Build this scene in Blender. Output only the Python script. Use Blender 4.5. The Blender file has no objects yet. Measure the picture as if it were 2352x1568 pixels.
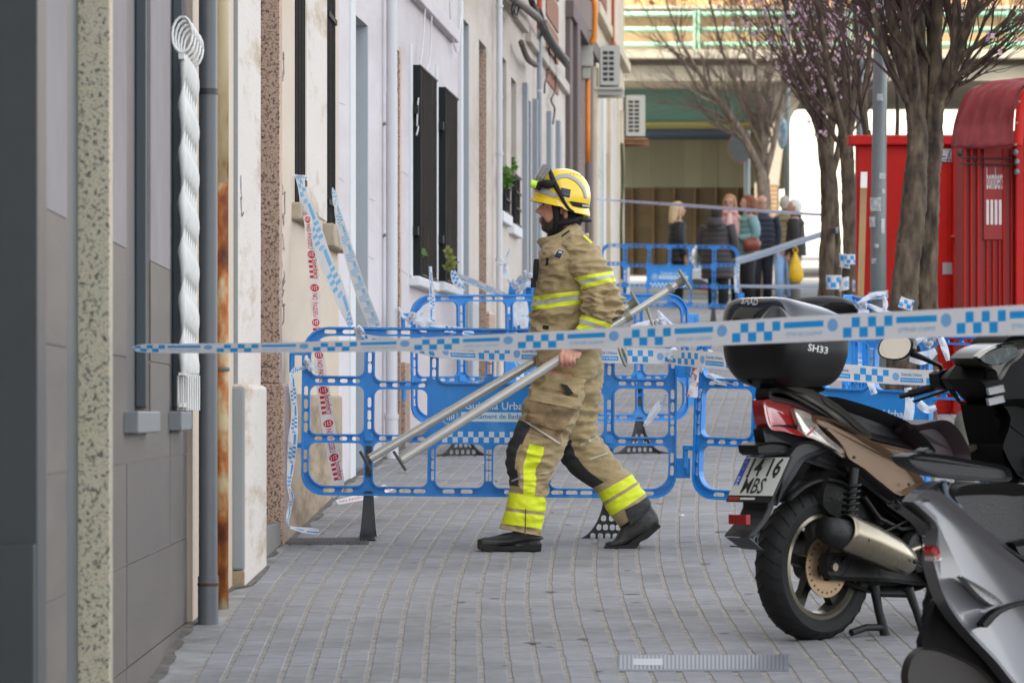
import bpy, bmesh, math, random
from mathutils import Vector, Matrix, noise
from mathutils.bvhtree import BVHTree
R = math.radians
random.seed(7)
sc = bpy.context.scene
col = sc.collection
# ---------------------------------------------------------------- camera, light, exposure
F, CX, HY, CZ = 10547.0, 1176.0, 948.0, 1.64          # survey constants: focal length, street axis, eye level, eye height
cam = bpy.data.cameras.new('camera'); cam_o = bpy.data.objects.new('camera', cam); col.objects.link(cam_o)
cam_o.location = (0, 0, CZ); cam_o.rotation_euler = (R(90), 0, 0)
cam.sensor_width = 36; cam.lens = F / 2352 * 36; cam.shift_y = (HY - 784) / 2352
cam.clip_end = 1000; cam.clip_start = .5
cam.dof.use_dof = True; cam.dof.focus_distance = 22.3; cam.dof.aperture_fstop = 8.5
sc.camera = cam_o
SUN = Vector((.70, .52, -.72)).normalized()
w = bpy.data.worlds.new('World'); sc.world = w; w.use_nodes = True
nt = w.node_tree; sky = nt.nodes.new('ShaderNodeTexSky'); sky.sky_type = 'NISHITA'; sky.sun_disc = False
sky.sun_elevation = math.asin(-SUN.z); sky.sun_rotation = math.atan2(-SUN.x, -SUN.y)
sky.air_density = 1.0; sky.dust_density = 2.0; sky.ozone_density = .6
bg = nt.nodes['Background']; bg.inputs[1].default_value = .15
hz_ = nt.nodes.new('ShaderNodeHueSaturation'); hz_.inputs['Saturation'].default_value = .2      # thin high haze
nt.links.new(sky.outputs[0], hz_.inputs['Color']); nt.links.new(hz_.outputs[0], bg.inputs[0])
sl = bpy.data.lights.new('sun', 'SUN'); sl.energy = 2.6; sl.angle = R(.5); sl.color = (1, .94, .84)
so = bpy.data.objects.new('sun', sl); col.objects.link(so); so.location = (-10, -10, 30)
so.rotation_euler = SUN.to_track_quat('-Z', 'Y').to_euler()
vs = sc.view_settings; vs.view_transform = 'Standard'; vs.look = 'None'; vs.gamma = 1; vs.use_curve_mapping = False
vs.exposure = 2.22

# ---------------------------------------------------------------- helpers
def P(x, y, Y): return Vector(((x - CX) * Y / F, Y, CZ + (HY - y) * Y / F))
def gz(Y): return .0437 * Y if Y < 22.25 else .0437 * 22.25 + .0475 * (Y - 22.25)
def ground_pt(x, y):
    k = (HY - y) / F
    Y = 1.64 / (.0437 - k) if 1.64 / (.0437 - k) < 22.25 else (1.64 - .0437 * 22.25 + .0475 * 22.25) / (.0475 - k)
    return Vector(((x - CX) * Y / F, Y, gz(Y)))
WO = {}
def link(o): col.objects.link(o); return o
def tag(o, label, cat, group=None):
    o['label'] = label; o['category'] = cat
    if group: o['group'] = group
    return o
def thing(name, loc, label, cat, group=None):
    o = link(bpy.data.objects.new(name, None)); o.location = loc; o.empty_display_size = .1
    WO[o] = Vector(loc); return tag(o, label, cat, group)
class MB:
    def __init__(s): s.v = []; s.f = []; s.m = []; s.uv = None
    def add(s, vs, fs, mi=0):
        n = len(s.v); s.v += [Vector(q) for q in vs]
        for f in fs: s.f.append([i + n for i in f]); s.m.append(mi)
        return s
    def hexa(s, p, mi=0):   # p: 4 bottom ccw, 4 top ccw
        return s.add(p, [(3, 2, 1, 0), (4, 5, 6, 7), (0, 1, 5, 4), (1, 2, 6, 5), (2, 3, 7, 6), (3, 0, 4, 7)], mi)
    def box(s, x0, x1, y0, y1, z0, z1, mi=0):
        return s.hexa([(x0, y0, z0), (x1, y0, z0), (x1, y1, z0), (x0, y1, z0), (x0, y0, z1), (x1, y0, z1), (x1, y1, z1), (x0, y1, z1)], mi)
    def rings(s, rs, caps=True, mi=0, fm=None, close=True):
        n = len(rs[0]); b = len(s.v)
        for r in rs: s.v += [Vector(q) for q in r]
        for i in range(len(rs) - 1):
            for j in range(n if close else n - 1):
                k = (j + 1) % n
                s.f.append([b + i * n + j, b + i * n + k, b + (i + 1) * n + k, b + (i + 1) * n + j])
                s.m.append(fm(i, j) if fm else mi)
        if caps:
            s.f.append([b + j for j in reversed(range(n))]); s.m.append(fm(0, 0) if fm else mi)
            s.f.append([b + (len(rs) - 1) * n + j for j in range(n)]); s.m.append(fm(len(rs) - 2, 0) if fm else mi)
        return s
    def tube(s, pts, r, n=8, caps=True, mi=0, flat=None):
        pts = [Vector(p) for p in pts]; rr = r if hasattr(r, '__len__') else [r] * len(pts)
        t = (pts[1] - pts[0]).normalized(); u = t.orthogonal().normalized(); rs = []
        for i, p in enumerate(pts):
            a = pts[max(i - 1, 0)]; c = pts[min(i + 1, len(pts) - 1)]; t2 = (c - a).normalized()
            u = (u - t2 * u.dot(t2)).normalized(); v = t2.cross(u)
            rs.append([p + (u * math.cos(2 * math.pi * j / n) + v * math.sin(2 * math.pi * j / n)) * rr[i] for j in range(n)])
        return s.rings(rs, caps, mi)
    def ball(s, c, r, nu=14, nv=9, mi=0, M3=None):
        c = Vector(c); rs = []
        for i in range(nv + 1):
            a = math.pi * (i + .02) / (nv + .04)
            rs.append([(lambda q: c + (M3 @ q if M3 else q))(Vector((r[0] * math.sin(a) * math.cos(2 * math.pi * j / nu), r[1] * math.sin(a) * math.sin(2 * math.pi * j / nu), -r[2] * math.cos(a)))) for j in range(nu)])
        return s.rings(rs, True, mi)
def obj(name, mb, mats, parent=None, smooth=False, local=False, bevel=0, seg=2, uv=None, sharp=None):
    if not isinstance(mats, (list, tuple)): mats = [mats]
    off = Vector((0, 0, 0))
    if parent is None and not local:
        lo = [min(v[i] for v in mb.v) for i in range(3)]; hi = [max(v[i] for v in mb.v) for i in range(3)]
        off = Vector(((lo[0] + hi[0]) / 2, (lo[1] + hi[1]) / 2, lo[2]))
    elif parent is not None and not local: off = WO.get(parent, off)
    me = bpy.data.meshes.new(name); me.from_pydata([v - off for v in mb.v], [], mb.f)
    for m in mats: me.materials.append(m)
    me.polygons.foreach_set('material_index', mb.m)
    if smooth: me.polygons.foreach_set('use_smooth', [True] * len(mb.f))
    if mb.uv:
        L = me.uv_layers.new(name='UVMap')
        for l in me.loops: L.data[l.index].uv = mb.uv[l.vertex_index]
    me.update()
    o = link(bpy.data.objects.new(name, me))
    if parent is None: o.location = off
    else: o.parent = parent
    WO[o] = off
    if bevel:
        b = o.modifiers.new('bevel', 'BEVEL'); b.width = bevel; b.segments = seg; b.limit_method = 'ANGLE'; b.angle_limit = R(35)
    if sharp:
        me.set_sharp_from_angle(angle=R(sharp))
    return o
def fix_normals(o):
    bm = bmesh.new(); bm.from_mesh(o.data); bmesh.ops.recalc_face_normals(bm, faces=bm.faces); bm.to_mesh(o.data); bm.free(); return o
def evaluated(o):
    dg = bpy.context.evaluated_depsgraph_get(); dg.update()
    return bpy.data.meshes.new_from_object(o.evaluated_get(dg))
def remeshed(mb, vox):
    me = bpy.data.meshes.new('tmp'); me.from_pydata(mb.v, [], mb.f); o = link(bpy.data.objects.new('tmp', me))
    fix_normals(o); r = o.modifiers.new('r', 'REMESH'); r.mode = 'VOXEL'; r.voxel_size = vox
    s_ = o.modifiers.new('s', 'SMOOTH'); s_.iterations = 2; s_.factor = .5
    m2 = evaluated(o); bpy.data.objects.remove(o)
    out = MB(); out.v = [v.co.copy() for v in m2.vertices]; out.f = [list(p.vertices) for p in m2.polygons]; out.m = [0] * len(out.f)
    return out
_txt = {}
def text_geo(s, bold=.012):
    key = s; s = s.strip('*'); bold = .022 if key != s else bold
    if key not in _txt:
        c = bpy.data.curves.new('t', 'FONT'); c.body = s; c.align_x = 'CENTER'; c.align_y = 'CENTER'; c.resolution_u = 2; c.offset = bold
        o = link(bpy.data.objects.new('t', c)); me = evaluated(o); bpy.data.objects.remove(o)
        vs_ = [(v.co.x, v.co.y) for v in me.vertices]
        x0, x1 = min(v[0] for v in vs_), max(v[0] for v in vs_); y0, y1 = min(v[1] for v in vs_), max(v[1] for v in vs_)
        k = x1 - x0; vs_ = [((x - (x0 + x1) / 2) / k, (y - (y0 + y1) / 2) / k) for x, y in vs_]
        _txt[key] = (vs_, [list(p.vertices) for p in me.polygons])
    return _txt[key]                      # normalised so that its width is 1, centred
def put_text(mb, s, fn, width, hs=1.0, mi=0):
    v, f = text_geo(s); mb.add([fn(x * width, y * width * hs) for x, y in v], f, mi); return mb
def curve_fill(loops, depth):
    c = bpy.data.curves.new('c', 'CURVE'); c.dimensions = '2D'; c.fill_mode = 'BOTH'; c.extrude = depth / 2
    for lp in loops:
        s = c.splines.new('POLY'); s.points.add(len(lp) - 1); s.use_cyclic_u = True
        for p, q in zip(s.points, lp): p.co = (q[0], q[1], 0, 1)
    o = link(bpy.data.objects.new('c', c)); me = evaluated(o); bpy.data.objects.remove(o)
    return [v.co.copy() for v in me.vertices], [list(p.vertices) for p in me.polygons]
def rrect(x0, x1, y0, y1, r, n=5):
    if not hasattr(r, '__len__'): r = [r] * 4                      # bl, br, tr, tl
    out = []
    for (cx, cy, a, q) in ((x0 + r[0], y0 + r[0], 180, r[0]), (x1 - r[1], y0 + r[1], 270, r[1]), (x1 - r[2], y1 - r[2], 0, r[2]), (x0 + r[3], y1 - r[3], 90, r[3])):
        for i in range(n + 1):
            t = R(a + 90 * i / n); out.append((cx + q * math.cos(t), cy + q * math.sin(t)))
    return out
def catmull(pts, sub):
    out = []; n = len(pts)
    for i in range(n - 1):
        p0, p1, p2, p3 = pts[max(i - 1, 0)], pts[i], pts[i + 1], pts[min(i + 2, n - 1)]
        for k in range(sub):
            t = k / sub
            out.append(tuple(.5 * (2 * b + (c - a) * t + (2 * a - 5 * b + 4 * c - d) * t * t + (3 * b - a - 3 * c + d) * t ** 3) for a, b, c, d in zip(p0, p1, p2, p3)))
    out.append(tuple(pts[-1])); return out

# ---------------------------------------------------------------- materials
def lin(h):
    c = [int(h[i:i + 2], 16) / 255 for i in (0, 2, 4)]
    return tuple(x / 12.92 if x < .04045 else ((x + .055) / 1.055) ** 2.4 for x in c)
_M = {}
def mat(name, c, rough=.6, metal=0, var=.12, vs=6.0, bump=0, bs=60, spec=.5, coat=0, c2=None, c2s=3, c2t=.55, c2w=.1, stretch=(1, 1, 1), rand=0, emit=0, trans=0, sheen=0, geo=False):
    if name in _M: return _M[name]
    if isinstance(c, str): c = lin(c)
    m = bpy.data.materials.new(name); m.use_nodes = True; nt = m.node_tree; N = nt.nodes.new; L = nt.links.new
    b = nt.nodes['Principled BSDF']; b.inputs['Roughness'].default_value = rough; b.inputs['Metallic'].default_value = metal
    b.inputs['Specular IOR Level'].default_value = spec; b.inputs['Coat Weight'].default_value = coat; b.inputs['Coat Roughness'].default_value = .08
    tc = N('ShaderNodeTexCoord'); mp = N('ShaderNodeMapping'); mp.inputs['Scale'].default_value = stretch; L(N('ShaderNodeNewGeometry').outputs['Position'] if geo else tc.outputs['Object'], mp.inputs[0])
    n1 = N('ShaderNodeTexNoise'); n1.inputs['Scale'].default_value = vs; n1.inputs['Detail'].default_value = 6; n1.inputs['Roughness'].default_value = .65; L(mp.outputs[0], n1.inputs[0])
    mr = N('ShaderNodeMapRange'); mr.inputs[1].default_value = .3; mr.inputs[2].default_value = .7; mr.inputs[3].default_value = 1 - var; mr.inputs[4].default_value = 1 + var; L(n1.outputs[0], mr.inputs[0])
    cur = None
    rgb = N('ShaderNodeRGB'); rgb.outputs[0].default_value = (*c, 1); cur = rgb.outputs[0]
    if c2 is not None:
        if isinstance(c2, str): c2 = lin(c2)
        n2 = N('ShaderNodeTexNoise'); n2.inputs['Scale'].default_value = c2s; n2.inputs['Detail'].default_value = 8; n2.inputs['Roughness'].default_value = .7; L(mp.outputs[0], n2.inputs[0])
        r2 = N('ShaderNodeMapRange'); r2.inputs[1].default_value = c2t - c2w; r2.inputs[2].default_value = c2t + c2w; L(n2.outputs[0], r2.inputs[0])
        mx = N('ShaderNodeMix'); mx.data_type = 'RGBA'; L(r2.outputs[0], mx.inputs[0]); L(cur, mx.inputs[6]); mx.inputs[7].default_value = (*c2, 1); cur = mx.outputs[2]
    mu = N('ShaderNodeMix'); mu.data_type = 'RGBA'; mu.blend_type = 'MULTIPLY'; mu.inputs[0].default_value = 1; L(cur, mu.inputs[6]); L(mr.outputs[0], mu.inputs[7]); cur = mu.outputs[2]
    if rand:
        src = N('ShaderNodeObjectInfo').outputs['Random'] if rand > 0 else N('ShaderNodeNewGeometry').outputs['Random Per Island']
        r3 = N('ShaderNodeMapRange'); r3.inputs[3].default_value = 1 - abs(rand); r3.inputs[4].default_value = 1 + abs(rand); L(src, r3.inputs[0])
        m3 = N('ShaderNodeMix'); m3.data_type = 'RGBA'; m3.blend_type = 'MULTIPLY'; m3.inputs[0].default_value = 1; L(cur, m3.inputs[6]); L(r3.outputs[0], m3.inputs[7]); cur = m3.outputs[2]
    L(cur, b.inputs['Base Color'])
    if emit: b.inputs['Emission Color'].default_value = (*c, 1); b.inputs['Emission Strength'].default_value = emit
    if sheen: b.inputs['Sheen Weight'].default_value = sheen
    rn = N('ShaderNodeMapRange'); rn.inputs[3].default_value = max(rough - .08, .03); rn.inputs[4].default_value = min(rough + .1, 1); L(n1.outputs[0], rn.inputs[0]); L(rn.outputs[0], b.inputs['Roughness'])
    if bump:
        n3 = N('ShaderNodeTexNoise'); n3.inputs['Scale'].default_value = bs; n3.inputs['Detail'].default_value = 5; L(mp.outputs[0], n3.inputs[0])
        bp = N('ShaderNodeBump'); bp.inputs['Strength'].default_value = bump; bp.inputs['Distance'].default_value = .01; L(n3.outputs[0], bp.inputs['Height']); L(bp.outputs[0], b.inputs['Normal'])
    if trans:
        tr = N('ShaderNodeBsdfTranslucent'); L(cur, tr.inputs[0]); ms = N('ShaderNodeMixShader'); ms.inputs[0].default_value = trans
        L(b.outputs[0], ms.inputs[1]); L(tr.outputs[0], ms.inputs[2]); L(ms.outputs[0], nt.nodes['Material Output'].inputs[0])
    _M[name] = m; return m
def ramp_mat(name, stops, scale, rough=.5, detail=3, voro=False, stretch=(1, 1, 1), bump=0, spec=.5, mult=None):
    m = bpy.data.materials.new(name); m.use_nodes = True; nt = m.node_tree; N = nt.nodes.new; L = nt.links.new
    b = nt.nodes['Principled BSDF']; b.inputs['Roughness'].default_value = rough; b.inputs['Specular IOR Level'].default_value = spec
    tc = N('ShaderNodeTexCoord'); mp = N('ShaderNodeMapping'); mp.inputs['Scale'].default_value = stretch; L(tc.outputs['Object'], mp.inputs[0])
    if voro: t = N('ShaderNodeTexVoronoi'); t.inputs['Scale'].default_value = scale; s = N('ShaderNodeSeparateColor'); L(mp.outputs[0], t.inputs[0]); L(t.outputs['Color'], s.inputs[0]); out = s.outputs[0]
    else: t = N('ShaderNodeTexNoise'); t.inputs['Scale'].default_value = scale; t.inputs['Detail'].default_value = detail; L(mp.outputs[0], t.inputs[0]); out = t.outputs[0]
    r = N('ShaderNodeValToRGB'); e = r.color_ramp.elements
    while len(e) < len(stops): e.new(.5)
    for q, (p, c) in zip(e, stops): q.position = p; q.color = (*(lin(c) if isinstance(c, str) else c), 1)
    L(out, r.inputs[0]); L(r.outputs[0], b.inputs['Base Color'])
    if bump:
        bp = N('ShaderNodeBump'); bp.inputs['Strength'].default_value = bump; bp.inputs['Distance'].default_value = .01; L(out, bp.inputs['Height']); L(bp.outputs[0], b.inputs['Normal'])
    return m
def tape_mat(name, colr, red=False, mirror=False, film=.25, base='d2d1d4'):
    """printed barrier tape: u runs along in tape widths, v across; checker, bar and emblem are flat print"""
    m = bpy.data.materials.new(name); m.use_nodes = True; nt = m.node_tree; N = nt.nodes.new; L = nt.links.new
    b = nt.nodes['Principled BSDF']; b.inputs['Roughness'].default_value = .35
    uv = N('ShaderNodeUVMap'); s = N('ShaderNodeSeparateXYZ'); L(uv.outputs[0], s.inputs[0])
    def mth(op, a, c=None, d=None):
        n = N('ShaderNodeMath'); n.operation = op
        for i, q in enumerate((a, c, d)):
            if q is None: continue
            if hasattr(q, 'node'): L(q, n.inputs[i])
            else: n.inputs[i].default_value = q
        return n.outputs[0]
    def between(x, a, c): return mth('MULTIPLY', mth('GREATER_THAN', x, a), mth('LESS_THAN', x, c))
    PER = 6.8 if red else 5.2; u = mth('MODULO', mth('ADD', s.outputs[0], 1000 * PER), PER); v = s.outputs[1]
    masks = []
    if not red:
        for k in range(3):
            masks.append(mth('MULTIPLY', between(u, .75 * k, .75 * k + .4), between(v, .1, .48)))
            masks.append(mth('MULTIPLY', between(u, .75 * k + .4, .75 * k + .78), between(v, .48, .86)))
        b0, b1, v0, v1, cu, cv = (2.45, 4.3, .56, .80, 4.72, .6) if mirror else (3.12, 4.95, .17, .44, 2.78, .48)
        masks.append(mth('MULTIPLY', between(u, b0, b1), between(v, v0, v1)))
        dx = mth('SUBTRACT', u, cu); dy = mth('SUBTRACT', v, cv)
        masks.append(mth('MULTIPLY', mth('LESS_THAN', mth('ADD', mth('MULTIPLY', dx, dx), mth('MULTIPLY', dy, dy)), .06), .75))
    else:
        for k in range(4): masks.append(mth('MULTIPLY', between(u, 4.5 + .5 * k, 4.78 + .5 * k), between(v, .14, .5)))
        for cu in (.45, 3.95):
            dx = mth('SUBTRACT', u, cu); dy = mth('SUBTRACT', v, .5)
            masks.append(mth('LESS_THAN', mth('ADD', mth('MULTIPLY', dx, dx), mth('MULTIPLY', dy, dy)), .15))
    tot = masks[0]
    for q in masks[1:]: tot = mth('MAXIMUM', tot, q)
    mx = N('ShaderNodeMix'); mx.data_type = 'RGBA'; L(tot, mx.inputs[0]); mx.inputs[6].default_value = (*lin(base), 1); mx.inputs[7].default_value = (*lin(colr), 1)
    L(mx.outputs[2], b.inputs['Base Color'])
    tr = N('ShaderNodeBsdfTranslucent'); L(mx.outputs[2], tr.inputs[0]); ms = N('ShaderNodeMixShader'); ms.inputs[0].default_value = film
    L(b.outputs[0], ms.inputs[1]); L(tr.outputs[0], ms.inputs[2]); L(ms.outputs[0], nt.nodes['Material Output'].inputs[0])
    return m
# ---------------------------------------------------------------- the ground
def street_x(Y):                                                  # sideways course of the paving rows
    c = 0; y = 16.0
    def sl_(q): return -.0124 if q < 18 else (-.0124 + .0469 * (q - 18) / 5 if q < 23 else (.0345 + .0283 * (q - 23) / 9 if q < 32 else .0628))
    st = .25 if Y > 16 else -.25
    while abs(y - Y) > 1e-6:
        d = max(min(Y - y, .25), -.25); c += sl_(y + d / 2) * d; y += d
    return c
_sx = {}
def SX(Y):
    k = round(Y, 3)
    if k not in _sx: _sx[k] = street_x(k)
    return _sx[k]
m_joint = mat('joint_sand', '96918a', .95, var=.2, vs=20, bump=.4, bs=200, c2='7d776f', c2s=18, geo=True)
m_asph = mat('asphalt', (.06, .06, .06), .9, var=.2, vs=30, bump=.4, bs=150)
m_paver = mat('paver_concrete', '87878a', .85, var=.16, vs=14, bump=.25, bs=160, rand=.085, c2='706f6e', c2s=1.1, c2t=.56, c2w=.14, geo=True)
m_paver2 = mat('paver_concrete_field', '87878a', .85, var=.16, vs=14, bump=.25, bs=160, rand=-.085, c2='706f6e', c2s=1.1, c2t=.56, c2w=.14, geo=True)
m_cem = mat('cement_strip', '8f8f8e', .9, var=.2, vs=6, bump=.3, bs=80, c2='6f6d69', c2s=2.2, geo=True)
def struct(name, mb, m, **k): o = obj(name, mb, m, **k); o['kind'] = 'structure'; return o
g = MB(); rows = []
for Y in [-30, 0, 8, 12] + [14 + i for i in range(0, 62)] + [80, 90, 100, 120, 160, 260]:
    z = gz(Y) + .0032
    rows.append([(-60, Y, z - .2), (-4.5 + .06 * max(Y - 20, 0), Y, z - .2), (-4 + .06 * max(Y - 20, 0), Y, z), (SX(min(Y, 75)) + 3.3 + .06 * max(Y - 75, 0), Y, z)])
g.rings(rows, False, close=False); struct('pavement', g, m_joint, smooth=True)
g = MB(); rows = []
for Y in [-30, 0, 12] + [14 + 2 * i for i in range(0, 32)] + [90, 100, 120, 160, 300]:
    xx = SX(min(Y, 75)) + 3.42 + .06 * max(Y - 75, 0); rows.append([(xx - .05, Y, gz(Y) - .12), (xx + 80, Y, gz(Y) - .12)])
g.rings(rows, False, close=False); struct('road', g, m_asph)
for s_ in [MB()]:
    for k in range(0, 60):
        Y0, Y1 = 14 + k, 14 + k + .99
        a, b_ = SX(Y0) + 3.3, SX(Y1) + 3.3
        s_.hexa([(a, Y0, gz(Y0) - .2), (a + .13, Y0, gz(Y0) - .2), (b_ + .13, Y1, gz(Y1) - .2), (b_, Y1, gz(Y1) - .2), (a, Y0, gz(Y0) + .004), (a + .13, Y0, gz(Y0) + .004), (b_ + .13, Y1, gz(Y1) + .004), (b_, Y1, gz(Y1) + .004)])
    struct('kerb', s_, mat('kerb_stone', '8d8b86', .85))
# paving: first 300 pavers one by one, the rest joined
PW, PL = .1005, .2
pav_root = None
m1 = MB(); hw, hl = (PW - .017) / 2, PL / 2
m1.add([(-hw, -hl, -.03), (hw, -hl, -.03), (hw, hl, -.03), (-hw, hl, -.03), (-hw, -hl, -.003), (hw, -hl, -.003), (hw, hl, -.003), (-hw, hl, -.003),
        (-hw + .003, -hl + .0006, 0), (hw - .003, -hl + .0006, 0), (hw - .003, hl - .0006, 0), (-hw + .003, hl - .0006, 0)],
       [(0, 1, 5, 4), (1, 2, 6, 5), (2, 3, 7, 6), (3, 0, 4, 7), (4, 5, 9, 8), (5, 6, 10, 9), (6, 7, 11, 10), (7, 4, 8, 11), (8, 9, 10, 11)])
pme = bpy.data.meshes.new('paver'); pme.from_pydata(m1.v, [], m1.f); pme.materials.append(m_paver)
pavement = bpy.data.objects['pavement']; poff = WO[pavement]
field = MB(); npart = 0
for r_ in range(0, 300):
    Y = 15.75 + PL * r_
    for j in range(0, 42):
        yy = Y + (PL / 2 if j % 2 else 0)
        if yy > 75: continue
        x = -1.06 + PW * j + SX(yy)
        if x * F / yy + CX < -40 or x * F / yy + CX > 2400: continue
        jx, jz, ja = random.uniform(-.002, .002), random.uniform(.0036, .0046), random.uniform(-.006, .006)
        if npart < 300:
            o = link(bpy.data.objects.new('paver', pme)); o.parent = pavement
            o.location = Vector((x + jx, yy, gz(yy) + .002 + jz)) - poff; o.rotation_euler = (math.atan(.0437) + random.uniform(-.0015, .0015), 0, ja); npart += 1
        else:
            sl_ = .0437 if yy < 22.25 else .0475; ca, sa = math.cos(ja), math.sin(ja); dx = SX(yy + .1) - SX(yy - .1)
            field.add([(x + jx + v.x + v.y * dx / .2, yy + v.y, gz(yy) + .002 + jz + v.z + v.y * sl_) for v in m1.v], m1.f)
fo = obj('paver_field', field, m_paver2, parent=pavement); fo['kind'] = 'stuff'
# cement strip along the house fronts
cs = MB(); rr = []
for i in range(0, 60):
    Y = 10 + i * .5; e = -1.112 + SX(Y) + (.012 * math.sin(Y * 3)); rr.append([(-1.75 + max(0, (Y - 24)) * .06, Y, gz(Y) + .004), (e, Y, gz(Y) + .004), (e + .004, Y, gz(Y) - .01)])
cs.rings(rr, False, close=False); struct('cement_strip', cs, m_cem)

sp_ = MB()                                                         # old chewing gum and grease spots trodden into the paving
for i in range(150):
    Y = random.uniform(15.9, 34); x = SX(Y) + random.uniform(-1.0, 2.6); r = random.choice((.008, .012, .018, .03)) * random.uniform(.7, 1.3); n = 9; e = random.uniform(.6, 1)
    q = [(x + r * math.cos(2 * math.pi * k / n) * random.uniform(.8, 1.15), Y + r * e * math.sin(2 * math.pi * k / n)) for k in range(n)]
    sp_.add([(a, b_, gz(b_) + .0078) for a, b_ in q], [list(range(n))])
o = obj('gum_spots', sp_, mat('trodden_gum', '5d5b59', .9, var=.3, vs=12), parent=pavement); o['kind'] = 'stuff'
# ---------------------------------------------------------------- the house row on the left
class Line:
    def __init__(s, a, b): s.a, s.b = a, b
    def pt(s, Y, d, z): return Vector((s.a + s.b * Y + d, Y, z))
    def Y(s, x, d=0): return (s.a + d) / ((x - CX) / F - s.b)
LA, LB, LC = Line(-1.073, -.01214), Line(-1.84, .0298), Line(-2.73, .0628)
def zz(y, Y): return CZ + (HY - y) * Y / F
def fbox(mb, ln, Y0, Y1, d0, d1, z0, z1, mi=0):
    p = lambda Y, d, z: ln.pt(Y, d, z)
    return mb.hexa([p(Y0, d0, z0), p(Y0, d1, z0), p(Y1, d1, z0), p(Y1, d0, z0), p(Y0, d0, z1), p(Y0, d1, z1), p(Y1, d1, z1), p(Y1, d0, z1)], mi)
def fwall(name, ln, Y0, Y1, zb, zt, ops, m, parent, d=0., th=.28, bevel=0):
    mb = MB(); y = Y0
    for (a, b_, z0, z1) in sorted(ops):
        if a > y: fbox(mb, ln, y, a, d - th, d, zb, zt)
        if z0 > zb: fbox(mb, ln, a, b_, d - th, d, zb, z0)
        if z1 < zt: fbox(mb, ln, a, b_, d - th, d, z1, zt)
        y = b_
    if y < Y1: fbox(mb, ln, y, Y1, d - th, d, zb, zt)
    return obj(name, mb, m, parent=parent)
def fpart(name, parent, m, ln, *boxes, bevel=.004, smooth=False):
    mb = MB()
    for b_ in boxes: fbox(mb, ln, *b_)
    return obj(name, mb, m, parent=parent, bevel=bevel)
ROOF = 12.5
m_lav = mat('lavender_render', '878183', .85, var=.07, vs=3, bump=.2, bs=90, c2='767071', c2s=1.6, c2w=.2)
m_tilebr = mat('grey_brown_facing_tile', '4c4641', .55, var=.14, vs=6, c2='585149', c2s=3, bump=.1, bs=90, rand=.1, stretch=(1, .16, .8))
m_dgrey = mat('dark_grey_paint', '2b3133', .45, var=.1, vs=2, c2='262b2d', c2s=1.5, bump=.05, bs=40)
m_bgrey = mat('blue_grey_paint', '3b444a', .4, var=.08)
m_gran = ramp_mat('pale_speckled_granite', [(.30, '46453f'), (.39, '7b776a'), (.47, 'a49f8a'), (.56, 'b5af9a'), (.66, '9c8a6e'), (.75, 'bfb9a8')], 80, .35, 6)
m_gran2 = ramp_mat('pink_granite', [(.32, '2f2a28'), (.40, '6d5a50'), (.50, 'a98a76'), (.60, 'b89c88'), (.70, '93796a')], 95, .35, 5)
m_glassd = mat('dark_window', (.02, .025, .03), .15, spec=.6)
m_gutter = mat('grey_pipe_paint', '5b5f63', .4, var=.1)
# --- grey house (nearest)
A = thing('grey_house', (-1.3, 15, gz(15)), 'nearest house with lavender upper wall, brown-grey tiled base and speckled granite door jamb', 'house')
zt = 1.64 + .535
yw1a, yw1b, yw2a, yw2b = LA.Y(291), LA.Y(346), LA.Y(391), 18.22
yda, ydb = LA.Y(154), LA.Y(250)
opsA = [(yda, ydb, -1, 6.5), (yw1a, yw1b, 1.63, 6), (yw2a, yw2b, 1.63, 6)]
fwall('wall', LA, 11.81, 18.3, zt, ROOF, opsA, m_lav, A)
fwall('wall_base', LA, 11.81, yda, .2, zt, [], mat('tile_bedding', '8a8279', .9), A, d=-.006)
fwall('wall_base', LA, ydb, 18.3, .2, zt, opsA[1:], mat('tile_bedding', '8a8279', .9), A, d=-.006)
fpart('gable_wall', A, m_lav, LA, (11.4, 11.81, -8, -1.21, .2, ROOF))
def closed(par, m, ln, a, b_): fpart('rear_wall', par, m, ln, (a, b_, -8.3, -8, -1, ROOF)); fpart('roof', par, mat('roof_tiles', '8a5a44', .9), ln, (a, b_, -8.4, .02, ROOF + .002, ROOF + .25))
closed(A, m_lav, LA, 11.4, 18.3)
nb = thing('neighbouring_house', (-1.9, -10, gz(-10)), 'next house of the row on the near side of the grey house', 'house')
for nm, x0, x1, y0, y1, z0, z1 in (('wall', -2.2, -1.9, -38, 11.35, -2, ROOF), ('rear_wall', -9.5, -9.2, -38, 11.35, -2, ROOF), ('roof', -9.6, -1.85, -38, 11.35, ROOF + .002, ROOF + .25)):
    mb = MB(); mb.box(x0, x1, y0, y1, z0, z1); obj(nm, mb, m_lav, parent=nb)
for k in range(9):
    mb = MB(); y = -34 + k * 5; mb.box(-1.94, -1.895, y, y + 1.1, gz(y) + 1.2, gz(y) + 2.7); obj('window', mb, m_glassd, parent=nb)
zs = [1.64 - .83 - .335, 1.64 - .83, 1.64 - .494, 1.64 - .163, 1.64 + .179, zt]
tl = 0
for (a, b_) in ((11.815, yda - .004), (ydb + .12, yw1a), (yw1a, yw1b), (yw1b, yw2a), (yw2a, yw2b), (yw2b, 18.3)):
    for i in range(5):
        z0, z1 = zs[i] + .003, zs[i + 1] - .003
        if (a, b_) in ((yw1a, yw1b), (yw2a, yw2b)):
            if z0 > 1.55: continue
            z1 = min(z1, 1.57)
        n = max(1, round((b_ - a) / 1.4))
        for k in range(n):
            mb = MB(); y0, y1 = a + (b_ - a) * k / n, a + (b_ - a) * (k + 1) / n
            fbox(mb, LA, y0 + (.0025 if k else 0), y1 - (.0025 if k < n - 1 else 0), -.0055, random.uniform(-.001, .0015), z0, z1); obj('tile', mb, m_tilebr, parent=A)
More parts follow.
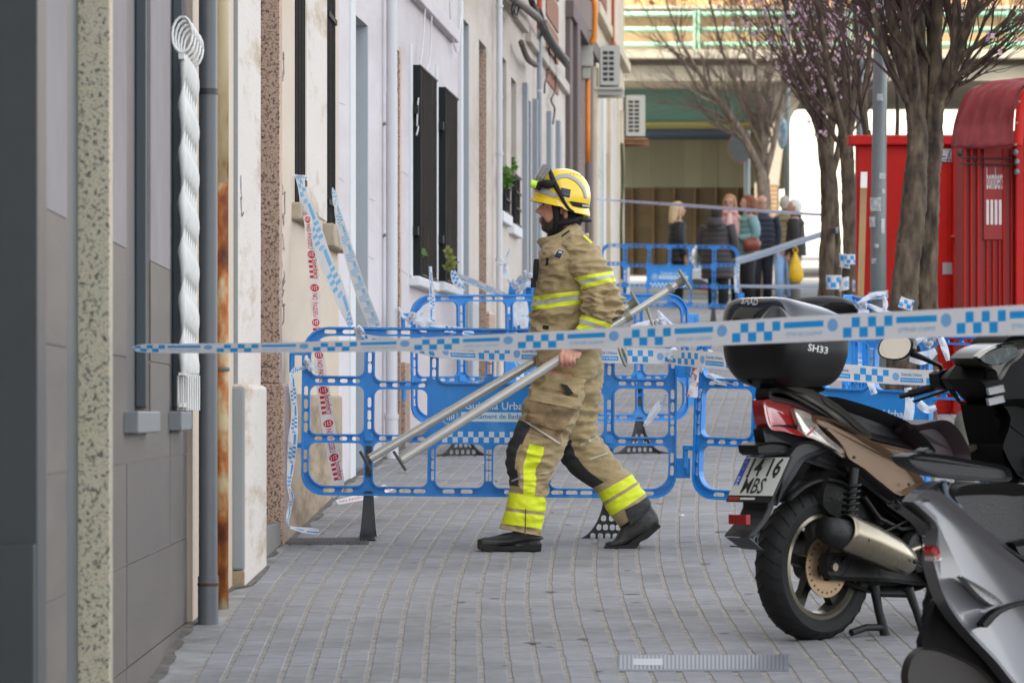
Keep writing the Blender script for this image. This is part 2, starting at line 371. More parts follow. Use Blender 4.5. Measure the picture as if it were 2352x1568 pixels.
fpart('pilaster', A, m_dgrey, LA, (11.55, 11.8, -1.2, .02, .2, ROOF), (11.50, 11.55, -1.2, .016, .2, zz(1250, 11.52)))
dr = fpart('door', A, m_bgrey, LA, (yda, ydb - .03, -.13, -.092, .3, 6.5))
fpart('door_jamb', A, m_gran, LA, (ydb - .012, ydb + .115, -.25, .004, .4, 8))
for nm, a, b_ in (('window', yw1a, yw1b), ('window', yw2a, yw2b)):
    w_ = fpart(nm, A, m_dgrey, LA, (a, b_, -.07, -.05, 1.63, 6))
    fpart('frame', w_, m_bgrey, LA, (a, a + .05, -.05, -.004, 1.66, 6), (b_ - .05, b_, -.05, -.012, 1.66, 6))
for x0, x1 in ((285, 368), (389, 441)):
    a = LA.Y(x0); b_ = min(LA.Y(x1, .047), 18.28)
    fpart('sill', A, mat('sill_grey', '6c7073', .6, var=.08), LA, (a, b_, -.06, .047, 1.573, 1.646), bevel=.006)
# white wrought-iron grille with twisted bars over the second window
gr = thing('window_grille', LA.pt(17.8, .03, 1.64), 'white wrought iron window grille with twisted bars and scrolled top', 'grille')
m_white = mat('white_gloss_paint', 'cfcfcb', .4, var=.08, vs=12)
ztop = zz(135, 17.5)
for k in range(6):
    Y = 17.32 + .15 * k; mb = MB(); rs = []; ph = .12 * k
    n = 150
    for i in range(n + 1):
        z = zz(860, Y) + (ztop - zz(860, Y)) * i / n; tw = (z * 17 + ph) % (2 * math.pi); c = LA.pt(Y, .042, z)
        rs.append([c + Vector((math.cos(tw + q) * (.021 if j % 2 == 0 else .010), math.sin(tw + q) * (.021 if j % 2 == 0 else .010), 0)) for j, q in enumerate([0, math.pi / 2, math.pi, 1.5 * math.pi])])
    mb.rings(rs); obj('twisted_bar', mb, m_white, parent=gr, smooth=True)
    mb = MB()
    for q in (-.018, 0, .018): mb.tube([LA.pt(Y, .042 + q, zz(862, Y)), LA.pt(Y, .042 + q, 1.65)], .005, 6)
    obj('foot_bar', mb, m_white, parent=gr)
for k in range(5):
    Y = 17.3 + .18 * k; mb = MB()
    mb.tube([LA.pt(Y + .03 * math.sin(t), .04 + .038 * math.cos(t) , ztop + .075 + .07 * math.sin(t)) for t in [i * .45 for i in range(15)]], .006, 6); obj('scroll', mb, m_white, parent=gr, smooth=True)
for za, zb in ((zz(935, 17.4), zz(925, 17.4)), (zz(862, 17.4), zz(856, 17.4)), (ztop - .02, ztop)): mb = MB(); fbox(mb, LA, 17.25, 18.1, .03, .05, za, zb); obj('cross_bar', mb, m_white, parent=gr)
# drain pipe and rusty pipe
def pipe(name, x, w_, Y, yb, label, m, group=None, zt_=ROOF, parts=()):
    r = w_ / 2 * Y / F; b_ = P(x, yb, Y); t = thing(name, b_, label, 'pipe', group)
    mb = MB(); mb.tube([b_, Vector((b_.x, b_.y, zt_))], r, 18); obj('tube', mb, m, parent=t, smooth=True, sharp=40)
    for (y0, y1, rr, mm, nm) in parts:
        mb = MB(); mb.tube([P(x, y0, Y), P(x, y1, Y)], r * rr, 18); obj(nm, mb, mm, parent=t, smooth=True, sharp=40)
    return t, r
m_dk = mat('dark_metal', (.03, .03, .032), .5)
m_rustw = mat('rusty_wire', '4a3a32', .9, var=.3, vs=40)
t, r = pipe('drain_pipe', 478, 43, 18.25, 1441, 'thick grey painted drainpipe between tiled house and cream house', m_gutter, parts=[(1441, 1322, 1.1, m_gutter, 'shoe'), (218, 204, 1.07, m_dk, 'bracket'), (1345, 1338, 1.14, m_rustw, 'wire_tie')])
mb = MB(); a = P(438, 211, 18.3); mb.box(a.x, a.x + .05, a.y - .01, a.y + .01, a.z - .008, a.z + .008); obj('bracket_arm', mb, m_dk, parent=t)
m_rust = ramp_mat('rusted_cream_paint', [(.3, '3b1d10'), (.42, '7a3e1c'), (.5, 'a86a32'), (.58, 'b8a684'), (.75, 'c9bd9c')], 9, .8, 9, stretch=(1, 1, .5), bump=.4)
m_rustu = ramp_mat('cream_pipe_paint', [(.28, '8a5a30'), (.36, 'b9a27a'), (.5, 'c6b998'), (.8, 'cfc4a6')], 9, .6, 8, stretch=(1, 1, .4))
b_ = P(512, 1400, 18.95); t = thing('rusty_pipe', b_, 'thin pipe with flaking cream paint and brown rust lower down', 'pipe')
for nm, ya, yb, mm, k in (('rusted_length', 1400, 420, m_rust, 1), ('painted_length', 420, -900, m_rustu, 1.04), ('coupling', 852, 843, m_gutter, 1.2)):
    mb = MB(); mb.tube([P(512, ya, 18.95), P(512, (ya + yb) / 2, 18.95), P(512, yb, 18.95)], .0235 * k, 14); obj(nm, mb, mm, parent=t, smooth=True)
# --- cream house
m_cream = mat('cream_render', 'c6b9a8', .9, var=.05, vs=1.5, bump=.2, bs=60, c2='b8a690', c2s=.8, c2w=.2, stretch=(1, .16, .8))
m_whitish = mat('chalky_white_render', 'cdc5bd', .9, var=.05, vs=2, bump=.25, bs=50, c2='a38c6c', c2s=3.5, c2t=.6, c2w=.08, stretch=(1, .16, .8))
m_dirty = mat('stained_render', '9c8b74', .95, var=.15, vs=3, bump=.4, bs=40, c2='6d5d48', c2s=5, c2t=.55, c2w=.1, stretch=(1, .16, .8))
m_lgrey = mat('light_grey_paint', '878c8c', .6, var=.06)
B = thing('cream_house', LB.pt(22.5, 0, gz(22.5)), 'cream house with pink granite doorway, graffiti and black barred windows', 'house')
yb1 = LB.Y(526); ydo0, ydo1 = LB.Y(599, .038), LB.Y(641, .02)
w1a, w1b = LB.Y(677, .02), LB.Y(699, .02); w2a, w2b = LB.Y(750, .02), LB.Y(768.5, .02)
s1 = zz(470, 23.7); s2 = zz(515, 25.8)
fwall('wall', LB, ydo0, 26.95, gz(22) - .1, ROOF, [(ydo0, ydo1, -1, 4.3), (w1a, w1b, s1, 6), (w2a, w2b, s2, 6)], m_cream, B, d=.02)
fwall('wall_near', LB, 18.32, ydo0, gz(18) - .1, ROOF, [], m_cream, B, d=.02)
fpart('pilaster', B, m_whitish, LB, (yb1 + .012, ydo0, -.02, .038, .6, ROOF))
fpart('pilaster_edge', B, m_lgrey, LB, (yb1, yb1 + .012, -.05, .039, .6, ROOF))
zp = zz(882, 20.2)
fpart('plinth', B, m_whitish, LB, (yb1 - .03, LB.Y(613, .074), -.02, .074, .5, zp), bevel=.02)
fpart('plinth_end', B, m_lgrey, LB, (yb1 - .06, yb1 - .03, -.05, .0735, zz(1310, 20), zp - .01), bevel=.01)
fpart('plinth_foot', B, m_dirty, LB, (yb1 - .058, yb1 - .028, -.05, .072, .5, zz(1312, 20)))
fpart('door', B, mat('brown_door', '3c2f28', .5), LB, (ydo0, ydo1, -.24, -.2, .9, 4.3))
fpart('door_jamb', B, m_gran2, LB, (ydo1 - .012, ydo1 + .14, -.2, .024, zz(880, 22.7), ROOF))
fpart('jamb_plinth', B, m_gran2, LB, (ydo1 - .02, ydo1 + .3, -.2, .046, .7, zz(880, 22.7)), bevel=.015)
fpart('doorstep', B, mat('step_stone', '77736e', .7), LB, (ydo0, ydo1 - .02, -.2, .03, .8, zz(1205, 22)))
fpart('wall_base', B, m_dirty, LB, (ydo1 + .3, 26.9, -.02, .045, .8, zz(905, 24)), bevel=.012)
m_sillb = mat('weathered_sill', 'a69a86', .9, var=.12, vs=9, bump=.4, bs=60, c2='7f7466', c2s=5)
fpart('sill', B, m_sillb, LB, (LB.Y(661), w1b + .35, -.05, .072, zz(508, 23.6), s1), bevel=.012)
fpart('sill', B, m_sillb, LB, (LB.Y(733), w2b + .25, -.05, .085, zz(569, 25.9), s2), bevel=.012)
fpart('window_pilaster', B, m_whitish, LB, (w1b + .05, w2a - .1, .0, .03, s1, ROOF))
m_blk = mat('black_iron', (.007, .007, .008), .6, var=.3, vs=20, spec=.2)
for nm, a, b_, s_, xa in (('barred', w1a, w1b, s1, 0), ('barred', w2a, w2b, s2, 0)):
    w_ = fpart('window', B, m_glassd, LB, (a, b_, -.12, -.1, s_, 6))
    g_ = thing('window_grille', LB.pt((a + b_) / 2, .02, s_), 'black barred window grille of the cream house, ' + ('the one nearer the granite doorway' if a == w1a else 'the one beside the white house'), 'grille', 'black window grilles')
    for k in range(7):
        Y = a + .02 + (b_ - a - .04) * k / 6; mb = MB(); fbox(mb, LB, Y - .012, Y + .012, .0, .026, s_ + .02, 6); obj('bar', mb, m_blk, parent=g_)
    for zq in (s_ + .12, s_ + 1.18):
        mb = MB(); fbox(mb, LB, a, b_, .027, .036, zq, zq + .03); obj('cross_bar', mb, m_blk, parent=g_)
# graffiti and cracks on the cream wall: thin paint marks
m_graf = mat('graffiti_paint', '6a6670', .8); m_grafb = mat('pale_blue_paint', '93a9bb', .9)
mb = MB()
def scribble(mb, ln, d, x0, x1, y0, y1, n, wpx=1.2):
    p = None
    pts = []
    for i in range(n): pts.append((x0 + random.random() * (x1 - x0), y0 + (y1 - y0) * (i / n) + random.uniform(-22, 22)))
    for i in range(1, n):
        (xa, ya), (xb, yb) = pts[i - 1], pts[i]
        q = []
        for (x, y) in ((xa, ya - wpx * 2), (xa + wpx, ya), (xb + wpx, yb), (xb, yb - wpx * 2)):
            Y = ln.Y(x, d); q.append(P(x, y, Y))
        mb.add(q, [(0, 1, 2, 3)])
for args in ((643, 653, 100, 210, 12), (646, 655, 430, 520, 10), (645, 656, 545, 640, 10), (643, 656, 650, 750, 12), (705, 716, 440, 500, 6)): scribble(mb, LB, .0235, *args)
obj('graffiti', mb, m_graf, parent=B)
mb = MB(); scribble(mb, LB, .0405, 553, 561, 420, 520, 9); obj('graffiti', mb, m_graf, parent=B)
# --- white house
m_wht = mat('lavender_white_render', 'c9c3c6', .85, var=.05, vs=3, bump=.25, bs=70, c2='b3abab', c2s=1.6, c2t=.6, c2w=.18, stretch=(1, .16, .8))
m_pale = mat('pale_blue_grey_paint', 'a4aab0', .7, var=.04, bump=.1)
m_bw = mat('bright_white_paint', 'cbccce', .7, var=.03, bump=.2, bs=60)
C = thing('white_house', LC.pt(31, 0, gz(31)), 'lavender-white house with two green-black window grilles and white drainpipe', 'house')
d1a, d1b = LC.Y(813), LC.Y(845); d2a, d2b = LC.Y(896), LC.Y(917.5)
g1a, g1b = LC.Y(944), LC.Y(984); g2a, g2b = LC.Y(1003), LC.Y(1034)
zs1, zs2 = zz(634, 32.8), zz(645, 34.9)
zl = 4.08
fwall('wall', LC, 26.95, 36.6, .8, ROOF, [(d1a, d1b, .5, zl), (d2a, d2b, .5, zz(112, 31)), (g1a, g1b, zs1, zz(172, 33)), (g2a, g2b, zs2, zz(215, 35))], m_wht, C)
fpart('door', C, m_bgrey, LC, (d1a, d1b, -.22, -.2, .6, zl))
fpart('door_jamb', C, m_pale, LC, (d1b - .014, d1b + .01, -.2, .002, .6, zl))
fpart('pilaster', C, m_bw, LC, (d1a - .3, d1a, -.05, .012, .6, ROOF))
fpart('door', C, mat('varnished_door', '4a352a', .5), LC, (d2a, d2b, -.22, -.2, .6, zz(112, 31)))
fpart('door_jamb', C, m_gran2, LC, (d2b - .014, d2b + .1, -.2, .004, .6, zz(100, 31)))
fpart('jamb_plinth', C, m_gran2, LC, (d2b + .102, d2b + .5, -.05, .03, .6, zz(830, 31)))
fpart('ledge', C, m_wht, LC, (30.0, 35.95, -.05, .06, zz(98, 35.9), zz(98, 35.9) + .11), bevel=.01)
m_ggrn = mat('green_black_iron', (.008, .011, .011), .6, var=.2, vs=20, spec=.25); m_bblk = mat('brown_black_iron', (.007, .005, .004), .55, var=.4, vs=30, spec=.25, c2=(.045, .03, .022), c2s=14, c2t=.62, stretch=(1, 1, .12))
for k, (a, b_, zs_, yt) in enumerate(((g1a, g1b, zs1, 165), (g2a, g2b, zs2, 212))):
    w_ = fpart('window', C, m_glassd, LC, (a, b_, -.16, -.14, zs_, zs_ + 1.45))
    fpart('window_border', C, m_bw, LC, (a - .16, a, -.03, .014, zs_ - .02, zs_ + 1.6))
    fpart('sill', C, m_bw, LC, (a - .12, b_ + .1, -.05, .075, zs_ - .09, zs_ - .02), bevel=.012)
    g_ = thing('window_grille', LC.pt((a + b_) / 2, .03, zs_), ('left' if k == 0 else 'right') + ' one of two tall dark box grilles on the white house', 'grille', 'tall box grilles')
    zb, ztp = zs_ - .01, zz(yt, (a + b_) / 2)
    mb = MB(); fbox(mb, LC, a + .1, a + .135, .0, .062, zb, ztp); obj('side_panel', mb, m_ggrn, parent=g_)
    Y = a + .2
    while Y < b_ - .02:
        mb = MB(); fbox(mb, LC, Y - .012, Y + .012, .05, .066, zb + .012, ztp - .012); obj('bar', mb, m_bblk, parent=g_); Y += .125
    for zq in (zb, ztp - .02): mb = MB(); fbox(mb, LC, a + .136, b_, .046, .07, zq, zq + .012); obj('rail', mb, m_bblk, parent=g_)
    for zq in (zb + .28, zb + 1.13):
        mb = MB(); fbox(mb, LC, a - .02, a + .09, .0, .05, zq, zq + .06); obj('hinge_bracket', mb, m_ggrn, parent=g_)
    mb = MB(); fbox(mb, LC, a + .14, b_, .0, .044, zb - .005, zb + .01); obj('tray', mb, mat('weathered_wood', '6b5a48', .9, var=.3, vs=20), parent=g_)
m_wpipe = mat('white_pipe', 'bfc0c3', .4, var=.04, vs=3)
t, r = pipe('drain_pipe', 900, 25, 30.0, 1075, 'white drainpipe with grey collars on the white house, left of the window grilles', m_wpipe, parts=[(278, 290, 1.05, m_gutter, 'collar'), (533, 545, 1.05, m_gutter, 'collar'), (1075, 955, 1.22, m_wpipe, 'socket'), (962, 950, 1.35, m_wpipe, 'socket_lip'), (1600, 215, 1.06, m_wpipe, 'lower_length')])
for y in (284, 540):
    mb = MB(); a = P(866, y, 30.4); b_ = P(890, y, 30.0); mb.tube([a, b_], .012, 8); obj('bracket_arm', mb, m_wpipe, parent=t)
# loose white wires on the white house
m_wire = mat('white_wire', 'c9c6c8', .5); m_cab = mat('black_cable', '2a2725', .6); m_cabg = mat('grey_cable', '6a625c', .7)
def cable(name, px, r, m, label, ln=LC, d=.04, group=None):
    pts = [P(x, y, ln.Y(x, d + .004)) for x, y in catmull(px, 5)]
    mb = MB(); mb.tube(pts, r, 6); return tag(obj(name, mb, m, smooth=True), label, 'cable', group)
cable('wire', [(978, -20), (973, 80), (962, 190), (972, 265), (964, 280), (957, 310)], .006, m_wire, 'long white wire hanging down to the left box grille')
cable('wire', [(992, -20), (990, 90), (984, 150), (962, 220), (958, 290)], .006, m_wire, 'white wire crossing down from the ledge to the grille top')
cable('wire', [(1032, -20), (1036, 60), (1048, 120), (1054, 90), (1060, 20)], .006, m_wire, 'white wire looped beside the first tall doorway')
mb = MB()
for (x0, x1, y0, y1) in ((778, 792, 235, 242), (848, 862, 455, 462), (850, 866, 745, 752), (922, 938, 395, 405), (921, 936, 620, 632), (846, 860, 590, 596), (776, 790, 410, 416)):
    p = [(x0 + (x1 - x0) * k / 6, y0 + (y1 - y0) * k / 6 + random.uniform(-1.5, 1.5)) for k in range(7)]
    for (xa, ya), (xb, yb) in zip(p, p[1:]): mb.add([P(x, y, LC.Y(x, .002)) for x, y in ((xa, ya - .8), (xb, yb - .8), (xb, yb + .5), (xa, ya + .5))], [(0, 1, 2, 3)])
o = obj('hairline_cracks', mb, mat('crack_grey', '8c8687', .9), parent=C); o['kind'] = 'stuff'
# --- beige house with two doors
m_beige = mat('beige_white_render', 'bdb4ab', .85, var=.05, vs=2, bump=.2, bs=60, c2='a2968a', c2s=1.3, stretch=(1, .16, .8))
Dh = thing('beige_house', LC.pt(40.5, 0, gz(40.5)), 'beige house with two tall doorways side by side and white drainpipe', 'house')
e1a, e1b = LC.Y(1057), LC.Y(1077); e2a, e2b = LC.Y(1100), LC.Y(1117); w3a, w3b = LC.Y(1150), LC.Y(1163); w4a, w4b = LC.Y(1174), LC.Y(1186)
fwall('wall', LC, 36.6, 45.4, .8, ROOF, [(e1a, e1b, .5, zz(58, e1b)), (e2a, e2b, .5, zz(110, e2b)), (w3a, w3b, zz(492, 41), 4.9), (w4a, w4b, zz(520, 44), zz(188, 44))], m_beige, Dh)
fpart('door', Dh, m_bgrey, LC, (e1a, e1b, -.4, -.38, .6, 4.9)); fpart('door_jamb', Dh, m_pale, LC, (e1b - .014, e1b + .01, -.38, .002, .6, 4.9))
fpart('door', Dh, m_dgrey, LC, (e2a, e2b, -.34, -.32, .6, 4.9)); fpart('door_jamb', Dh, m_gran2, LC, (e2b - .014, e2b + .01, -.32, .002, .6, zz(120, e2b)))
fpart('jamb_plinth', Dh, m_gran2, LC, (e2b + .014, e2b + .7, -.05, .03, .6, zz(715, 40)), bevel=.02)
fpart('jamb_plinth', Dh, m_pale, LC, (e1b + .014, e1b + .7, -.05, .035, .6, zz(690, 38)), bevel=.02)
fpart('pilaster', Dh, m_bw, LC, (36.62, e1a - .05, -.02, .03, .6, ROOF))
fpart('ledge', Dh, m_beige, LC, (39.6, 45.2, -.05, .06, zz(77, 45.2), zz(77, 45.2) + .12), bevel=.01)
for (a, b_, yb) in ((w3a, w3b, 492), (w4a, w4b, 520)):
    fpart('window', Dh, m_glassd, LC, (a, b_, -.2, -.18, zz(yb, (a + b_) / 2), 4.9))
    fpart('sill', Dh, m_bw, LC, (a - .35, b_ + .1, -.05, .055, zz(yb, (a + b_) / 2) - .1, zz(yb, (a + b_) / 2)), bevel=.01)
m_leaf = mat('fresh_green_leaves', (.09, .19, .03), .6, var=.5, vs=9, rand=-.45, trans=.35)
def plant(px, n, rad, Y, label, m=m_leaf):
    mb = MB()
    for i in range(n):
        x, y = random.choice(px); c = P(x + random.gauss(0, rad), y + random.gauss(0, rad), Y + random.uniform(-.12, .12))
        a = Vector((random.gauss(0, 1), random.gauss(0, 1), random.gauss(0, .6))).normalized(); b_ = a.orthogonal().normalized(); s_ = random.uniform(.02, .04)
        mb.add([c - a * s_, c + b_ * s_ * .6, c + a * s_, c - b_ * s_ * .6], [(0, 1, 2, 3)])
    t = thing('window_plant', c, label, 'plant', 'plants on window sills')
    lf = obj('leaf', mb, m, parent=t); lf['kind'] = 'stuff'
    mb = MB(); x, y = px[-1]; mb.tube([P(x, y + 14, Y), P(x, y, Y), P(px[0][0], px[0][1], Y)], .008, 5); obj('stem', mb, m, parent=t)
for k, (a, b_, yb, yt) in enumerate(((w3a, w3b, 488, 400), (w4a, w4b, 516, 405))):
    g_ = thing('window_grille', LC.pt((a + b_) / 2, .03, zz(yb, a)), 'small black sill grille of the beige house, the ' + ('nearer' if k == 0 else 'farther') + ' of two with plants', 'grille', 'small sill grilles')
    for q in range(7):
        mb = MB(); Y = a + .05 + (b_ - a - .1) * q / 6; fbox(mb, LC, Y - .01, Y + .01, .02, .04, zz(yb, a), zz(yt, a)); obj('bar', mb, m_blk, parent=g_)
    for q in range(4):
        mb = MB(); z = zz(yb + (yt - yb) * q / 3, a); fbox(mb, LC, a, b_, .041, .052, z, z + .02); obj('rail', mb, m_blk, parent=g_)
    mb = MB(); fbox(mb, LC, a, a + .015, .0, .042, zz(yb, a), zz(yt, a)); obj('end_panel', mb, m_blk, parent=g_)
plant([(1162, 395), (1168, 400), (1172, 408), (1160, 412), (1166, 420)], 170, 5, 41.3, 'bushy green plant spilling from the sill grille behind the helmet')
plant([(1177, 372), (1178, 384)], 50, 4, 44, 'small green sprig above the farther sill grille of the beige house')
plant([(1030, 578), (1035, 590), (1032, 612), (1037, 604)], 80, 4, 34.2, 'scrawny yellow-green plant at foot of the right box grille', mat('yellow_green_leaves', (.22, .24, .06), .6, var=.5, vs=9, rand=-.4, trans=.3))
plant([(967, 574), (970, 578)], 16, 3, 32.4, 'tiny green shoot inside the left box grille')
pipe('drain_pipe', 1147, 14, LC.Y(1147, .06), 900, 'slim white drainpipe on the beige house with white brackets', m_wpipe, parts=[(18, 12, 1.3, m_wpipe, 'bracket'), (356, 350, 1.3, m_wpipe, 'bracket'), (226, 219, 1.15, m_wpipe, 'joint'), (600, 594, 1.3, m_wpipe, 'bracket')])
# --- grey-framed house
G = thing('grey_framed_house', LC.pt(49, 0, gz(49)), 'pale house with grey-blue door and window frames and thick cables above', 'house')
m_fr = mat('grey_blue_frame_paint', '868d96', .6, var=.05)
fa = [(LC.Y(1203), LC.Y(1219), .5, zz(228, 46)), (LC.Y(1226), LC.Y(1233), .5, zz(260, 47.5)), (LC.Y(1258), LC.Y(1269), .5, zz(285, 50)), (LC.Y(1279), LC.Y(1290), .5, zz(313, 52.5))]
fwall('wall', LC, 45.4, 53.3, .9, ROOF, fa, m_beige, G)
for (a, b_, z0, z1) in fa:
    fpart('door', G, m_dgrey, LC, (a, b_, -.5, -.48, .9, z1)); fpart('frame', G, m_fr, LC, (b_ - .014, b_ + .01, -.48, .002, .9, z1))
    fpart('frame_edge', G, m_fr, LC, (a - .25, a, -.02, .05, .9, z1 + .1))
fpart('ledge', G, m_beige, LC, (45.6, 53.2, -.05, .06, zz(218, 53.2), zz(218, 53.2) + .12), bevel=.01)
m_brk = mat('brown_brick', '8a5f4a', .9, var=.25, vs=6)
for k in range(6):
    for j in range(4):
        fpart('brick', G, m_brk, LC, (49.2 + j * .6, 49.78 + j * .6, .001, .015, 5.2 + k * .35, 5.5 + k * .35), bevel=0)
pipe('drain_pipe', 1239, 12, LC.Y(1239, .06), 900, 'grey downpipe with orange-red top on the grey-framed house', mat('grey_pvc', '8f959b', .4), parts=[(68, -400, 1.08, mat('terracotta_pvc', 'a5452b', .5), 'terracotta_length'), (468, 462, 1.3, m_wpipe, 'bracket'), (212, 206, 1.1, m_wpipe, 'joint')])
for k, (pts, r) in enumerate((([(1236, 30), (1252, 72), (1275, 110), (1300, 142)], .05), ([(1220, 0), (1240, 50), (1262, 92), (1302, 150)], .035), ([(1176, -5), (1210, 20), (1240, 45)], .04))):
    cable('cable_bundle', pts, r, m_cab if k < 2 else m_cabg, ['thick dark cable bundle running down past the grey downpipe', 'thinner dark cables lying below the thick bundle', 'grey cables tied along the wall at top'][k], d=.12)
cable('cable_bundle', [(1197, 98), (1212, 135), (1232, 150)], .03, mat('brown_hose', '5d5149', .8), 'brown hose running under the ledge of the grey-framed house', d=.1)
cable('wire', [(1180, 5), (1176, 30), (1186, 40), (1192, 15), (1180, 20), (1186, 42)], .012, m_cab, 'coiled black wire hanging near the top of the beige house', d=.1)
cable('wire', [(1260, 100), (1262, 160), (1252, 190), (1251, 215)], .01, m_cab, 'black wire ending in a plug on the grey-framed house', d=.05)
cable('wire', [(1275, 115), (1276, 200), (1266, 230), (1274, 250), (1270, 285)], .01, m_cab, 'black wire with small junction box hanging by the window', d=.05)
# --- brown house
H = thing('brown_house', LC.pt(56, 0, gz(56)), 'brown-grey house with stepped pilasters behind the orange gas pipe', 'house')
m_brn = mat('brown_grey_render', '71635f', .85, var=.08, vs=2, bump=.15); m_brn2 = mat('brown_grey_trim', '5f5350', .8, var=.08)
fwall('wall', LC, 53.3, 60.4, 1, ROOF, [(56.0, 57.2, 1.2, zz(255, 56.8))], m_brn, H)
fpart('door', H, m_dgrey, LC, (56.0, 57.2, -.5, -.48, 1.2, 5.6)); fpart('door_jamb', H, m_gran2, LC, (57.185, 57.21, -.48, .002, 1.2, zz(258, 57)))
for (a, b_, d) in ((53.35, 53.9, .06), (54.3, 54.9, .1), (55.2, 55.8, .06), (58.3, 58.9, .08)): fpart('pilaster', H, m_brn2, LC, (a, b_, -.02, d, 1.5, zz(60, 55)), bevel=.015)
fpart('ledge', H, m_brn2, LC, (53.32, 60.3, -.05, .1, zz(60, 54.5), zz(60, 54.5) + .2), bevel=.01)
# gas pipe, meter box
gp = thing('gas_pipe', P(1350, 700, 57.5), 'orange gas pipe with grey lower sleeve climbing the brown house', 'pipe')
m_org = mat('orange_pipe_paint', 'd97f1f', .45)
mb = MB(); mb.tube([P(1350, y, 57.5) for y in (375, 300, 200, 155)], .033, 12); mb.tube([P(x, y, 57.3) for x, y in catmull([(1345, -8), (1358, -4), (1366, 10), (1366, 60), (1365, 85), (1359, 100)], 4)], .036, 12); obj('tube', mb, m_org, parent=gp, smooth=True)
mb = MB(); mb.tube([P(1350, y, 57.5) for y in (720, 600, 375)], .036, 12); obj('sleeve', mb, m_brn2, parent=gp, smooth=True)
mb_ = thing('meter_box', P(1346, 154, 57.4), 'pale grey gas meter box above the orange pipe', 'box'); m_box = mat('meter_box_grey', 'a6a49a', .5)
a, b_ = P(1332, 154, 57.4), P(1361, 72, 57.4); mb = MB(); mb.box(a.x, b_.x, 57.3, 57.6, a.z, b_.z); obj('case', mb, m_box, parent=mb_, bevel=.01)
a, b_ = P(1337, 182, 57.4), P(1356, 155, 57.4); mb = MB(); mb.box(a.x, b_.x, 57.35, 57.55, a.z, b_.z); obj('neck', mb, m_box, parent=mb_, bevel=.01)
mb = MB(); mb.box(P(1331, 72, 57.4).x, P(1362, 72, 57.4).x, 57.28, 57.62, P(0, 72, 57.4).z + .001, P(0, 68, 57.4).z); obj('lid', mb, m_box, parent=mb_, bevel=.005)
# --- far cream house
I = thing('far_cream_house', LC.pt(65, 0, gz(65)), 'farthest cream house of the row, ending at the street corner', 'house')
m_fc = mat('warm_cream_render', 'c6b9a3', .85, var=.06, vs=2, bump=.15, c2='b3a48d', c2s=1.2, stretch=(1, .16, .8))
of = [(62.3, 63.2, 1.3, 5.2), (64.6, 65.5, 1.3, 5.3), (67.2, 68, 1.3, 5.2)]
fwall('wall', LC, 60.4, 71.2, 1.2, ROOF, of, m_fc, I)
for (a, b_, z0, z1) in of: fpart('door', I, m_dgrey, LC, (a, b_, -.6, -.58, 1.4, z1)); fpart('frame', I, m_pale, LC, (b_ - .014, b_ + .01, -.58, .003, 1.4, z1))
for k in range(5): fpart('pilaster', I, m_bw if k % 2 else m_fc, LC, (60.5 + 2.2 * k, 60.9 + 2.2 * k, -.02, .05, 1.4, 6.2))
fpart('corner_plinth', I, m_bw, LC, (69.5, 71.19, -.02, .09, 2, 3.9), bevel=.03)
fpart('ledge', I, m_fc, LC, (60.42, 71.18, -.05, .1, 6.9, 7.05), bevel=.01)
for k in range(8):
    for j in range(3): fpart('brick', I, m_brk, LC, (62 + j * .8, 62.76 + j * .8, .001, .02, 7.1 + k * .16, 7.24 + k * .16), bevel=0)
pipe('drain_pipe', 1408, 8, LC.Y(1408, .1), 106, 'terracotta red downpipe at the top of the far cream house', _M['terracotta_pvc'])
pipe('drain_pipe', 1419, 5, LC.Y(1419, .06), 640, 'thin cream downpipe near the far street corner', m_fc, zt_=6.5)
closed(B, m_cream, LB, 18.3, 26.95); closed(C, m_wht, LC, 26.95, 36.6); closed(Dh, m_beige, LC, 36.6, 45.4); closed(G, m_beige, LC, 45.4, 53.3); closed(H, m_brn, LC, 53.3, 60.4); closed(I, m_fc, LC, 60.4, 71.2)
fpart('end_wall', I, m_fc, LC, (70.9, 71.19, -8, -.281, 1, ROOF))
# white lattice beside the orange pipe
la = thing('trellis', P(1362, 690, 60.8), 'white lattice trellis fixed beside the orange gas pipe', 'trellis')
for k in range(16): mb = MB(); z = zz(330 + k * 22, 60.8); fbox(mb, LC, 60.6, 61.6, .03, .05, z, z + .02); obj('slat', mb, m_white, parent=la)
for q in (60.62, 61.1, 61.58): mb = MB(); fbox(mb, LC, q - .02, q + .02, .051, .065, zz(690, 60.8), zz(325, 60.8)); obj('upright', mb, m_white, parent=la)
plant([(1362, 392), (1366, 400), (1363, 412), (1360, 405)], 150, 5, 61.2, 'dark green climbing plant behind the helmet beside the trellis', mat('dark_green_leaves', (.07, .13, .03), .6, var=.5, vs=9, rand=-.4, trans=.3))
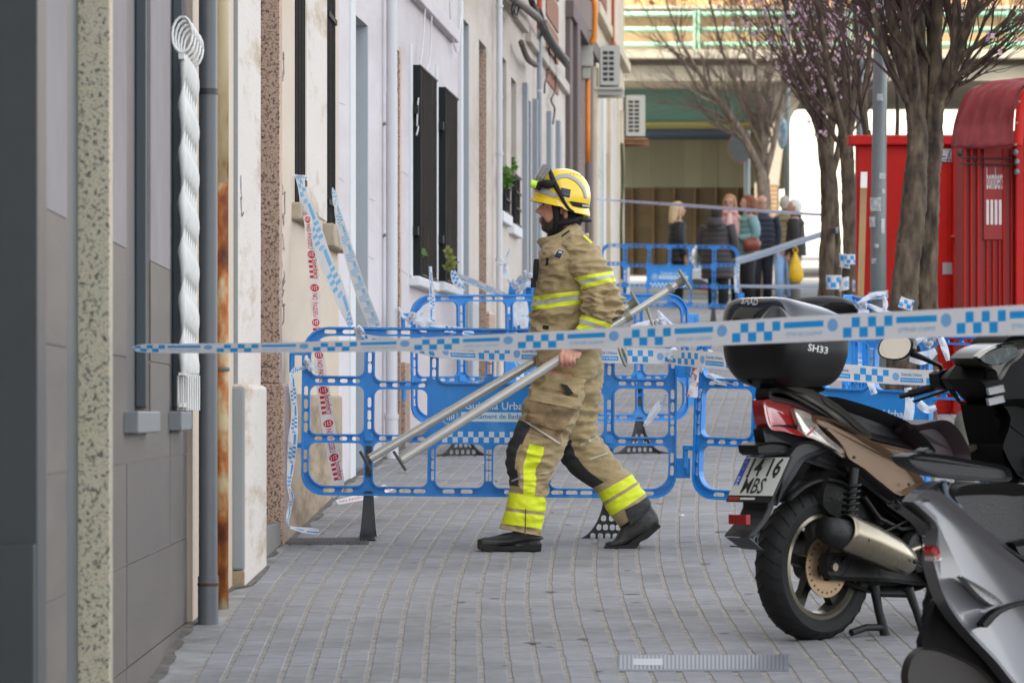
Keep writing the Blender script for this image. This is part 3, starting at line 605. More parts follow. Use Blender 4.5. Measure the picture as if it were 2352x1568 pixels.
# air conditioners
m_ac = mat('air_conditioner_white', 'b4b3ab', .5, var=.04); m_acd = mat('air_conditioner_dark', '33352f', .6)
def ac(x0, x1, y0, y1, Y, label, brow, rust):
    t = thing('air_conditioner', P((x0 + x1) / 2, y1 + 10, Y), label, 'air conditioner', 'air conditioners')
    a, b_ = P(x0, y1, Y), P(x1, y0, Y); wd = b_.x - a.x; h = b_.z - a.z
    mb = MB(); mb.box(a.x, b_.x, Y + .022, Y + .85, a.z, b_.z); obj('case', mb, m_ac, parent=t, bevel=.015)
    mb = MB(); mb.box(a.x + wd * .1, a.x + wd * .72, Y + .005, Y + .021, a.z + h * .08, b_.z - h * .1); obj('coil', mb, m_acd, parent=t)
    g_ = MB(); nv = brow
    loops = [rrect(0, wd, 0, h, .02)]
    for i in range(2):
        for j in range(nv): loops.append(rrect(wd * (.12 + .31 * i), wd * (.38 + .31 * i), h * (.1 + .8 * j / nv), h * (.1 + .8 * (j + .68) / nv), .008, 2))
    v, f = curve_fill(loops, .02); g_.add([(a.x + q.x, Y - .006 + q.z, a.z + q.y) for q in v], f); obj('grille', g_, m_ac, parent=t)
    mb = MB(); mb.box(a.x - .15, b_.x + .06, Y + .05, Y + .12, a.z - .12, a.z - .06); mb.box(a.x - .15, b_.x + .06, Y + .7, Y + .77, a.z - .12, a.z - .06); mb.box(a.x - .1, b_.x + .04, Y - .03, Y + .88, a.z - .058, a.z - .028); obj('bracket', mb, rust, parent=t)
ac(1379, 1424, 105, 196, 60.5, 'upper air conditioner with six-row grille above the trellis', 6, m_ac)
ac(1438, 1482, 219, 313, 70.8, 'lower air conditioner on rusty bracket at the street corner', 8, mat('rusty_bracket', '8d6a4c', .8, var=.3, vs=12))
cable('wire', [(1428, 330), (1430, 420), (1427, 520), (1429, 640)], .025, mat('ivy_cable', '4d5338', .9, var=.4), 'dark creeper-covered cable down the street corner', d=.09)

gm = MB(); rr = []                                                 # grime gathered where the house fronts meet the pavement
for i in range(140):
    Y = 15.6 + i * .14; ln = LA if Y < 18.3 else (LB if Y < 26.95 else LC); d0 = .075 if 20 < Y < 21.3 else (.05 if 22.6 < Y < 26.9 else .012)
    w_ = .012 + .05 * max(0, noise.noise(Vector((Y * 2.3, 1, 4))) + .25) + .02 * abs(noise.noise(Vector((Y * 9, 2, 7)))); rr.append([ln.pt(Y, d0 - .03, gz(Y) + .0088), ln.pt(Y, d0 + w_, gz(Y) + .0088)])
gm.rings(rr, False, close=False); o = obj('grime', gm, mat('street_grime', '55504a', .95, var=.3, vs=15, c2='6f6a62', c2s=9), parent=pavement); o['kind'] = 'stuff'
# ---------------------------------------------------------------- bridge and background
br = thing('bridge', P(1700, 300, 94), 'concrete road bridge with mint green railings and teal girder spanning the street', 'bridge')
m_conc = mat('pale_concrete', (.30, .27, .205), .9, var=.1, vs=.6, c2=(.22, .19, .135), c2s=.5); m_concd = mat('grey_concrete', '8a8272', .9, var=.1, vs=1)
m_teal = mat('teal_girder_paint', '557b70', .7, var=.08, vs=.5); m_mint = mat('mint_green_paint', (.17, .33, .22), .5, var=.04)
def slab(nm, m, x0, x1, y0, y1, Y, dep, parent=br, bevel=.02, dy1=0):
    a, b_ = P(x0, y1, Y), P(x1, y0, Y); mb = MB(); mb.hexa([(a.x, Y, a.z), (b_.x, Y, a.z + dy1), (b_.x, Y + dep, a.z + dy1), (a.x, Y + dep, a.z), (a.x, Y, b_.z), (b_.x, Y, b_.z + dy1), (b_.x, Y + dep, b_.z + dy1), (a.x, Y + dep, b_.z)]); return obj(nm, mb, m, parent=parent, bevel=bevel)
slab('deck_edge', m_conc, 1000, 3200, 114, 135, 93.5, 12); slab('deck_recess', m_concd, 1000, 3200, 135.2, 150, 94.05, 10); slab('edge_beam', m_conc, 1000, 3200, 150.2, 186, 93.8, 9)
slab('girder', m_teal, 1000, 1805, 186.5, 279, 96.2, 5); slab('girder_flange', mat('olive_flange', '77743a', .7), 1000, 1805, 279.3, 286, 96.0, 5.4)
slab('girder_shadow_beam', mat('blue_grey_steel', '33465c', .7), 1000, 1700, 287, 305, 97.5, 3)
mb = MB()
poly = [(1768, 187), (1900, 187), (1848, 215), (1818, 270), (1800, 330), (1788, 430), (1786, 700), (1768, 700)]
n = len(poly); mb.v = [P(x, y, 94.4) for x, y in poly] + [P(x, y, 94.4) + Vector((0, 8, 0)) for x, y in poly]
mb.f = [list(range(n)), list(reversed(range(n, 2 * n)))] + [[i, n + i, n + (i + 1) % n, (i + 1) % n][::-1] for i in range(n)]; mb.m = [0] * len(mb.f)
fix_normals(obj('pier', mb, m_concd, parent=br))
rl = MB()
for y0, y1 in ((27, 39), (63, 74), (98, 108)):
    a = P(1000, (y0 + y1) / 2, 93.7); b_ = P(3200, (y0 + y1) / 2, 93.7); mb = MB(); mb.tube([a, b_], .055, 10); obj('rail', mb, m_mint, parent=br, smooth=True)
for x in (1240, 1600, 1960, 2320, 2680): slab('post', m_mint, x - 7, x - 1, 24, 114, 93.6, .1); slab('post', m_mint, x + 3, x + 9, 24, 114, 93.6, .1)
# abutment wall under the bridge
ab = thing('abutment_wall', P(1600, 700, 100), 'stained concrete panel wall under the bridge above brown slats', 'wall')
m_pan = mat('stained_panel', '8d8a70', .9, var=.12, vs=.8, c2='776144', c2s=.45, c2t=.6, stretch=(1, 1, .2), rand=.07)
px = 1260
while px < 1795: slab('panel', m_pan, px, px + 38.7, 262, 430, 100 + random.uniform(0, .02), 1, ab, 0); px += 39
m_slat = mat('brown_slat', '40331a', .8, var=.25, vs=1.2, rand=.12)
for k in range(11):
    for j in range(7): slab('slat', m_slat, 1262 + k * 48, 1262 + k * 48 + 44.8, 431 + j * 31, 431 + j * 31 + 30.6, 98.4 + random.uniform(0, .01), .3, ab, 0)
for k in range(12): slab('joint_strip', mat('ochre_strip', '5c451d', .7), 1259 + k * 48, 1262 + k * 48 - .3, 431, 650, 98.3, .3, ab, 0)
fence = thing('slat_screen', P(1770, 560, 92), 'sunlit orange-brown louvred screen beyond the thin tree trunk', 'screen')
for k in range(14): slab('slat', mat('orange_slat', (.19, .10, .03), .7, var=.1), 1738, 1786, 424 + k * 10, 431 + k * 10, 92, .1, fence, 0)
slab('screen_post', m_concd, 1734, 1737.5, 420, 600, 92.05, .1, fence, 0); slab('screen_post', m_concd, 1786.5, 1790, 420, 600, 92.05, .1, fence, 0)
# sunlit buildings and slope behind
wb = thing('white_building', P(2000, 600, 135), 'blinding white sunlit building beyond the bridge', 'building')
slab('wall', mat('sunlit_white', 'c9c3b0', .8, var=.03), 1680, 3400, 60, 640, 135, 6, wb)
slab('plinth', mat('pale_plinth', 'b9c0ae', .8), 1680, 3400, 560, 652, 134.7, .25, wb)
for k in range(3): slab('window', m_glassd, 2420 + 160 * k, 2480 + 160 * k, 330, 450, 134.9, .05, wb)
tw = thing('tan_building', P(1800, 100, 112), 'tan sunlit building wall behind the bridge railings', 'building')
slab('wall', mat('tan_render', (.22, .155, .07), .9, var=.12, vs=.4, c2=(.17, .11, .05), c2s=.3), 900, 3600, 22, 113, 116, 6, tw)
slab('coping', m_conc, 900, 3600, 14, 21.8, 115.7, 6.5, tw)
hl = MB(); rr = []
for i in range(30):
    X = -40 + i * 4; rr.append([(X, 150, 4), (X, 170, 16 + 2 * math.sin(i * .7)), (X, 200, 26 + 3 * math.sin(i * .5)), (X, 240, 30)])
hl.rings(rr, False, close=False); struct('hillside', hl, mat('autumn_hillside', '8f7a4a', .95, var=.4, vs=.4, c2='a5694a', c2s=.25, c2t=.5), smooth=True)
mb = MB()
for i in range(7000):
    X = random.uniform(-5, 45); Y = random.uniform(140, 168); z = 9 + random.random() * 13; c = Vector((X, Y, z)); s_ = random.uniform(.1, .28)
    a = Vector((random.gauss(0, 1), random.gauss(0, 1), random.gauss(0, 1))).normalized(); b_ = a.orthogonal()
    mb.add([c - a * s_, c + b_ * s_, c + a * s_, c - b_ * s_], [(0, 1, 2, 3)])
tag(obj('bushes', mb, mat('autumn_leaves', (.30, .19, .08), .8, var=.5, vs=.5, rand=-.5, trans=.3)), 'autumn coloured bushes on the slope above the bridge', 'bushes')['kind'] = 'stuff'
ch = thing('added_shade_house', (-3, 75, gz(75)), 'unseen house added behind the house row to shade the far ground', 'house')  # unseen house added to shade the far ground and the bare tree
for nm, x0, x1, y0, y1, z0, z1 in (('wall', 1.2, 1.5, 72.2, 80, 2, 16), ('end_wall', -9, 1.199, 72.2, 72.5, 2, 16), ('rear_wall', -9, 1.199, 79.7, 80, 2, 16), ('roof', -9.2, 1.6, 72.1, 80.1, 16.002, 16.3)):  # walls and roof of the added unseen house
    mb = MB(); mb.box(x0, x1, y0, y1, z0, z1); obj(nm, mb, m_fc, parent=ch)
for k in range(2): mb = MB(); y = 74 + k * 3; mb.box(1.49, 1.51, y, y + 1.2, gz(y) + 1.3, gz(y) + 2.8); obj('window', mb, m_glassd, parent=ch)  # windows of the added unseen house
cr_ = MB(); cr_.rings([[(-12, y, gz(y) + .012), (60, y, gz(y) + .012)] for y in (75.5, 80, 86, 92)], False, close=False); struct('cross_road', cr_, mat('worn_asphalt', (.10, .105, .105), .9, var=.12, vs=2))
# light van behind the people
va = thing('parked_van', P(1640, 690, 79), 'silver-white van parked behind the group of people', 'van')
m_van = mat('silver_van_paint', 'b9bdbc', .3, coat=.6); YV = 79
def vs_(nm, m, x0, x1, y0, y1, Y, dep, bv=.05): return slab(nm, m, x0, x1, y0, y1, Y, dep, va, bv)
vs_('body', m_van, 1560, 1778, 606, 676, YV, 1.7, .12); vs_('cabin', m_van, 1590, 1778, 560, 607, YV + .06, 1.55, .15)
for a, b_ in ((1600, 1650), (1656, 1710), (1716, 1770)): vs_('window', m_glassd, a, b_, 568, 602, YV + .05, .02, .01)
vs_('bumper', m_concd, 1556, 1782, 664, 682, YV - .05, .3)
vs_('tail_light', mat('red_lens', (.4, .01, .01), .2), 1612, 1632, 655, 663, YV - .06, .05, .005)
vs_('number_plate', m_white, 1645, 1680, 668, 675, YV - .065, .02, 0)
for x in (1600, 1745):
    mb = MB(); c = P(x, 680, YV - .02); mb.tube([c, c + Vector((0, .25, 0))], .3, 20); obj('wheel', mb, m_dk, parent=va, smooth=True, sharp=40)
# ---------------------------------------------------------------- trees
m_bark = ramp_mat('dark_plum_bark', [(.3, '241d17'), (.45, '453a2f'), (.6, '5e5142'), (.75, '7a6a58')], 16, .95, 8, stretch=(1, 1, .35), bump=.9)
m_bark2 = ramp_mat('grey_brown_bark', [(.3, '55493f'), (.5, '75695d'), (.7, '8d8072')], 12, .95, 7, stretch=(1, 1, .4), bump=.7)
m_twig = mat('plum_twig', '4a3733', .9, var=.2); m_twigg = mat('grey_twig', '6a5a52', .9, var=.2)
m_blos = mat('pink_blossom', 'cdb0bc', .7, var=.15, rand=-.2, trans=.3)
def limb(mb, pts, r0, r1, n=9, sub=5):
    pts = catmull([tuple(p) for p in pts], sub); k = len(pts)
    rr = [(r0 + (r1 - r0) * i / (k - 1)) * (1 + .08 * noise.noise(Vector((i * .7, r0 * 90, 3)))) for i in range(k)]
    mb.tube(pts, rr, n); return pts, rr
def grow(mb, tw, blos, p, d, L, r, lev, upr, bl):
    pts = [p]; rr = [r]; n = 5
    for i in range(n):
        d = (d + Vector((random.gauss(0, .11), random.gauss(0, .11), random.gauss(0, .08) + upr * .06))).normalized(); p = p + d * L / n; pts.append(p); rr.append(r * (1 - .6 * (i + 1) / n))
    (mb if r > .018 else tw).tube(pts, rr, 6 if r > .018 else 3, False)
    if lev <= 0 or r < .0035:
        if bl and random.random() < bl:
            for q in range(random.randint(1, 4)):
                c = random.choice(pts[1:]) + Vector((random.gauss(0, .015), random.gauss(0, .015), random.gauss(0, .015)))
                for w_ in range(3):
                    a = Vector((random.gauss(0, 1), random.gauss(0, 1), random.gauss(0, 1))).normalized(); b_ = a.orthogonal(); s_ = random.uniform(.012, .024); blos.add([c - a * s_, c + b_ * s_, c + a * s_, c - b_ * s_], [(0, 1, 2, 3)])
        return
    for k in range(random.choice((3, 4, 4, 5))):
        i = random.randint(1, n); q = d.cross(Vector((random.gauss(0, 1), random.gauss(0, 1), random.gauss(0, 1)))).normalized(); sp = random.uniform(.25, .65)
        grow(mb, tw, blos, pts[i], (d + q * sp + Vector((0, 0, upr * .15))).normalized(), L * random.uniform(.5, .8), max(rr[i] * random.uniform(.45, .7), .003), lev - 1, upr, bl)
def tree(name, label, Y, trunks, limbs, m, mt, lev, upr, bl, group='street trees along the pavement'):
    """trunks, limbs: lists of (pixel path, start width px, end width px); every limb then branches on its own"""
    t = thing(name, P(trunks[0][0][0][0], trunks[0][0][0][1], Y), label, 'tree', group); s_ = Y / F
    for (px, w0, w1, dy) in trunks:
        mb = MB(); limb(mb, [P(x, y, Y + dy) for x, y in px], w0 / 2 * s_, w1 / 2 * s_, 32, 16)
        for i, v in enumerate(mb.v):
            ax_ = sum(mb.v[i // 32 * 32:i // 32 * 32 + 32], Vector()) / len(mb.v[i // 32 * 32:i // 32 * 32 + 32]); rd = v - ax_; q = Vector((v.x * 30, v.y * 30, v.z * 5)); v += rd * (.16 * noise.noise(q) - .13 * abs(noise.noise(q * 1.9)) + .05 * noise.noise(Vector((v.x * 9, v.y * 9, v.z * 40))) + .10 * noise.noise(Vector((v.x * 4, v.y * 4, v.z * 3))))
        obj('trunk', mb, m, parent=t, smooth=True)
    tw, blos = MB(), MB()
    for (px, w0, w1, dy, dy2) in limbs:
        mb = MB(); n = len(px); pts, rr = limb(mb, [P(x, y, Y + dy + dy2 * i / max(n - 1, 1)) for i, (x, y) in enumerate(px)], w0 / 2 * s_, w1 / 2 * s_, 9)
        for i in range(3, len(pts), 2 if lev > 2 else 3):
            d = (Vector(pts[min(i + 1, len(pts) - 1)]) - Vector(pts[i - 1])).normalized(); q = d.cross(Vector((random.gauss(0, 1), random.gauss(0, 1), random.gauss(0, 1)))).normalized()
            grow(mb, tw, blos, Vector(pts[i]), (d + q * random.uniform(.3, .7)).normalized(), random.uniform(.7, 1.5) * (1 if lev < 3 else .8), max(rr[i] * .5, .006), lev - 1, upr, bl)
        grow(mb, tw, blos, Vector(pts[-1]), d, 1.4, rr[-1], lev, upr, bl)
        obj('limb', mb, m, parent=t, smooth=True)
    o = obj('twigs', tw, mt, parent=t); o['kind'] = 'stuff'
    if blos.f: o = obj('blossom', blos, m_blos, parent=t); o['kind'] = 'stuff'
tree('bare_tree', 'thin bare tree behind the waiting people, branching in front of the bridge', 76,
     [([(1756, 705), (1757, 600), (1756, 500), (1753, 420), (1748, 395)], 34, 30, 0)],
     [([(1750, 400), (1725, 350), (1690, 285), (1640, 220), (1600, 160), (1560, 90)], 22, 7, 0, -.8), ([(1752, 400), (1744, 330), (1720, 250), (1690, 190), (1660, 120), (1640, 40)], 18, 6, 0, .7),
      ([(1754, 400), (1752, 320), (1742, 230), (1735, 150), (1720, 60)], 18, 6, 0, .2), ([(1758, 405), (1775, 340), (1790, 260), (1798, 200), (1800, 120)], 16, 5, 0, -.5), ([(1752, 400), (1760, 300), (1765, 200), (1775, 100), (1780, 20)], 14, 5, 0, 1), ([(1690, 285), (1660, 270), (1620, 250), (1590, 245)], 8, 4, 0, .5), ([(1735, 150), (1700, 100), (1680, 20)], 9, 4, 0, .3), ([(1640, 220), (1600, 200), (1570, 140), (1530, 100)], 8, 4, 0, .3)],
     m_bark2, m_twigg, 4, .5, .006)
tree('plum_tree', 'dark blossoming plum tree with twin stems left of the signposts', 45,
     [([(1895, 800), (1896, 690), (1900, 560), (1902, 440), (1898, 360)], 38, 32, 0), ([(1916, 800), (1915, 690), (1918, 560), (1912, 440), (1905, 370)], 32, 26, .1)],
     [([(1898, 370), (1880, 300), (1862, 210), (1838, 120), (1812, 40), (1795, -20)], 20, 11, 0, .3), ([(1900, 370), (1890, 280), (1880, 180), (1862, 80), (1845, -20)], 18, 10, .1, -.5), ([(1905, 370), (1910, 280), (1905, 180), (1895, 80), (1890, -20)], 20, 10, 0, .8), ([(1912, 400), (1930, 320), (1935, 220), (1930, 120), (1925, 0)], 17, 9, 0, .5), ([(1898, 420), (1884, 380), (1878, 320), (1866, 260)], 7, 4, 0, -.2), ([(1880, 300), (1850, 240), (1820, 190), (1800, 120)], 9, 4, 0, -.3)],
     m_bark, m_twig, 3, .8, .45)
tree('plum_tree', 'dark plum tree directly left of the tall grey lamp post', 42,
     [([(1948, 800), (1950, 680), (1951, 560), (1949, 440), (1944, 350), (1938, 320)], 33, 31, 0)],
     [([(1940, 325), (1925, 260), (1908, 190), (1895, 110), (1880, 0)], 21, 10, 0, -.5), ([(1944, 330), (1945, 250), (1940, 150), (1935, 50), (1930, -30)], 21, 10, 0, .5), ([(1946, 330), (1962, 250), (1968, 150), (1965, 50), (1962, -20)], 18, 9, 0, .2), ([(1944, 350), (1915, 310), (1900, 250), (1880, 180)], 12, 6, 0, .3)],
     m_bark, m_twig, 3, .8, .4)
tree('plum_tree', 'slim leaning plum tree just behind the tall grey lamp post', 37,
     [([(1978, 850), (1985, 700), (1994, 580), (2003, 460), (2000, 380), (1990, 300)], 30, 18, 0), ([(2026, 700), (2032, 560), (2048, 420), (2060, 310), (2062, 240)], 14, 9, .3)],
     [([(1990, 310), (1985, 230), (1995, 140), (2000, 40), (2003, -20)], 16, 9, 0, .3), ([(1993, 330), (1978, 250), (1972, 170), (1968, 70), (1966, -20)], 13, 7, 0, -.3), ([(2062, 250), (2058, 180), (2050, 100), (2047, 0)], 9, 5, .3, 0)],
     m_bark, m_twig, 3, .8, .3)
tree('plum_tree', 'big dark plum tree with double trunk in front of the red container', 32,
     [([(2070, 1020), (2072, 800), (2080, 640), (2098, 480), (2106, 360), (2106, 285), (2096, 220)], 74, 40, 0), ([(2122, 1020), (2126, 800), (2128, 640), (2132, 480), (2138, 360), (2142, 285), (2148, 220)], 58, 46, .16), ([(2048, 1020), (2052, 830), (2058, 690), (2074, 560)], 40, 24, -.05)],
     [([(2098, 240), (2080, 180), (2062, 110), (2048, 40), (2040, -30)], 34, 20, 0, .3), ([(2100, 260), (2100, 180), (2090, 100), (2080, 20), (2076, -30)], 30, 18, 0, -.3), ([(2110, 290), (2118, 200), (2116, 110), (2112, 30), (2112, -30)], 30, 20, .1, .3), ([(2144, 250), (2150, 170), (2150, 90), (2155, 10), (2158, -30)], 34, 22, .16, 0), ([(2150, 235), (2180, 170), (2200, 110), (2225, 50), (2240, -20)], 40, 22, .16, -.4), ([(2152, 260), (2190, 210), (2215, 150), (2240, 100), (2262, 50)], 16, 6, .2, -.3), ([(2096, 250), (2060, 190), (2030, 120), (2010, 40), (2000, -30)], 20, 10, 0, -.2), ([(2160, 230), (2200, 195), (2235, 180), (2270, 150)], 9, 3, .2, -.3), ([(2140, 200), (2138, 120), (2135, 40), (2133, -30)], 22, 14, .3, .2)],
     m_bark, m_twig, 3, .7, .12)
# ---------------------------------------------------------------- poles and signs
m_galv = mat('galvanised_steel', '7d8484', .45, metal=.35, var=.1, vs=5); m_stick = mat('white_sticker', 'bfc2c4', .6, var=.1, vs=20, c2='8e9498', c2s=30)
lp = thing('lamp_post', Vector((P(2016, 0, 33.4).x, 33.4, gz(33.4))), 'tall grey steel post covered in worn stickers beside the double-trunk tree', 'post')
b0 = P(2016, 1010, 33.4); mb = MB(); mb.tube([Vector((b0.x, 33.4, gz(33.4))), P(2018, 500, 33.4), P(2022, 110, 33.4), P(2023, -350, 33.4)], [.0625, .057, .05, .043], 20); obj('shaft', mb, m_galv, parent=lp, smooth=True)
def sticker(parent, x, y, wpx, hpx, Y, r, m=m_stick):
    c = P(x, y, Y); mb = MB(); s_ = Y / F; rs = []; ax = P(2018, y, Y).x if r < 0 else None
    rad = abs(r) + .002; cx = P(2016 + (500 - min(y, 500)) * .01, y, Y).x
    for z in (c.z - hpx * s_ / 2, c.z + hpx * s_ / 2):
        rs.append([(cx + rad * math.sin(q), Y - rad * math.cos(q), z) for q in [math.asin(max(-1, min(1, (c.x + dx * s_ - cx) / rad))) for dx in [wpx * (i / 6 - .5) for i in range(7)]]])
    mb.rings(rs, False, close=False); obj('sticker', mb, m, parent=parent)
for (x, y, wp, hp) in ((2020, 225, 14, 16), (2010, 470, 24, 32), (2003, 510, 12, 24), (2025, 405, 14, 14), (2027, 520, 9, 34), (2012, 565, 9, 9), (2006, 600, 10, 12), (2028, 440, 8, 10)): sticker(lp, x, y, wp, hp, 33.4, .060)
def pole(x, w_, Y, ytop, label, name='signpost'):
    t = thing(name, Vector((P(x, 0, Y).x, Y, gz(Y))), label, 'post'); b_ = Vector((P(x, 0, Y).x, Y, gz(Y))); mb = MB(); mb.tube([b_, P(x, ytop, Y)], w_ / 2 * Y / F, 14); obj('shaft', mb, m_galv, parent=t, smooth=True); return t
t = pole(1976, 20, 46, -300, 'pale grey post standing behind the plum trees', 'lamp_post')
t = pole(1808, 13, 78, -200, 'slim grey post carrying a round blue sign seen edge-on')
mb = MB(); c = P(1797, 306, 77.8); rs = []
for off, r_ in ((-.03, .24), (.0, .27), (.03, .24)): rs.append([c + Vector((.22 * r_ * math.cos(q) + off, -.96 * r_ * .3 * math.cos(q) + off * .3, r_ * math.sin(q))) for q in [i * math.pi / 12 for i in range(24)]])
mb.rings(rs); fix_normals(obj('sign_disc', mb, mat('blue_sign', '6f8ea3', .4, var=.2, vs=8, c2='b7c2c8', c2s=6), parent=t, smooth=True))
t = pole(1716, 14, 79, 300, 'grey signpost with the back of a round traffic sign by the bare tree')
mb = MB(); c = P(1700, 338, 78.85); rs = [[c + Vector((.2 * math.cos(q), off, .26 * math.sin(q))) for q in [i * math.pi / 14 for i in range(28)]] for off in (-.012, .012)]
mb.rings(rs); fix_normals(obj('sign_disc', mb, mat('sign_back', '54595a', .5, metal=.2), parent=t))
mb = MB(); rs = [[c + Vector((rr_ * .2 * math.cos(q), off, rr_ * .26 * math.sin(q))) for q in [i * math.pi / 14 for i in range(29)]] for off, rr_ in ((-.014, 1.0), (-.014, 1.06), (.014, 1.06))]
mb.rings(rs, False, close=False); obj('sign_rim', mb, mat('dull_red', '8c4a40', .6), parent=t)
# ---------------------------------------------------------------- red fire service container and canopy trailer
m_red = mat('fire_red_paint', (.46, .010, .006), .45, var=.08, vs=1.5, c2=(.36, .008, .005), c2s=1.2, spec=.25); m_redd = mat('dark_red_paint', (.29, .007, .005), .5, var=.12, vs=3)
m_tarp = mat('red_tarpaulin', (.22, .018, .02), .5, var=.15, vs=4, c2=(.30, .04, .045), c2s=2.5, bump=.2, bs=30); m_wlet = mat('white_lettering', 'd8d2d0', .6)
YT = 36.0
ct = thing('fire_container', Vector((P(2080, 0, YT).x, YT, gz(YT) - .1)), 'flat-sided red fire service container behind the double-trunk tree', 'container')
def tb(nm, m, x0, x1, y0, y1, Y, dep, par, bv=.01): return slab(nm, m, x0, x1, y0, y1, Y, dep, par, bv)
tb('side_panel', m_red, 1968, 2188, 333, 950, YT + .03, .18, ct); tb('top_rail', m_red, 1950, 2192, 310, 333, YT - .03, .26, ct)
tb('door_post', m_red, 2189, 2208, 333, 950, YT - .06, .3, ct); tb('grey_patch', mat('grey_patch', 'a7a4a6', .6), 2165, 2188, 603, 630, YT + .022, .006, ct, 0)
pl = tb('label_plate', mat('plate_white', 'b9bcc4', .5), 2158, 2190, 342, 372, YT + .02, .008, ct, 0)
mb = MB(); sT = YT / F
def flat(x, y, Y): return lambda a, b_: Vector(((x - CX + a) * Y / F, Y, CZ + (HY - y + b_) * Y / F))
fn = flat(2158, 342, YT + .016)
for q in ([(16, -31), (18, -31), (21, -16), (26, -4), (24, -4), (19, -15)], [(22, -12), (23.5, -12), (27, -30), (25, -30)], [(2, -24.5), (31, -24.5), (31, -26), (2, -26)], [(2, -17), (14, -17), (14, -20), (2, -20)], [(2, -29), (12, -29), (12, -31), (2, -31)], [(27, -16), (31, -16), (31, -20), (27, -20)]): mb.add([fn(*p_) for p_ in q], [list(range(len(q)))])
obj('lettering', mb, mat('dark_navy_print', '20242f', .6), parent=pl)
tb('hinge', m_redd, 2182, 2210, 540, 548, YT - .1, .04, ct); tb('hinge', m_redd, 2182, 2210, 900, 908, YT - .1, .04, ct)
for k, y in enumerate((505, 560, 700)): tb('latch', m_redd, 2200, 2209, y, y + 18, YT - .1, .04, ct, .005)
mb = MB(); x0 = P(1985, 0, YT - .1)
pk = thing('wooden_plank', P(1982, 560, YT - .15), 'pale wooden board with white top leaning on the red container', 'board')
for nm, m, ya, yb, xa, xb in (('plank', mat('pale_wood', 'b39468', .7, var=.1), 850, 432, 1972, 1984), ('white_tip', m_white, 431.5, 395, 1984, 1985)):
    a, b_ = P(xa, ya, YT - .3), P(xb, yb, YT - .12); mb = MB(); mb.hexa([a + Vector((-.025, 0, 0)), a + Vector((.025, 0, 0)), a + Vector((.025, .03, 0)), a + Vector((-.025, .03, 0)), b_ + Vector((-.025, 0, 0)), b_ + Vector((.025, 0, 0)), b_ + Vector((.025, .03, 0)), b_ + Vector((-.025, .03, 0))]); obj(nm, mb, m, parent=pk)
tr = thing('fire_trailer', Vector((P(2290, 0, 34).x, 34, gz(34) - .1)), 'red ribbed fire trailer under a bulging dark red tarpaulin hood', 'trailer')
Y2 = 34.0
tb('back_panel', m_redd, 2211, 2420, 300, 925, Y2 + .075, .6, tr)
for x in (2216, 2231, 2247, 2306, 2324): tb('rib', m_red, x - 2.6, x + 2.6, 340, 920, Y2 + .03, .044, tr, .006)
for x in (2268, 2282, 2296): tb('rib', m_red, x - 2.2, x + 2.2, 552, 920, Y2 + .03, .044, tr, .006)
sp = tb('sign_panel', m_redd, 2259, 2304, 336, 551, Y2 + .045, .029, tr, .004)
for x in range(4): tb('white_bar', m_wlet, 2265.5 + x * 9.6, 2271.5 + x * 9.6, 459, 516, Y2 + .04, .004, sp, 0)
mb = MB(); put_text(mb, 'bombers', flat(2285, 410, Y2 + .041), 38, 6.5); obj('lettering', mb, m_wlet, parent=sp)
tb('frame_post', m_red, 2333, 2352, 330, 925, Y2 - .05, .2, tr); tb('frame_post', m_red, 2353, 2500, 180, 925, Y2 + .0, .2, tr)
for y in (362, 376): mb = MB(); mb.tube([P(2206, y, Y2), P(2335, y + 3, Y2)], .006, 6); obj('rope', mb, m_dk, parent=tr)
tb('bottom_skirt', m_red, 2205, 2500, 925, 960, Y2 - .02, .3, tr)
# tarpaulin hood
mb = MB(); rs = []; prof = [(2186, 338), (2189, 310), (2195, 275), (2206, 240), (2222, 214), (2243, 199), (2275, 191), (2310, 186), (2352, 183), (2420, 182)]
prof2 = [(2326, 333), (2328, 300), (2330, 265), (2334, 235), (2342, 212), (2356, 198), (2380, 190), (2410, 186), (2450, 184), (2520, 183)]
prof, prof2 = catmull(prof, 5), catmull(prof2, 5)
for i in range(15):
    u = i / 14; ring = []
    for k, (p, q) in enumerate(zip(prof, prof2)):
        sag = .02 * math.sin(u * math.pi * 9 + .8 * math.sin(k * .3)) * min(1, k / 3 + .3); x, y = p[0] + (q[0] - p[0]) * u, p[1] + (q[1] - p[1]) * u
        Yq = Y2 + .3 - .48 * u - .12 + sag + (1 - min(1, k / 8)) * -.06; ring.append(P(x, y + 6 * math.sin(u * math.pi) * (k < 1), Yq) + Vector((0, 0, -sag * .6)))
    rs.append(ring)
mb.rings(rs, False, close=False)
tp = obj('tarpaulin', mb, m_tarp, parent=tr, smooth=True); sm = tp.modifiers.new('s', 'SOLIDIFY'); sm.thickness = .01
mb = MB(); a = [P(x + 2, y + 2, Y2 - .42 + .0) for x, y in prof2]; b_ = [P(x + 22, y + 5, Y2 - .40) for x, y in prof2]; mb.rings([a, b_], False, close=False); mb.add([p_ for p_ in a], []); o = obj('hood_end_band', mb, m_red, parent=tr, smooth=True); sm = o.modifiers.new('s', 'SOLIDIFY'); sm.thickness = .02
for k in (1, 8, 16, 24, 32): mb = MB(); mb.ball(P(prof2[k][0] + 6, prof2[k][1] + 4, Y2 - .43), (.012, .01, .012), 10, 6); obj('rivet', mb, m_galv, parent=tr, smooth=True)
for x, y in ((2333, 350), (2336, 372), (2336, 395), (2205, 352)): mb = MB(); mb.ball(P(x, y, Y2 - .1), (.022, .02, .026), 10, 6); obj('lashing_hook', mb, m_galv if x > 2300 else m_dk, parent=tr, smooth=True)
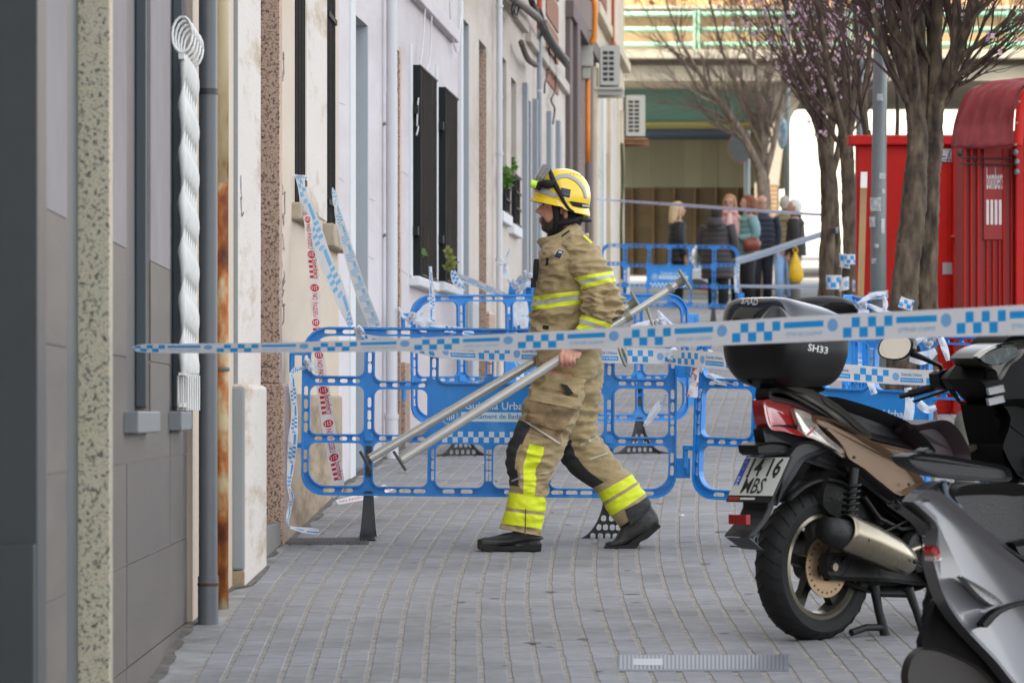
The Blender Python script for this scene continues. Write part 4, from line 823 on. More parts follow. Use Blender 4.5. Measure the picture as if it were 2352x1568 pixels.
# ---------------------------------------------------------------- blue plastic barriers
m_bar = mat('blue_barrier_plastic', '167ecb', .42, var=.10, vs=5, c2='4a94d2', c2s=6, c2t=.6, c2w=.08, bump=.08, bs=40)
m_barw = mat('barrier_print_white', 'c3d6e0', .5, var=.06); m_barlb = mat('barrier_print_blue', '2a74b4', .5); m_bblack = mat('barrier_foot_black', (.014, .015, .017), .5, var=.2)
BW, BH, BZ = 1.87, .835, .225
S_ = 1 / 1101.6
def bu(x): return (x - 150) * S_
def bv(y): return (1070 - y) * S_
def make_barrier():
    t = link(bpy.data.objects.new('crowd_barrier', None)); WO[t] = Vector((0, 0, 0))
    wins = []
    def add(x0, x1, y0, y1, r):
        wins.append((bu(x0), bu(x1), bv(y1), bv(y0), r))
        wins.append((BW - bu(x1), BW - bu(x0), bv(y1), bv(y0), [r[1], r[0], r[3], r[2]] if hasattr(r, '__len__') else r))
    k = .035
    add(188, 490, 785, 1020, [.085, k, k, k]); add(192, 488, 470, 735, k); add(195, 488, 195, 415, [k, k, k, .10])
    add(548, 850, 195, 440, k); add(548, 838, 487, 737, k); add(544, 842, 778, 1022, k)
    add(900, 1158, 195, 446, k); add(888, 1155, 785, 1024, k)
    wl = [rrect(*w_[:4], w_[4]) for w_ in wins]
    outer = rrect(0, BW, 0, BH, [.11, .11, .13, .13], 7)
    def tilt(lp, x0, x1): return lp
    sl_ = []
    for x in (300, 400, 640, 720, 800, 960, 1060):
        for y, hh in ((172, 11), (1046, 11)):
            for cx in (bu(x), BW - bu(x)): sl_.append(rrect(cx - .03, cx + .03, bv(y) - hh * S_, bv(y) + hh * S_, .009, 3))
    for x0, x1, y in ((205, 480, 442), (560, 840, 463), (205, 480, 760), (560, 840, 757)):
        for i in range(4):
            x = x0 + (x1 - x0) * (i + .5) / 4
            for cx in (bu(x), BW - bu(x)): sl_.append(rrect(cx - .019, cx + .019, bv(y) - .01, bv(y) + .01, .009, 3))
    for x, ys in ((169, (330, 500, 570, 640, 700, 850, 920)), (519, (250, 310, 370, 560, 630, 690, 850, 920)), (874, (260, 340, 400, 840, 900, 960)), (1171, (250, 310, 370, 840, 900, 960))):
        for y in ys:
            for cx in (bu(x), BW - bu(x)): sl_.append(rrect(cx - .0095, cx + .0095, bv(y) - .025, bv(y) + .025, .009, 3))
    mb = MB()
    v, f = curve_fill([outer] + wl + sl_, .012); mb.add([(q.x, q.z, q.y + BZ) for q in v], f)
    for lp, w_ in zip(wl, wins):
        x0, x1, y0, y1, r = w_; e = .0085; r2 = [q + e for q in r] if hasattr(r, '__len__') else r + e
        v, f = curve_fill([rrect(x0 - e, x1 + e, y0 - e, y1 + e, r2), rrect(x0 - .0005, x1 + .0005, y0 - .0005, y1 + .0005, r)], .052); mb.add([(q.x, q.z, q.y + BZ) for q in v], f)
    v, f = curve_fill([rrect(-.004, BW + .004, -.004, BH + .004, [.113, .113, .133, .133], 7), rrect(.006, BW - .006, .006, BH - .006, [.105, .105, .125, .125], 7)], .058); mb.add([(q.x, q.z, q.y + BZ) for q in v], f)
    for cx in (bu(519), BW - bu(519)):
        mb.box(cx - .021, cx + .021, .0262, .029, BZ + .02, BZ + .33); mb.box(cx - .021, cx + .021, -.029, -.0262, BZ + .27, BZ + .31)
    obj('frame', mb, m_bar, parent=t, local=True)
    pc = (bu(860), BW - bu(860))                                # panel print
    mb = MB(); z0, z1 = BZ + bv(776), BZ + bv(715); n = 20; y = -.0075
    for i in range(n):
        for j in range(2):
            if (i + j) % 2: xa = pc[0] + .03 + (pc[1] - pc[0] - .06) * i / n; xb = pc[0] + .03 + (pc[1] - pc[0] - .06) * (i + 1) / n; za = z0 + (z1 - z0) * j / 2; zb = z0 + (z1 - z0) * (j + 1) / 2; mb.add([(xa, y, za), (xb, y, za), (xb, y, zb), (xa, y, zb)], [(0, 1, 2, 3)])
    obj('checker_print', mb, m_barw, parent=t, local=True)
    mb = MB(); mb.add([(bu(1025), y, BZ + bv(660)), (BW - bu(905), y, BZ + bv(660)), (BW - bu(905), y, BZ + bv(608)), (bu(1025), y, BZ + bv(608))], [(0, 1, 2, 3)]); lb = obj('print_bar', mb, m_barw, parent=t, local=True)
    mb = MB(); put_text(mb, 'Ajuntament de Badalona', lambda a, b_: (bu(1232) + a, -.0085, BZ + bv(634) + b_), .345); obj('lettering', mb, m_barlb, parent=lb, local=True)
    mb = MB(); put_text(mb, 'Guàrdia Urbana', lambda a, b_: (bu(1232) + a, -.0078, BZ + bv(572) + b_), .34); obj('lettering', mb, m_barw, parent=t, local=True)
    mb = MB(); cx, cz = bu(962), BZ + bv(632)                   # round crest: laurel ring, shield with stripes, crown
    for i in range(26):
        a = 2 * math.pi * i / 26; r0, r1 = .037, .05
        p = lambda r, q: (cx + r * math.cos(q), y, cz + r * math.sin(q)); mb.add([p(r0, a - .07), p(r1, a), p(r0 + .003, a + .07), p(r0 - .004, a)], [(0, 1, 2, 3)])
    for i in range(5): xa = cx - .024 + i * .0105; mb.add([(xa, y, cz - .022 + abs(i - 2) * .004), (xa + .0055, y, cz - .022 + abs(i - 2) * .004), (xa + .0055, y, cz + .018), (xa, y, cz + .018)], [(0, 1, 2, 3)])
    for i in range(3): xa = cx - .02 + i * .015; mb.add([(xa, y, cz + .023), (xa + .01, y, cz + .023), (xa + .005, y, cz + .036)], [(0, 1, 2)])
    obj('crest', mb, m_barw, parent=t, local=True)
    for side, x in ((1, BW), (1, BW), (0, 0), (0, 0)): pass
    for zc, dz in ((BZ + bv(350), .0), (BZ + bv(905), .0)):
        mb = MB(); mb.box(BW + .0045, BW + .075, -.02, .02, zc - .05, zc + .05); mb.box(BW + .02, BW + .032, -.024, -.0205, zc + .02, zc + .035); mb.box(BW + .05, BW + .075, -.026, -.0205, zc - .03, zc + .03); obj('hinge_block', mb, m_bar, parent=t, local=True, bevel=.004)
    for zc in (BZ + bv(290), BZ + bv(800)):
        mb = MB(); mb.box(-.065, -.0045, -.018, .018, zc - .012, zc + .012); mb.tube([(-.055, 0, zc - .1), (-.055, 0, zc + .0)], .014, 10); obj('hinge_pin', mb, m_bar, parent=t, local=True, bevel=.003)
    return t
def make_foot(t, cx, sideways):
    """black moulded foot: two curved legs across the panel with a web of holes; sideways feet are swivelled parallel to the panel"""
    g_ = []
    def side(u): return
    L_ = .2; prof = catmull([(.02, .235), (.03, .17), (.05, .11), (.085, .055), (.13, .02), (L_, .006)], 5)
    outer = [(x, z) for x, z in prof] + [(L_, 0)] + [(-L_, 0)] + [(-x, z) for x, z in reversed(prof)]
    holes = []
    for r_, xs in ((.03, (-.075, -.037, 0, .037, .075)), (.075, (-.045, -.012, .022, .052)), (.12, (-.022, .018))):
        for x in xs: holes.append(rrect(x - .013, x + .013, r_ - .015, r_ + .015, .010, 3))
    v, f = curve_fill([outer] + holes, .016); mb = MB()
    pt = (lambda a, b_, c: (cx + a, b_, c)) if sideways else (lambda a, b_, c: (cx + b_, a, c))
    mb.add([pt(q.x, q.z, q.y) for q in v], f)
    for sg in (-1, 1):
        rs = []
        for i in range(len(prof)):
            x, z = prof[i]; w_ = .024 + .02 * i / len(prof); rs.append([pt(sg * (x + .001), -w_, z + .001), pt(sg * (x + .001), w_, z + .001), pt(sg * (x - .008), w_, max(z - .004, .0)), pt(sg * (x - .008), -w_, max(z - .004, .0))])
        mb.rings(rs)
    mb.box(cx - .018, cx + .018, -.02, .02, .16, BZ + .02); mb.box(cx - .015, cx + .015, -.0285, .0255, BZ + .10, BZ + .145)
    mb.box(cx - .015, cx + .015, -.0285, .0255, BZ + .205, BZ + .245)
    fo = obj('foot', mb, m_bblack, parent=t, local=True); fix_normals(fo); return fo
def copy_tree(o, parent=None):
    c = o.copy(); link(c)
    if parent: c.parent = parent
    for ch in list(o.children): copy_tree(ch, c)
    return c
proto = make_barrier()
def place(root, p, yaw, roll, label, feet):
    root.location = p; root.rotation_euler = (0, roll, yaw); WO[root] = Vector((0, 0, 0))
    tag(root, label, 'barrier', 'blue crowd control barriers')
    for cx, s_ in zip((bu(519), BW - bu(519)), feet): make_foot(root, cx, s_)
    return root
copies = [copy_tree(proto) for i in range(5)]
p = P(692, 1000, 23.0); place(proto, Vector((p.x, 23.0, gz(23.0))), R(0), R(.55), 'blue barrier with town police lettering right behind the walking firefighter', (0, 1))
p = P(1591, 1000, 22.75); place(copies[0], Vector((p.x, 22.75, gz(22.75) + .0)), R(-27), R(2.0), 'blue barrier behind the bronze scooter, hinged to the firefighter barrier', (0, 0))
p = P(948, 1000, 30.2); place(copies[1], Vector((p.x, 30.2, gz(30.2))), R(12), R(-.6), 'blue barrier in the second row below the dark window grilles', (1, 1))
p = P(1377, 1000, 62); place(copies[2], Vector((p.x, 62, gz(62))), R(0), R(.8), 'farthest blue barrier in front of the waiting people', (0, 0))
p = P(1176, 1000, 35.6); place(copies[3], Vector((p.x, 35.6, gz(35.6))), R(78), 0, 'blue barrier seen end-on, wrapped in crumpled tape by the house wall', (0, 0))
p = P(1944, 1000, 30.5); place(copies[4], Vector((p.x, 30.5, gz(30.5))), R(81), 0, 'blue barrier seen end-on beside the grey lamp post', (0, 0))
# ---------------------------------------------------------------- barrier tape
BLU = '1f8fd0'
m_t = tape_mat('police_tape_print', BLU); m_tm = tape_mat('police_tape_reverse', BLU, mirror=True); m_tf = tape_mat('police_tape_thin_film', '79b6df', film=.55, base='d3d6da')
m_tr = tape_mat('fire_tape_print', 'c01c1c', red=True, base='dcd6d4'); m_tp = tape_mat('violet_tape_print', '5a58a8', base='d0d0e0')
m_tw = mat('crumpled_tape_film', 'dfe4ec', .35, var=.08, vs=25, c2='58a6d8', c2s=22, c2t=.6, c2w=.03, trans=.3, bump=.6, bs=60)
m_twr = mat('crumpled_red_tape', 'e2dedd', .35, var=.12, vs=25, c2='c02222', c2s=30, c2t=.56, c2w=.03, trans=.3, bump=.6, bs=60)
def ribbon(secs, sub=10, ripple=.0, seed=0, nv=5):
    """secs: (x1,y1,x2,y2,Y1,Y2): upper and lower edge seen in the photograph, with their distances"""
    ss = catmull([tuple(map(float, s)) for s in secs], sub); pts = [(P(s[0], s[1], s[4]), P(s[2], s[3], s[5])) for s in ss]
    return pts
def tape(label, secs, m, sub=10, ripple=.004, u0=0, texts=(), flip=False, group=None, wid=None, name='barrier_tape', txt_m=None, texts2=()):
    pts = ribbon(secs, sub); nv = 4; mb = MB(); uv = []; u = u0; us = []; k = 0
    W_ = wid or sum((a - b_).length for a, b_ in pts) / len(pts)
    for i, (a, b_) in enumerate(pts):
        if i: u += ((a + b_) / 2 - (pts[i - 1][0] + pts[i - 1][1]) / 2).length / W_
        us.append(u); ring = []
        for j in range(nv + 1):
            t = j / nv; q = a.lerp(b_, t)
            q = q + Vector((0, 1, 0)) * ripple * (noise.noise(Vector((u * .9, t * 2.2, len(label)))) * 2 + .5 * math.sin(u * 3 + t * 4)); ring.append(q); uv.append((u, 1 - t))
        mb.v += ring
    n = nv + 1
    for i in range(len(pts) - 1):
        for j in range(nv): mb.f.append([i * n + j, i * n + j + 1, (i + 1) * n + j + 1, (i + 1) * n + j]); mb.m.append(0)
    mb.uv = uv; t = obj(name, mb, m, smooth=True); tag(t, label, 'tape', group)
    V_ = mb.v
    if True:
        tb_ = MB()
        def at(u_, v_):
            i = max(0, min(len(us) - 2, next((k_ for k_ in range(len(us) - 1) if us[k_ + 1] >= u_), len(us) - 2))); f_ = (u_ - us[i]) / (us[i + 1] - us[i]); t_ = (1 - v_) * nv; j = max(0, min(nv - 1, int(t_))); g_ = t_ - j
            a = V_[i * n + j].lerp(V_[(i + 1) * n + j], f_); b_ = V_[i * n + j + 1].lerp(V_[(i + 1) * n + j + 1], f_); return a.lerp(b_, g_) + Vector((0, -.0015, 0))
        for (s_, uc, vc, wd, hs) in texts:
            if uc - wd / 2 < us[0] or uc + wd / 2 > us[-1]: continue
            sg = -1 if flip else 1
            put_text(tb_, s_, lambda a, b_: at(uc + a, vc + b_), wd, hs)
        if tb_.v: obj('lettering', tb_, txt_m, parent=t)
        tb_ = MB()
        for (s_, uc, vc, wd, hs) in texts2:
            if us[0] < uc - wd / 2 and uc + wd / 2 < us[-1]: put_text(tb_, s_, lambda a, b_: at(uc + a, vc + b_), wd, hs)
        if tb_.v: obj('bar_lettering', tb_, m_txtw, parent=t)
    if m is m_tr:
        tb_ = MB(); V_ = mb.v
        for k in range(-1, 8):
            for cu in (.45, 3.95):
                uc = cu + 6.8 * k
                if us[0] + .3 < uc < us[-1] - .3: put_text(tb_, '112', lambda a, b_: at(uc + b_, .5 + a), .5, 1.4)
        if tb_.v: obj('disc_lettering', tb_, m_txtw, parent=t)
    return t
m_txtb = mat('tape_lettering_blue', '2f6fa8', .5); m_txtw = mat('tape_lettering_white', 'd8e4ec', .5); m_txtr = mat('tape_lettering_red', 'b81c1c', .5); m_txtl = mat('tape_lettering_faded', '94bfe0', .5)
tx = []
for k in range(0, 14):
    tx.append(('Guàrdia Urbana', 3.38 + 5.2 * k, .30, 1.7, -1.0))
tape('near taut police tape stretched across the whole front, tied to the tiled house', [(303, 797, 303, 803, 15.6, 15.6), (330, 790, 330, 809, 15.55, 15.55), (420, 789, 420, 811, 15.4, 15.4), (700, 785, 700, 809, 15.0, 15.0), (1000, 774, 1000, 806, 14.6, 14.6), (1300, 759, 1300, 802, 14.2, 14.2), (1600, 741, 1600, 795, 13.8, 13.8), (1900, 723, 1900, 783, 13.4, 13.4), (2200, 708, 2200, 773, 13.0, 13.0), (2420, 696, 2420, 768, 12.7, 12.7), (2700, 682, 2700, 760, 12.4, 12.4), (3000, 668, 3000, 750, 12.1, 12.1)], m_tm, sub=14, ripple=.002, u0=.2, wid=.088, texts=tx, flip='mirror', txt_m=m_txtl)
m_gu = [('Guàrdia Urbana', 3.35 + 5.2 * k, .78 + .02, 1.55, .9) for k in range(9)]
def gu(u_off): return [('Guàrdia Urbana', 4.0 + 5.2 * k, .66, 1.7, 1.05) for k in range(-1, 9)]
def aj(): return [('Ajuntament de Badalona', 4.03 + 5.2 * k, .305, 1.65, 1.0) for k in range(-1, 9)]
tape('police tape across the front barrier, passing behind the firefighter', [(812, 757, 822, 774, 22.93, 22.93), (845, 768, 850, 790, 22.93, 22.93), (900, 775, 915, 800, 22.92, 22.92), (1000, 788, 1010, 822, 22.92, 22.92), (1150, 791, 1150, 830, 22.91, 22.91), (1350, 796, 1350, 833, 22.9, 22.9), (1542, 801, 1542, 836, 22.9, 22.9)], m_t, u0=1.3, texts2=aj(), texts=gu(0), txt_m=m_txtb, ripple=.003)
tape('police tape across the right barrier, running behind the scooter top box', [(1545, 803, 1545, 838, 22.6, 22.6), (1640, 808, 1640, 846, 22.3, 22.3), (1800, 822, 1800, 862, 21.9, 21.9), (1900, 832, 1900, 872, 21.75, 21.75), (2050, 845, 2050, 882, 21.6, 21.6), (2160, 851, 2160, 886, 21.4, 21.4), (2260, 856, 2260, 890, 21.3, 21.3)], m_t, u0=4.6, texts2=aj(), texts=gu(0), txt_m=m_txtb, ripple=.003)
m_tape_x = 24.2
rt = [('NO PASSEU', 2.2 + 6.8 * k, .5, 2.45, 1.35) for k in range(6)] + [('bombers', 5.4 + 6.8 * k, .75, 1.9, 1.25) for k in range(6)]
tape('red and white fire service tape hanging from the barred window to the pavement', [(700, 408, 684, 404, 23.6, 23.6), (704, 480, 690, 484, 23.5, 23.5), (715, 500, 698, 505, 23.4, 23.4), (722, 560, 702, 560, 23.4, 23.4), (735, 650, 709, 650, 23.4, 23.4), (737, 750, 715, 750, 23.35, 23.35), (750, 850, 723, 850, 23.3, 23.3), (766, 950, 736, 955, 23.3, 23.3), (778, 1030, 750, 1040, 23.25, 23.25), (790, 1100, 764, 1106, 23.2, 23.2), (788, 1130, 766, 1145, 23.2, 23.2)], m_tr, u0=1.05, texts=rt, txt_m=m_txtr, ripple=.004)
tape('end of red and white tape lying on the pavement under the barrier', [(770, 1148, 778, 1158, 23.75, 23.7), (810, 1138, 818, 1151, 23.9, 23.8), (850, 1128, 860, 1141, 24.1, 24.0), (882, 1112, 905, 1124, 24.4, 24.3)], m_tr, u0=.9, ripple=.002, texts=[('NO PASSEU', 2.2, .5, 2.2, 1.3)], txt_m=m_txtr)
tape('police tape slanting from the first barred window down to the front barrier', [(676, 400, 690, 402, 23.5, 23.5), (684, 430, 700, 428, 23.5, 23.5), (690, 465, 712, 455, 23.5, 23.5), (712, 540, 738, 520, 23.4, 23.4), (734, 605, 760, 585, 23.3, 23.3), (760, 670, 786, 645, 23.2, 23.2), (782, 715, 800, 690, 23.15, 23.15), (800, 752, 812, 745, 23.0, 23.0)], m_tf, u0=.3)
tape('faint police tape slanting from the second barred window to the front barrier', [(768, 470, 778, 472, 25.6, 25.6), (770, 500, 786, 495, 25.5, 25.5), (784, 560, 804, 550, 25.2, 25.2), (800, 620, 824, 610, 24.8, 24.8), (822, 690, 848, 678, 24.2, 24.2), (848, 752, 876, 748, 23.5, 23.5)], m_tf, u0=3.6)
tape('loose tape knot sticking up at the second barred window', [(764, 430, 762, 434, 25.65, 25.65), (776, 450, 764, 462, 25.65, 25.65), (777, 472, 768, 476, 25.62, 25.62)], m_tf, u0=.2, sub=5)
tape('short tape tail at the first barred window', [(680, 404, 682, 410, 23.48, 23.48), (694, 402, 695, 412, 23.45, 23.45), (706, 403, 704, 412, 23.45, 23.45)], m_t, u0=.2, sub=5)
tape('thin police tape dangling from the left end of the front barrier to the ground', [(700, 840, 706, 846, 22.95, 22.95), (672, 846, 676, 858, 22.85, 22.85), (664, 880, 679, 880, 22.8, 22.8), (669, 950, 684, 952, 22.75, 22.75), (662, 1010, 683, 1014, 22.7, 22.7), (660, 1060, 677, 1068, 22.7, 22.7), (659, 1110, 668, 1118, 22.65, 22.65), (664, 1145, 675, 1140, 22.6, 22.6), (657, 1190, 664, 1196, 22.45, 22.45), (665, 1208, 668, 1214, 22.4, 22.4)], m_t, u0=2.6)
tape('crumpled tape end lying on the ground by the granite jamb', [(663, 1207, 666, 1213, 22.42, 22.4), (690, 1210, 694, 1222, 22.5, 22.4), (715, 1211, 720, 1226, 22.55, 22.4), (732, 1214, 734, 1226, 22.5, 22.4)], m_t, u0=2.2, ripple=.004)
def wad(label, c, sz, Y, n, m, tails=(), seed=1):
    """crumpled tape: a knot of short folded strips with hanging tails"""
    random.seed(seed); mb = MB()
    for i in range(int(n * .45)):
        x, y = c[0] + random.gauss(0, sz[0] * .4), c[1] + random.gauss(0, sz[1] * .4); a = random.uniform(0, math.pi); L_ = random.uniform(.5, 1) * max(sz) * .9; q = []
        for k in range(6):
            t = k / 5 - .5; px_, py_ = x + math.cos(a) * L_ * t + random.gauss(0, 1.5), y + math.sin(a) * L_ * t + random.gauss(0, 1.5); wv = (4 + 5 * (1 - abs(t) * 1.6)); dY = random.uniform(-.03, .03)
            q.append([P(px_ - math.sin(a) * wv, py_ + math.cos(a) * wv, Y - .03 + dY), P(px_, py_, Y - .045 + dY * 2), P(px_ + math.sin(a) * wv, py_ - math.cos(a) * wv, Y - .02 - dY)])
        mb.rings(q, False, close=False)
    for tl_ in tails:
        pts = catmull([(x, y, w_) for x, y, w_ in tl_], 6); q = []
        for i, (x, y, w_) in enumerate(pts):
            x2, y2, _ = pts[min(i + 1, len(pts) - 1)]; x1, y1, _ = pts[max(i - 1, 0)]; d = Vector((x2 - x1, y2 - y1, 0)).normalized(); dy = .012 * math.sin(i * .8)
            q.append([P(x - d.y * w_ / 2, y + d.x * w_ / 2, Y - .03 + dy), P(x, y, Y - .045 - dy), P(x + d.y * w_ / 2, y - d.x * w_ / 2, Y - .03 + dy * .5)])
        mb.rings(q, False, close=False)
    return tag(obj('tape_knot', mb, m, smooth=True), label, 'tape', 'crumpled tape knots')
wad('crumpled tape knot wrapped round the end-on barrier by the house wall', (1192, 655), (28, 26), 35.4, 16, m_tw, [[(1172, 572, 6), (1162, 600, 8), (1163, 625, 14), (1172, 650, 8)], [(1185, 680, 20), (1178, 715, 26), (1188, 748, 14)], [(1200, 680, 16), (1202, 715, 24), (1205, 760, 16)], [(1142, 603, 7), (1156, 608, 6), (1165, 606, 5)], [(1200, 660, 12), (1215, 650, 14), (1225, 655, 8)]], 3)
wad('white tape wrap over the left end of the front barrier rail', (830, 763), (10, 8), 22.93, 5, m_tw, [[(818, 750, 16), (826, 762, 22), (832, 776, 14)]], 5)
wad('white tape wrap on the left upright of the front barrier', (708, 838), (9, 11), 22.95, 5, m_tw, [[(700, 825, 12), (712, 838, 20), (716, 852, 12)]], 6)
wad('white tape wrap at the right end of the front barrier', (1550, 818), (10, 14), 22.9, 7, m_tw, [[(1540, 800, 20), (1548, 818, 30), (1552, 836, 18)]], 7)
wad('red and white tape tied at the hinge between the two front barriers', (1612, 806), (20, 12), 22.55, 9, m_twr, [[(1606, 815, 10), (1600, 850, 14), (1595, 880, 18), (1590, 912, 26)], [(1615, 810, 10), (1616, 835, 8), (1608, 855, 8)], [(1625, 805, 10), (1640, 815, 10), (1648, 828, 5)], [(1600, 812, 8), (1596, 835, 6), (1588, 862, 6)]], 8)
wad('crumpled tape tied round the left end of the second-row barrier', (952, 728), (22, 16), 30.0, 11, m_tw, [[(916, 705, 4), (925, 725, 7), (940, 735, 9)], [(985, 700, 8), (965, 718, 12), (950, 735, 10)], [(950, 738, 12), (975, 740, 20), (990, 738, 12)], [(930, 760, 8), (942, 745, 9)]], 9)
wad('tape bundle drooping on the tubes side behind the firefighter, on the second-row barrier', (1522, 740), (16, 18), 30.0, 8, m_tw, [[(1510, 712, 4), (1525, 735, 16), (1545, 760, 14)], [(1450, 752, 10), (1485, 742, 12), (1515, 738, 8)], [(1530, 735, 8), (1548, 755, 12), (1556, 775, 8)]], 10)
tape('see-through police tape from the right box grille to the end-on barrier', [(1038, 622, 1038, 634, 34.6, 34.6), (1060, 630, 1058, 645, 34.7, 34.7), (1100, 645, 1097, 660, 34.9, 34.9), (1140, 663, 1136, 678, 35.1, 35.1), (1178, 680, 1176, 688, 35.3, 35.3)], m_tf, u0=.5)
tape('checkered tape tail hanging at the right box grille', [(1036, 621, 1045, 620, 34.5, 34.5), (1036, 640, 1052, 632, 34.5, 34.5), (1048, 662, 1062, 650, 34.5, 34.5), (1068, 668, 1071, 664, 34.5, 34.5)], m_t, u0=.1, sub=6)
tape('narrow police tape hanging over the second-row barrier below the left grille', [(992, 612, 985, 612, 30.05, 30.05), (994, 640, 986, 640, 30.05, 30.05), (998, 665, 986, 665, 30.05, 30.05), (999, 700, 987, 700, 30.05, 30.05), (1001, 738, 986, 738, 30.0, 30.0)], m_t, u0=4.2)
tape('police tape along the top of the second-row barrier', [(955, 735, 955, 752, 30, 30), (1000, 742, 1000, 758, 30.05, 30.05), (1060, 752, 1060, 768, 30.1, 30.1), (1120, 760, 1120, 778, 30.2, 30.2)], m_t, u0=1.2)
tape('far thin violet-blue tape stretched in front of the waiting people', [(1366, 455, 1366, 459, 60, 60), (1440, 460, 1440, 465, 60, 60), (1600, 470, 1600, 477, 58, 58), (1750, 481, 1750, 488, 54, 54), (1890, 490, 1890, 497, 47, 47)], m_tp, u0=0)
tape('far police tape slanting up from the far barrier to the plum trees', [(1690, 592, 1690, 608, 61.8, 61.8), (1750, 575, 1752, 591, 58, 58), (1830, 549, 1833, 563, 52, 52), (1880, 533, 1883, 547, 48, 48), (1925, 521, 1925, 534, 44.6, 44.6)], m_t, u0=.4)
tape('far police tape running level from the far barrier to the plum trees', [(1696, 654, 1696, 660, 61.8, 61.8), (1780, 654, 1780, 662, 54, 54), (1850, 653, 1850, 663, 48, 48), (1905, 651, 1905, 664, 44.7, 44.7)], m_t, u0=.3)
tape('upright tape wrap on the right end of the far barrier', [(1687, 610, 1699, 606, 61.7, 61.7), (1686, 640, 1698, 640, 61.7, 61.7), (1688, 672, 1698, 672, 61.7, 61.7)], m_t, u0=.3, sub=5)
def wrap(label, x0, x1, y0, y1, Y, u0=.2, tilt=0):
    n = 8; secs = []
    for i in range(n + 1):
        a = math.pi * (i / n - .5); x = (x0 + x1) / 2 + (x1 - x0) / 2 * math.sin(a); dY = -math.cos(a) * (x1 - x0) / 2 * Y / F - .02; secs.append((x, y0 + tilt * i / n, x, y1 + tilt * i / n, Y + dY, Y + dY))
    return tape(label, secs, m_t, sub=2, u0=u0, ripple=.003, group='tape wraps on trunks and posts')
wrap('tape wrapped low round the left plum trunk', 1897, 1934, 632, 664, 44.9, .1); wrap('tape wound round the trunk above the low wrap', 1928, 1952, 580, 612, 41.9, .2, 6); wrap('tape wound round the second plum trunk in several turns', 1928, 1950, 640, 670, 41.9, 2, -6)
wrap('checkered tape band on the second plum trunk', 1938, 1972, 584, 607, 41.85, .1); wrap('tape wrapped round the leaning plum trunk beside the lamp post', 1958, 2000, 642, 668, 36.8, 2.3, 8)
wrap('tape looped round the lamp post', 1995, 2040, 672, 690, 33.4, 2.3, -6)
tape('checkered tape flag stuck on the double-trunk tree', [(2070, 680, 2062, 704, 31.7, 31.7), (2085, 686, 2080, 710, 31.7, 31.7), (2100, 690, 2095, 714, 31.7, 31.7)], m_t, u0=.0, sub=5, ripple=.008)
wad('crumpled tape bow between the end-on barrier and the lamp post', (1985, 700), (20, 14), 30.8, 8, m_tw, [[(1965, 705, 8), (1990, 685, 12), (2015, 675, 10), (2032, 676, 8)], [(2030, 680, 8), (2034, 700, 12), (2030, 715, 6)], [(1970, 695, 14), (1975, 712, 18), (1995, 720, 14)], [(1995, 700, 8), (2020, 712, 12), (2055, 722, 6)]], 12)
wad('tangle of tape on top of the right barrier near the mirror', (2135, 782), (28, 16), 22.0, 12, m_tw, [[(2100, 790, 12), (2120, 775, 16), (2145, 780, 14)], [(2090, 820, 20), (2120, 822, 30), (2150, 805, 16)], [(2160, 775, 14), (2170, 800, 16), (2178, 828, 10)], [(1990, 850, 18), (2000, 880, 16), (2008, 905, 16)], [(2085, 890, 16), (2090, 930, 22), (2085, 965, 24)], [(2110, 925, 18), (2130, 940, 18), (2150, 935, 12)]], 13)
wad('white tape strip lying through the right barrier window', (1660, 872), (10, 6), 22.7, 2, m_tw, [[(1625, 860, 8), (1650, 870, 16), (1690, 885, 12), (1712, 888, 5)], [(1640, 880, 5), (1680, 888, 8)]], 14)
wad('tape strip inside the window at the right end of the front barrier', (1500, 945), (5, 5), 23.05, 1, m_tw, [[(1530, 905, 6), (1510, 935, 18), (1490, 965, 14), (1478, 978, 4)]], 15)
random.seed(21)
# ---------------------------------------------------------------- covers and litter on the pavement
def gquad(mb, x0, y0, x1, y1, h, mi=0):
    a, b_, c, d = ground_pt(x0, y1), ground_pt(x1, y1), ground_pt(x1, y0), ground_pt(x0, y0); e = Vector((0, 0, h)); k = Vector((0, 0, .003)); mb.hexa([a + k, b_ + k, c + k, d + k, a + e, b_ + e, c + e, d + e], mi)
m_cast = mat('cast_metal_cover', '7e828a', .45, metal=.3, var=.15, vs=20); m_casd = mat('dark_iron_cover', '4c4a49', .7, var=.2, vs=15)
cv = thing('service_cover', ground_pt(1600, 1545), 'pale ribbed metal service cover set in the foreground paving', 'cover')
mb = MB(); gquad(mb, 1420, 1507, 1812, 1545, .0075); obj('base_plate', mb, mat('cover_base', '6f7178', .6, metal=.2), parent=cv)
mb = MB()
for k in range(42):
    x = 1424 + k * 9.2
    if x < 1470 or x > 1522 or True: gquad(mb, x, 1509, x + 5.2, 1543, .0095)
o = obj('rib', mb, m_cast, parent=cv); o['kind'] = 'stuff'
mb = MB(); gquad(mb, 1455, 1518, 1522, 1533, .0105); obj('cover_glint', mb, mat('pale_glint', '9298a0', .4), parent=cv)  # pale bar painted where the metal cover reflects light
cv = thing('drain_cover', ground_pt(750, 1252), 'dark iron drain cover by the foot of the front barrier', 'cover')
mb = MB(); gquad(mb, 663, 1238, 847, 1253, .009); obj('plate', mb, m_casd, parent=cv)
mb = MB()
for k in range(24): gquad(mb, 668 + k * 7.4, 1240, 671.5 + k * 7.4, 1251, .013)
o = obj('rib', mb, m_casd, parent=cv); o['kind'] = 'stuff'
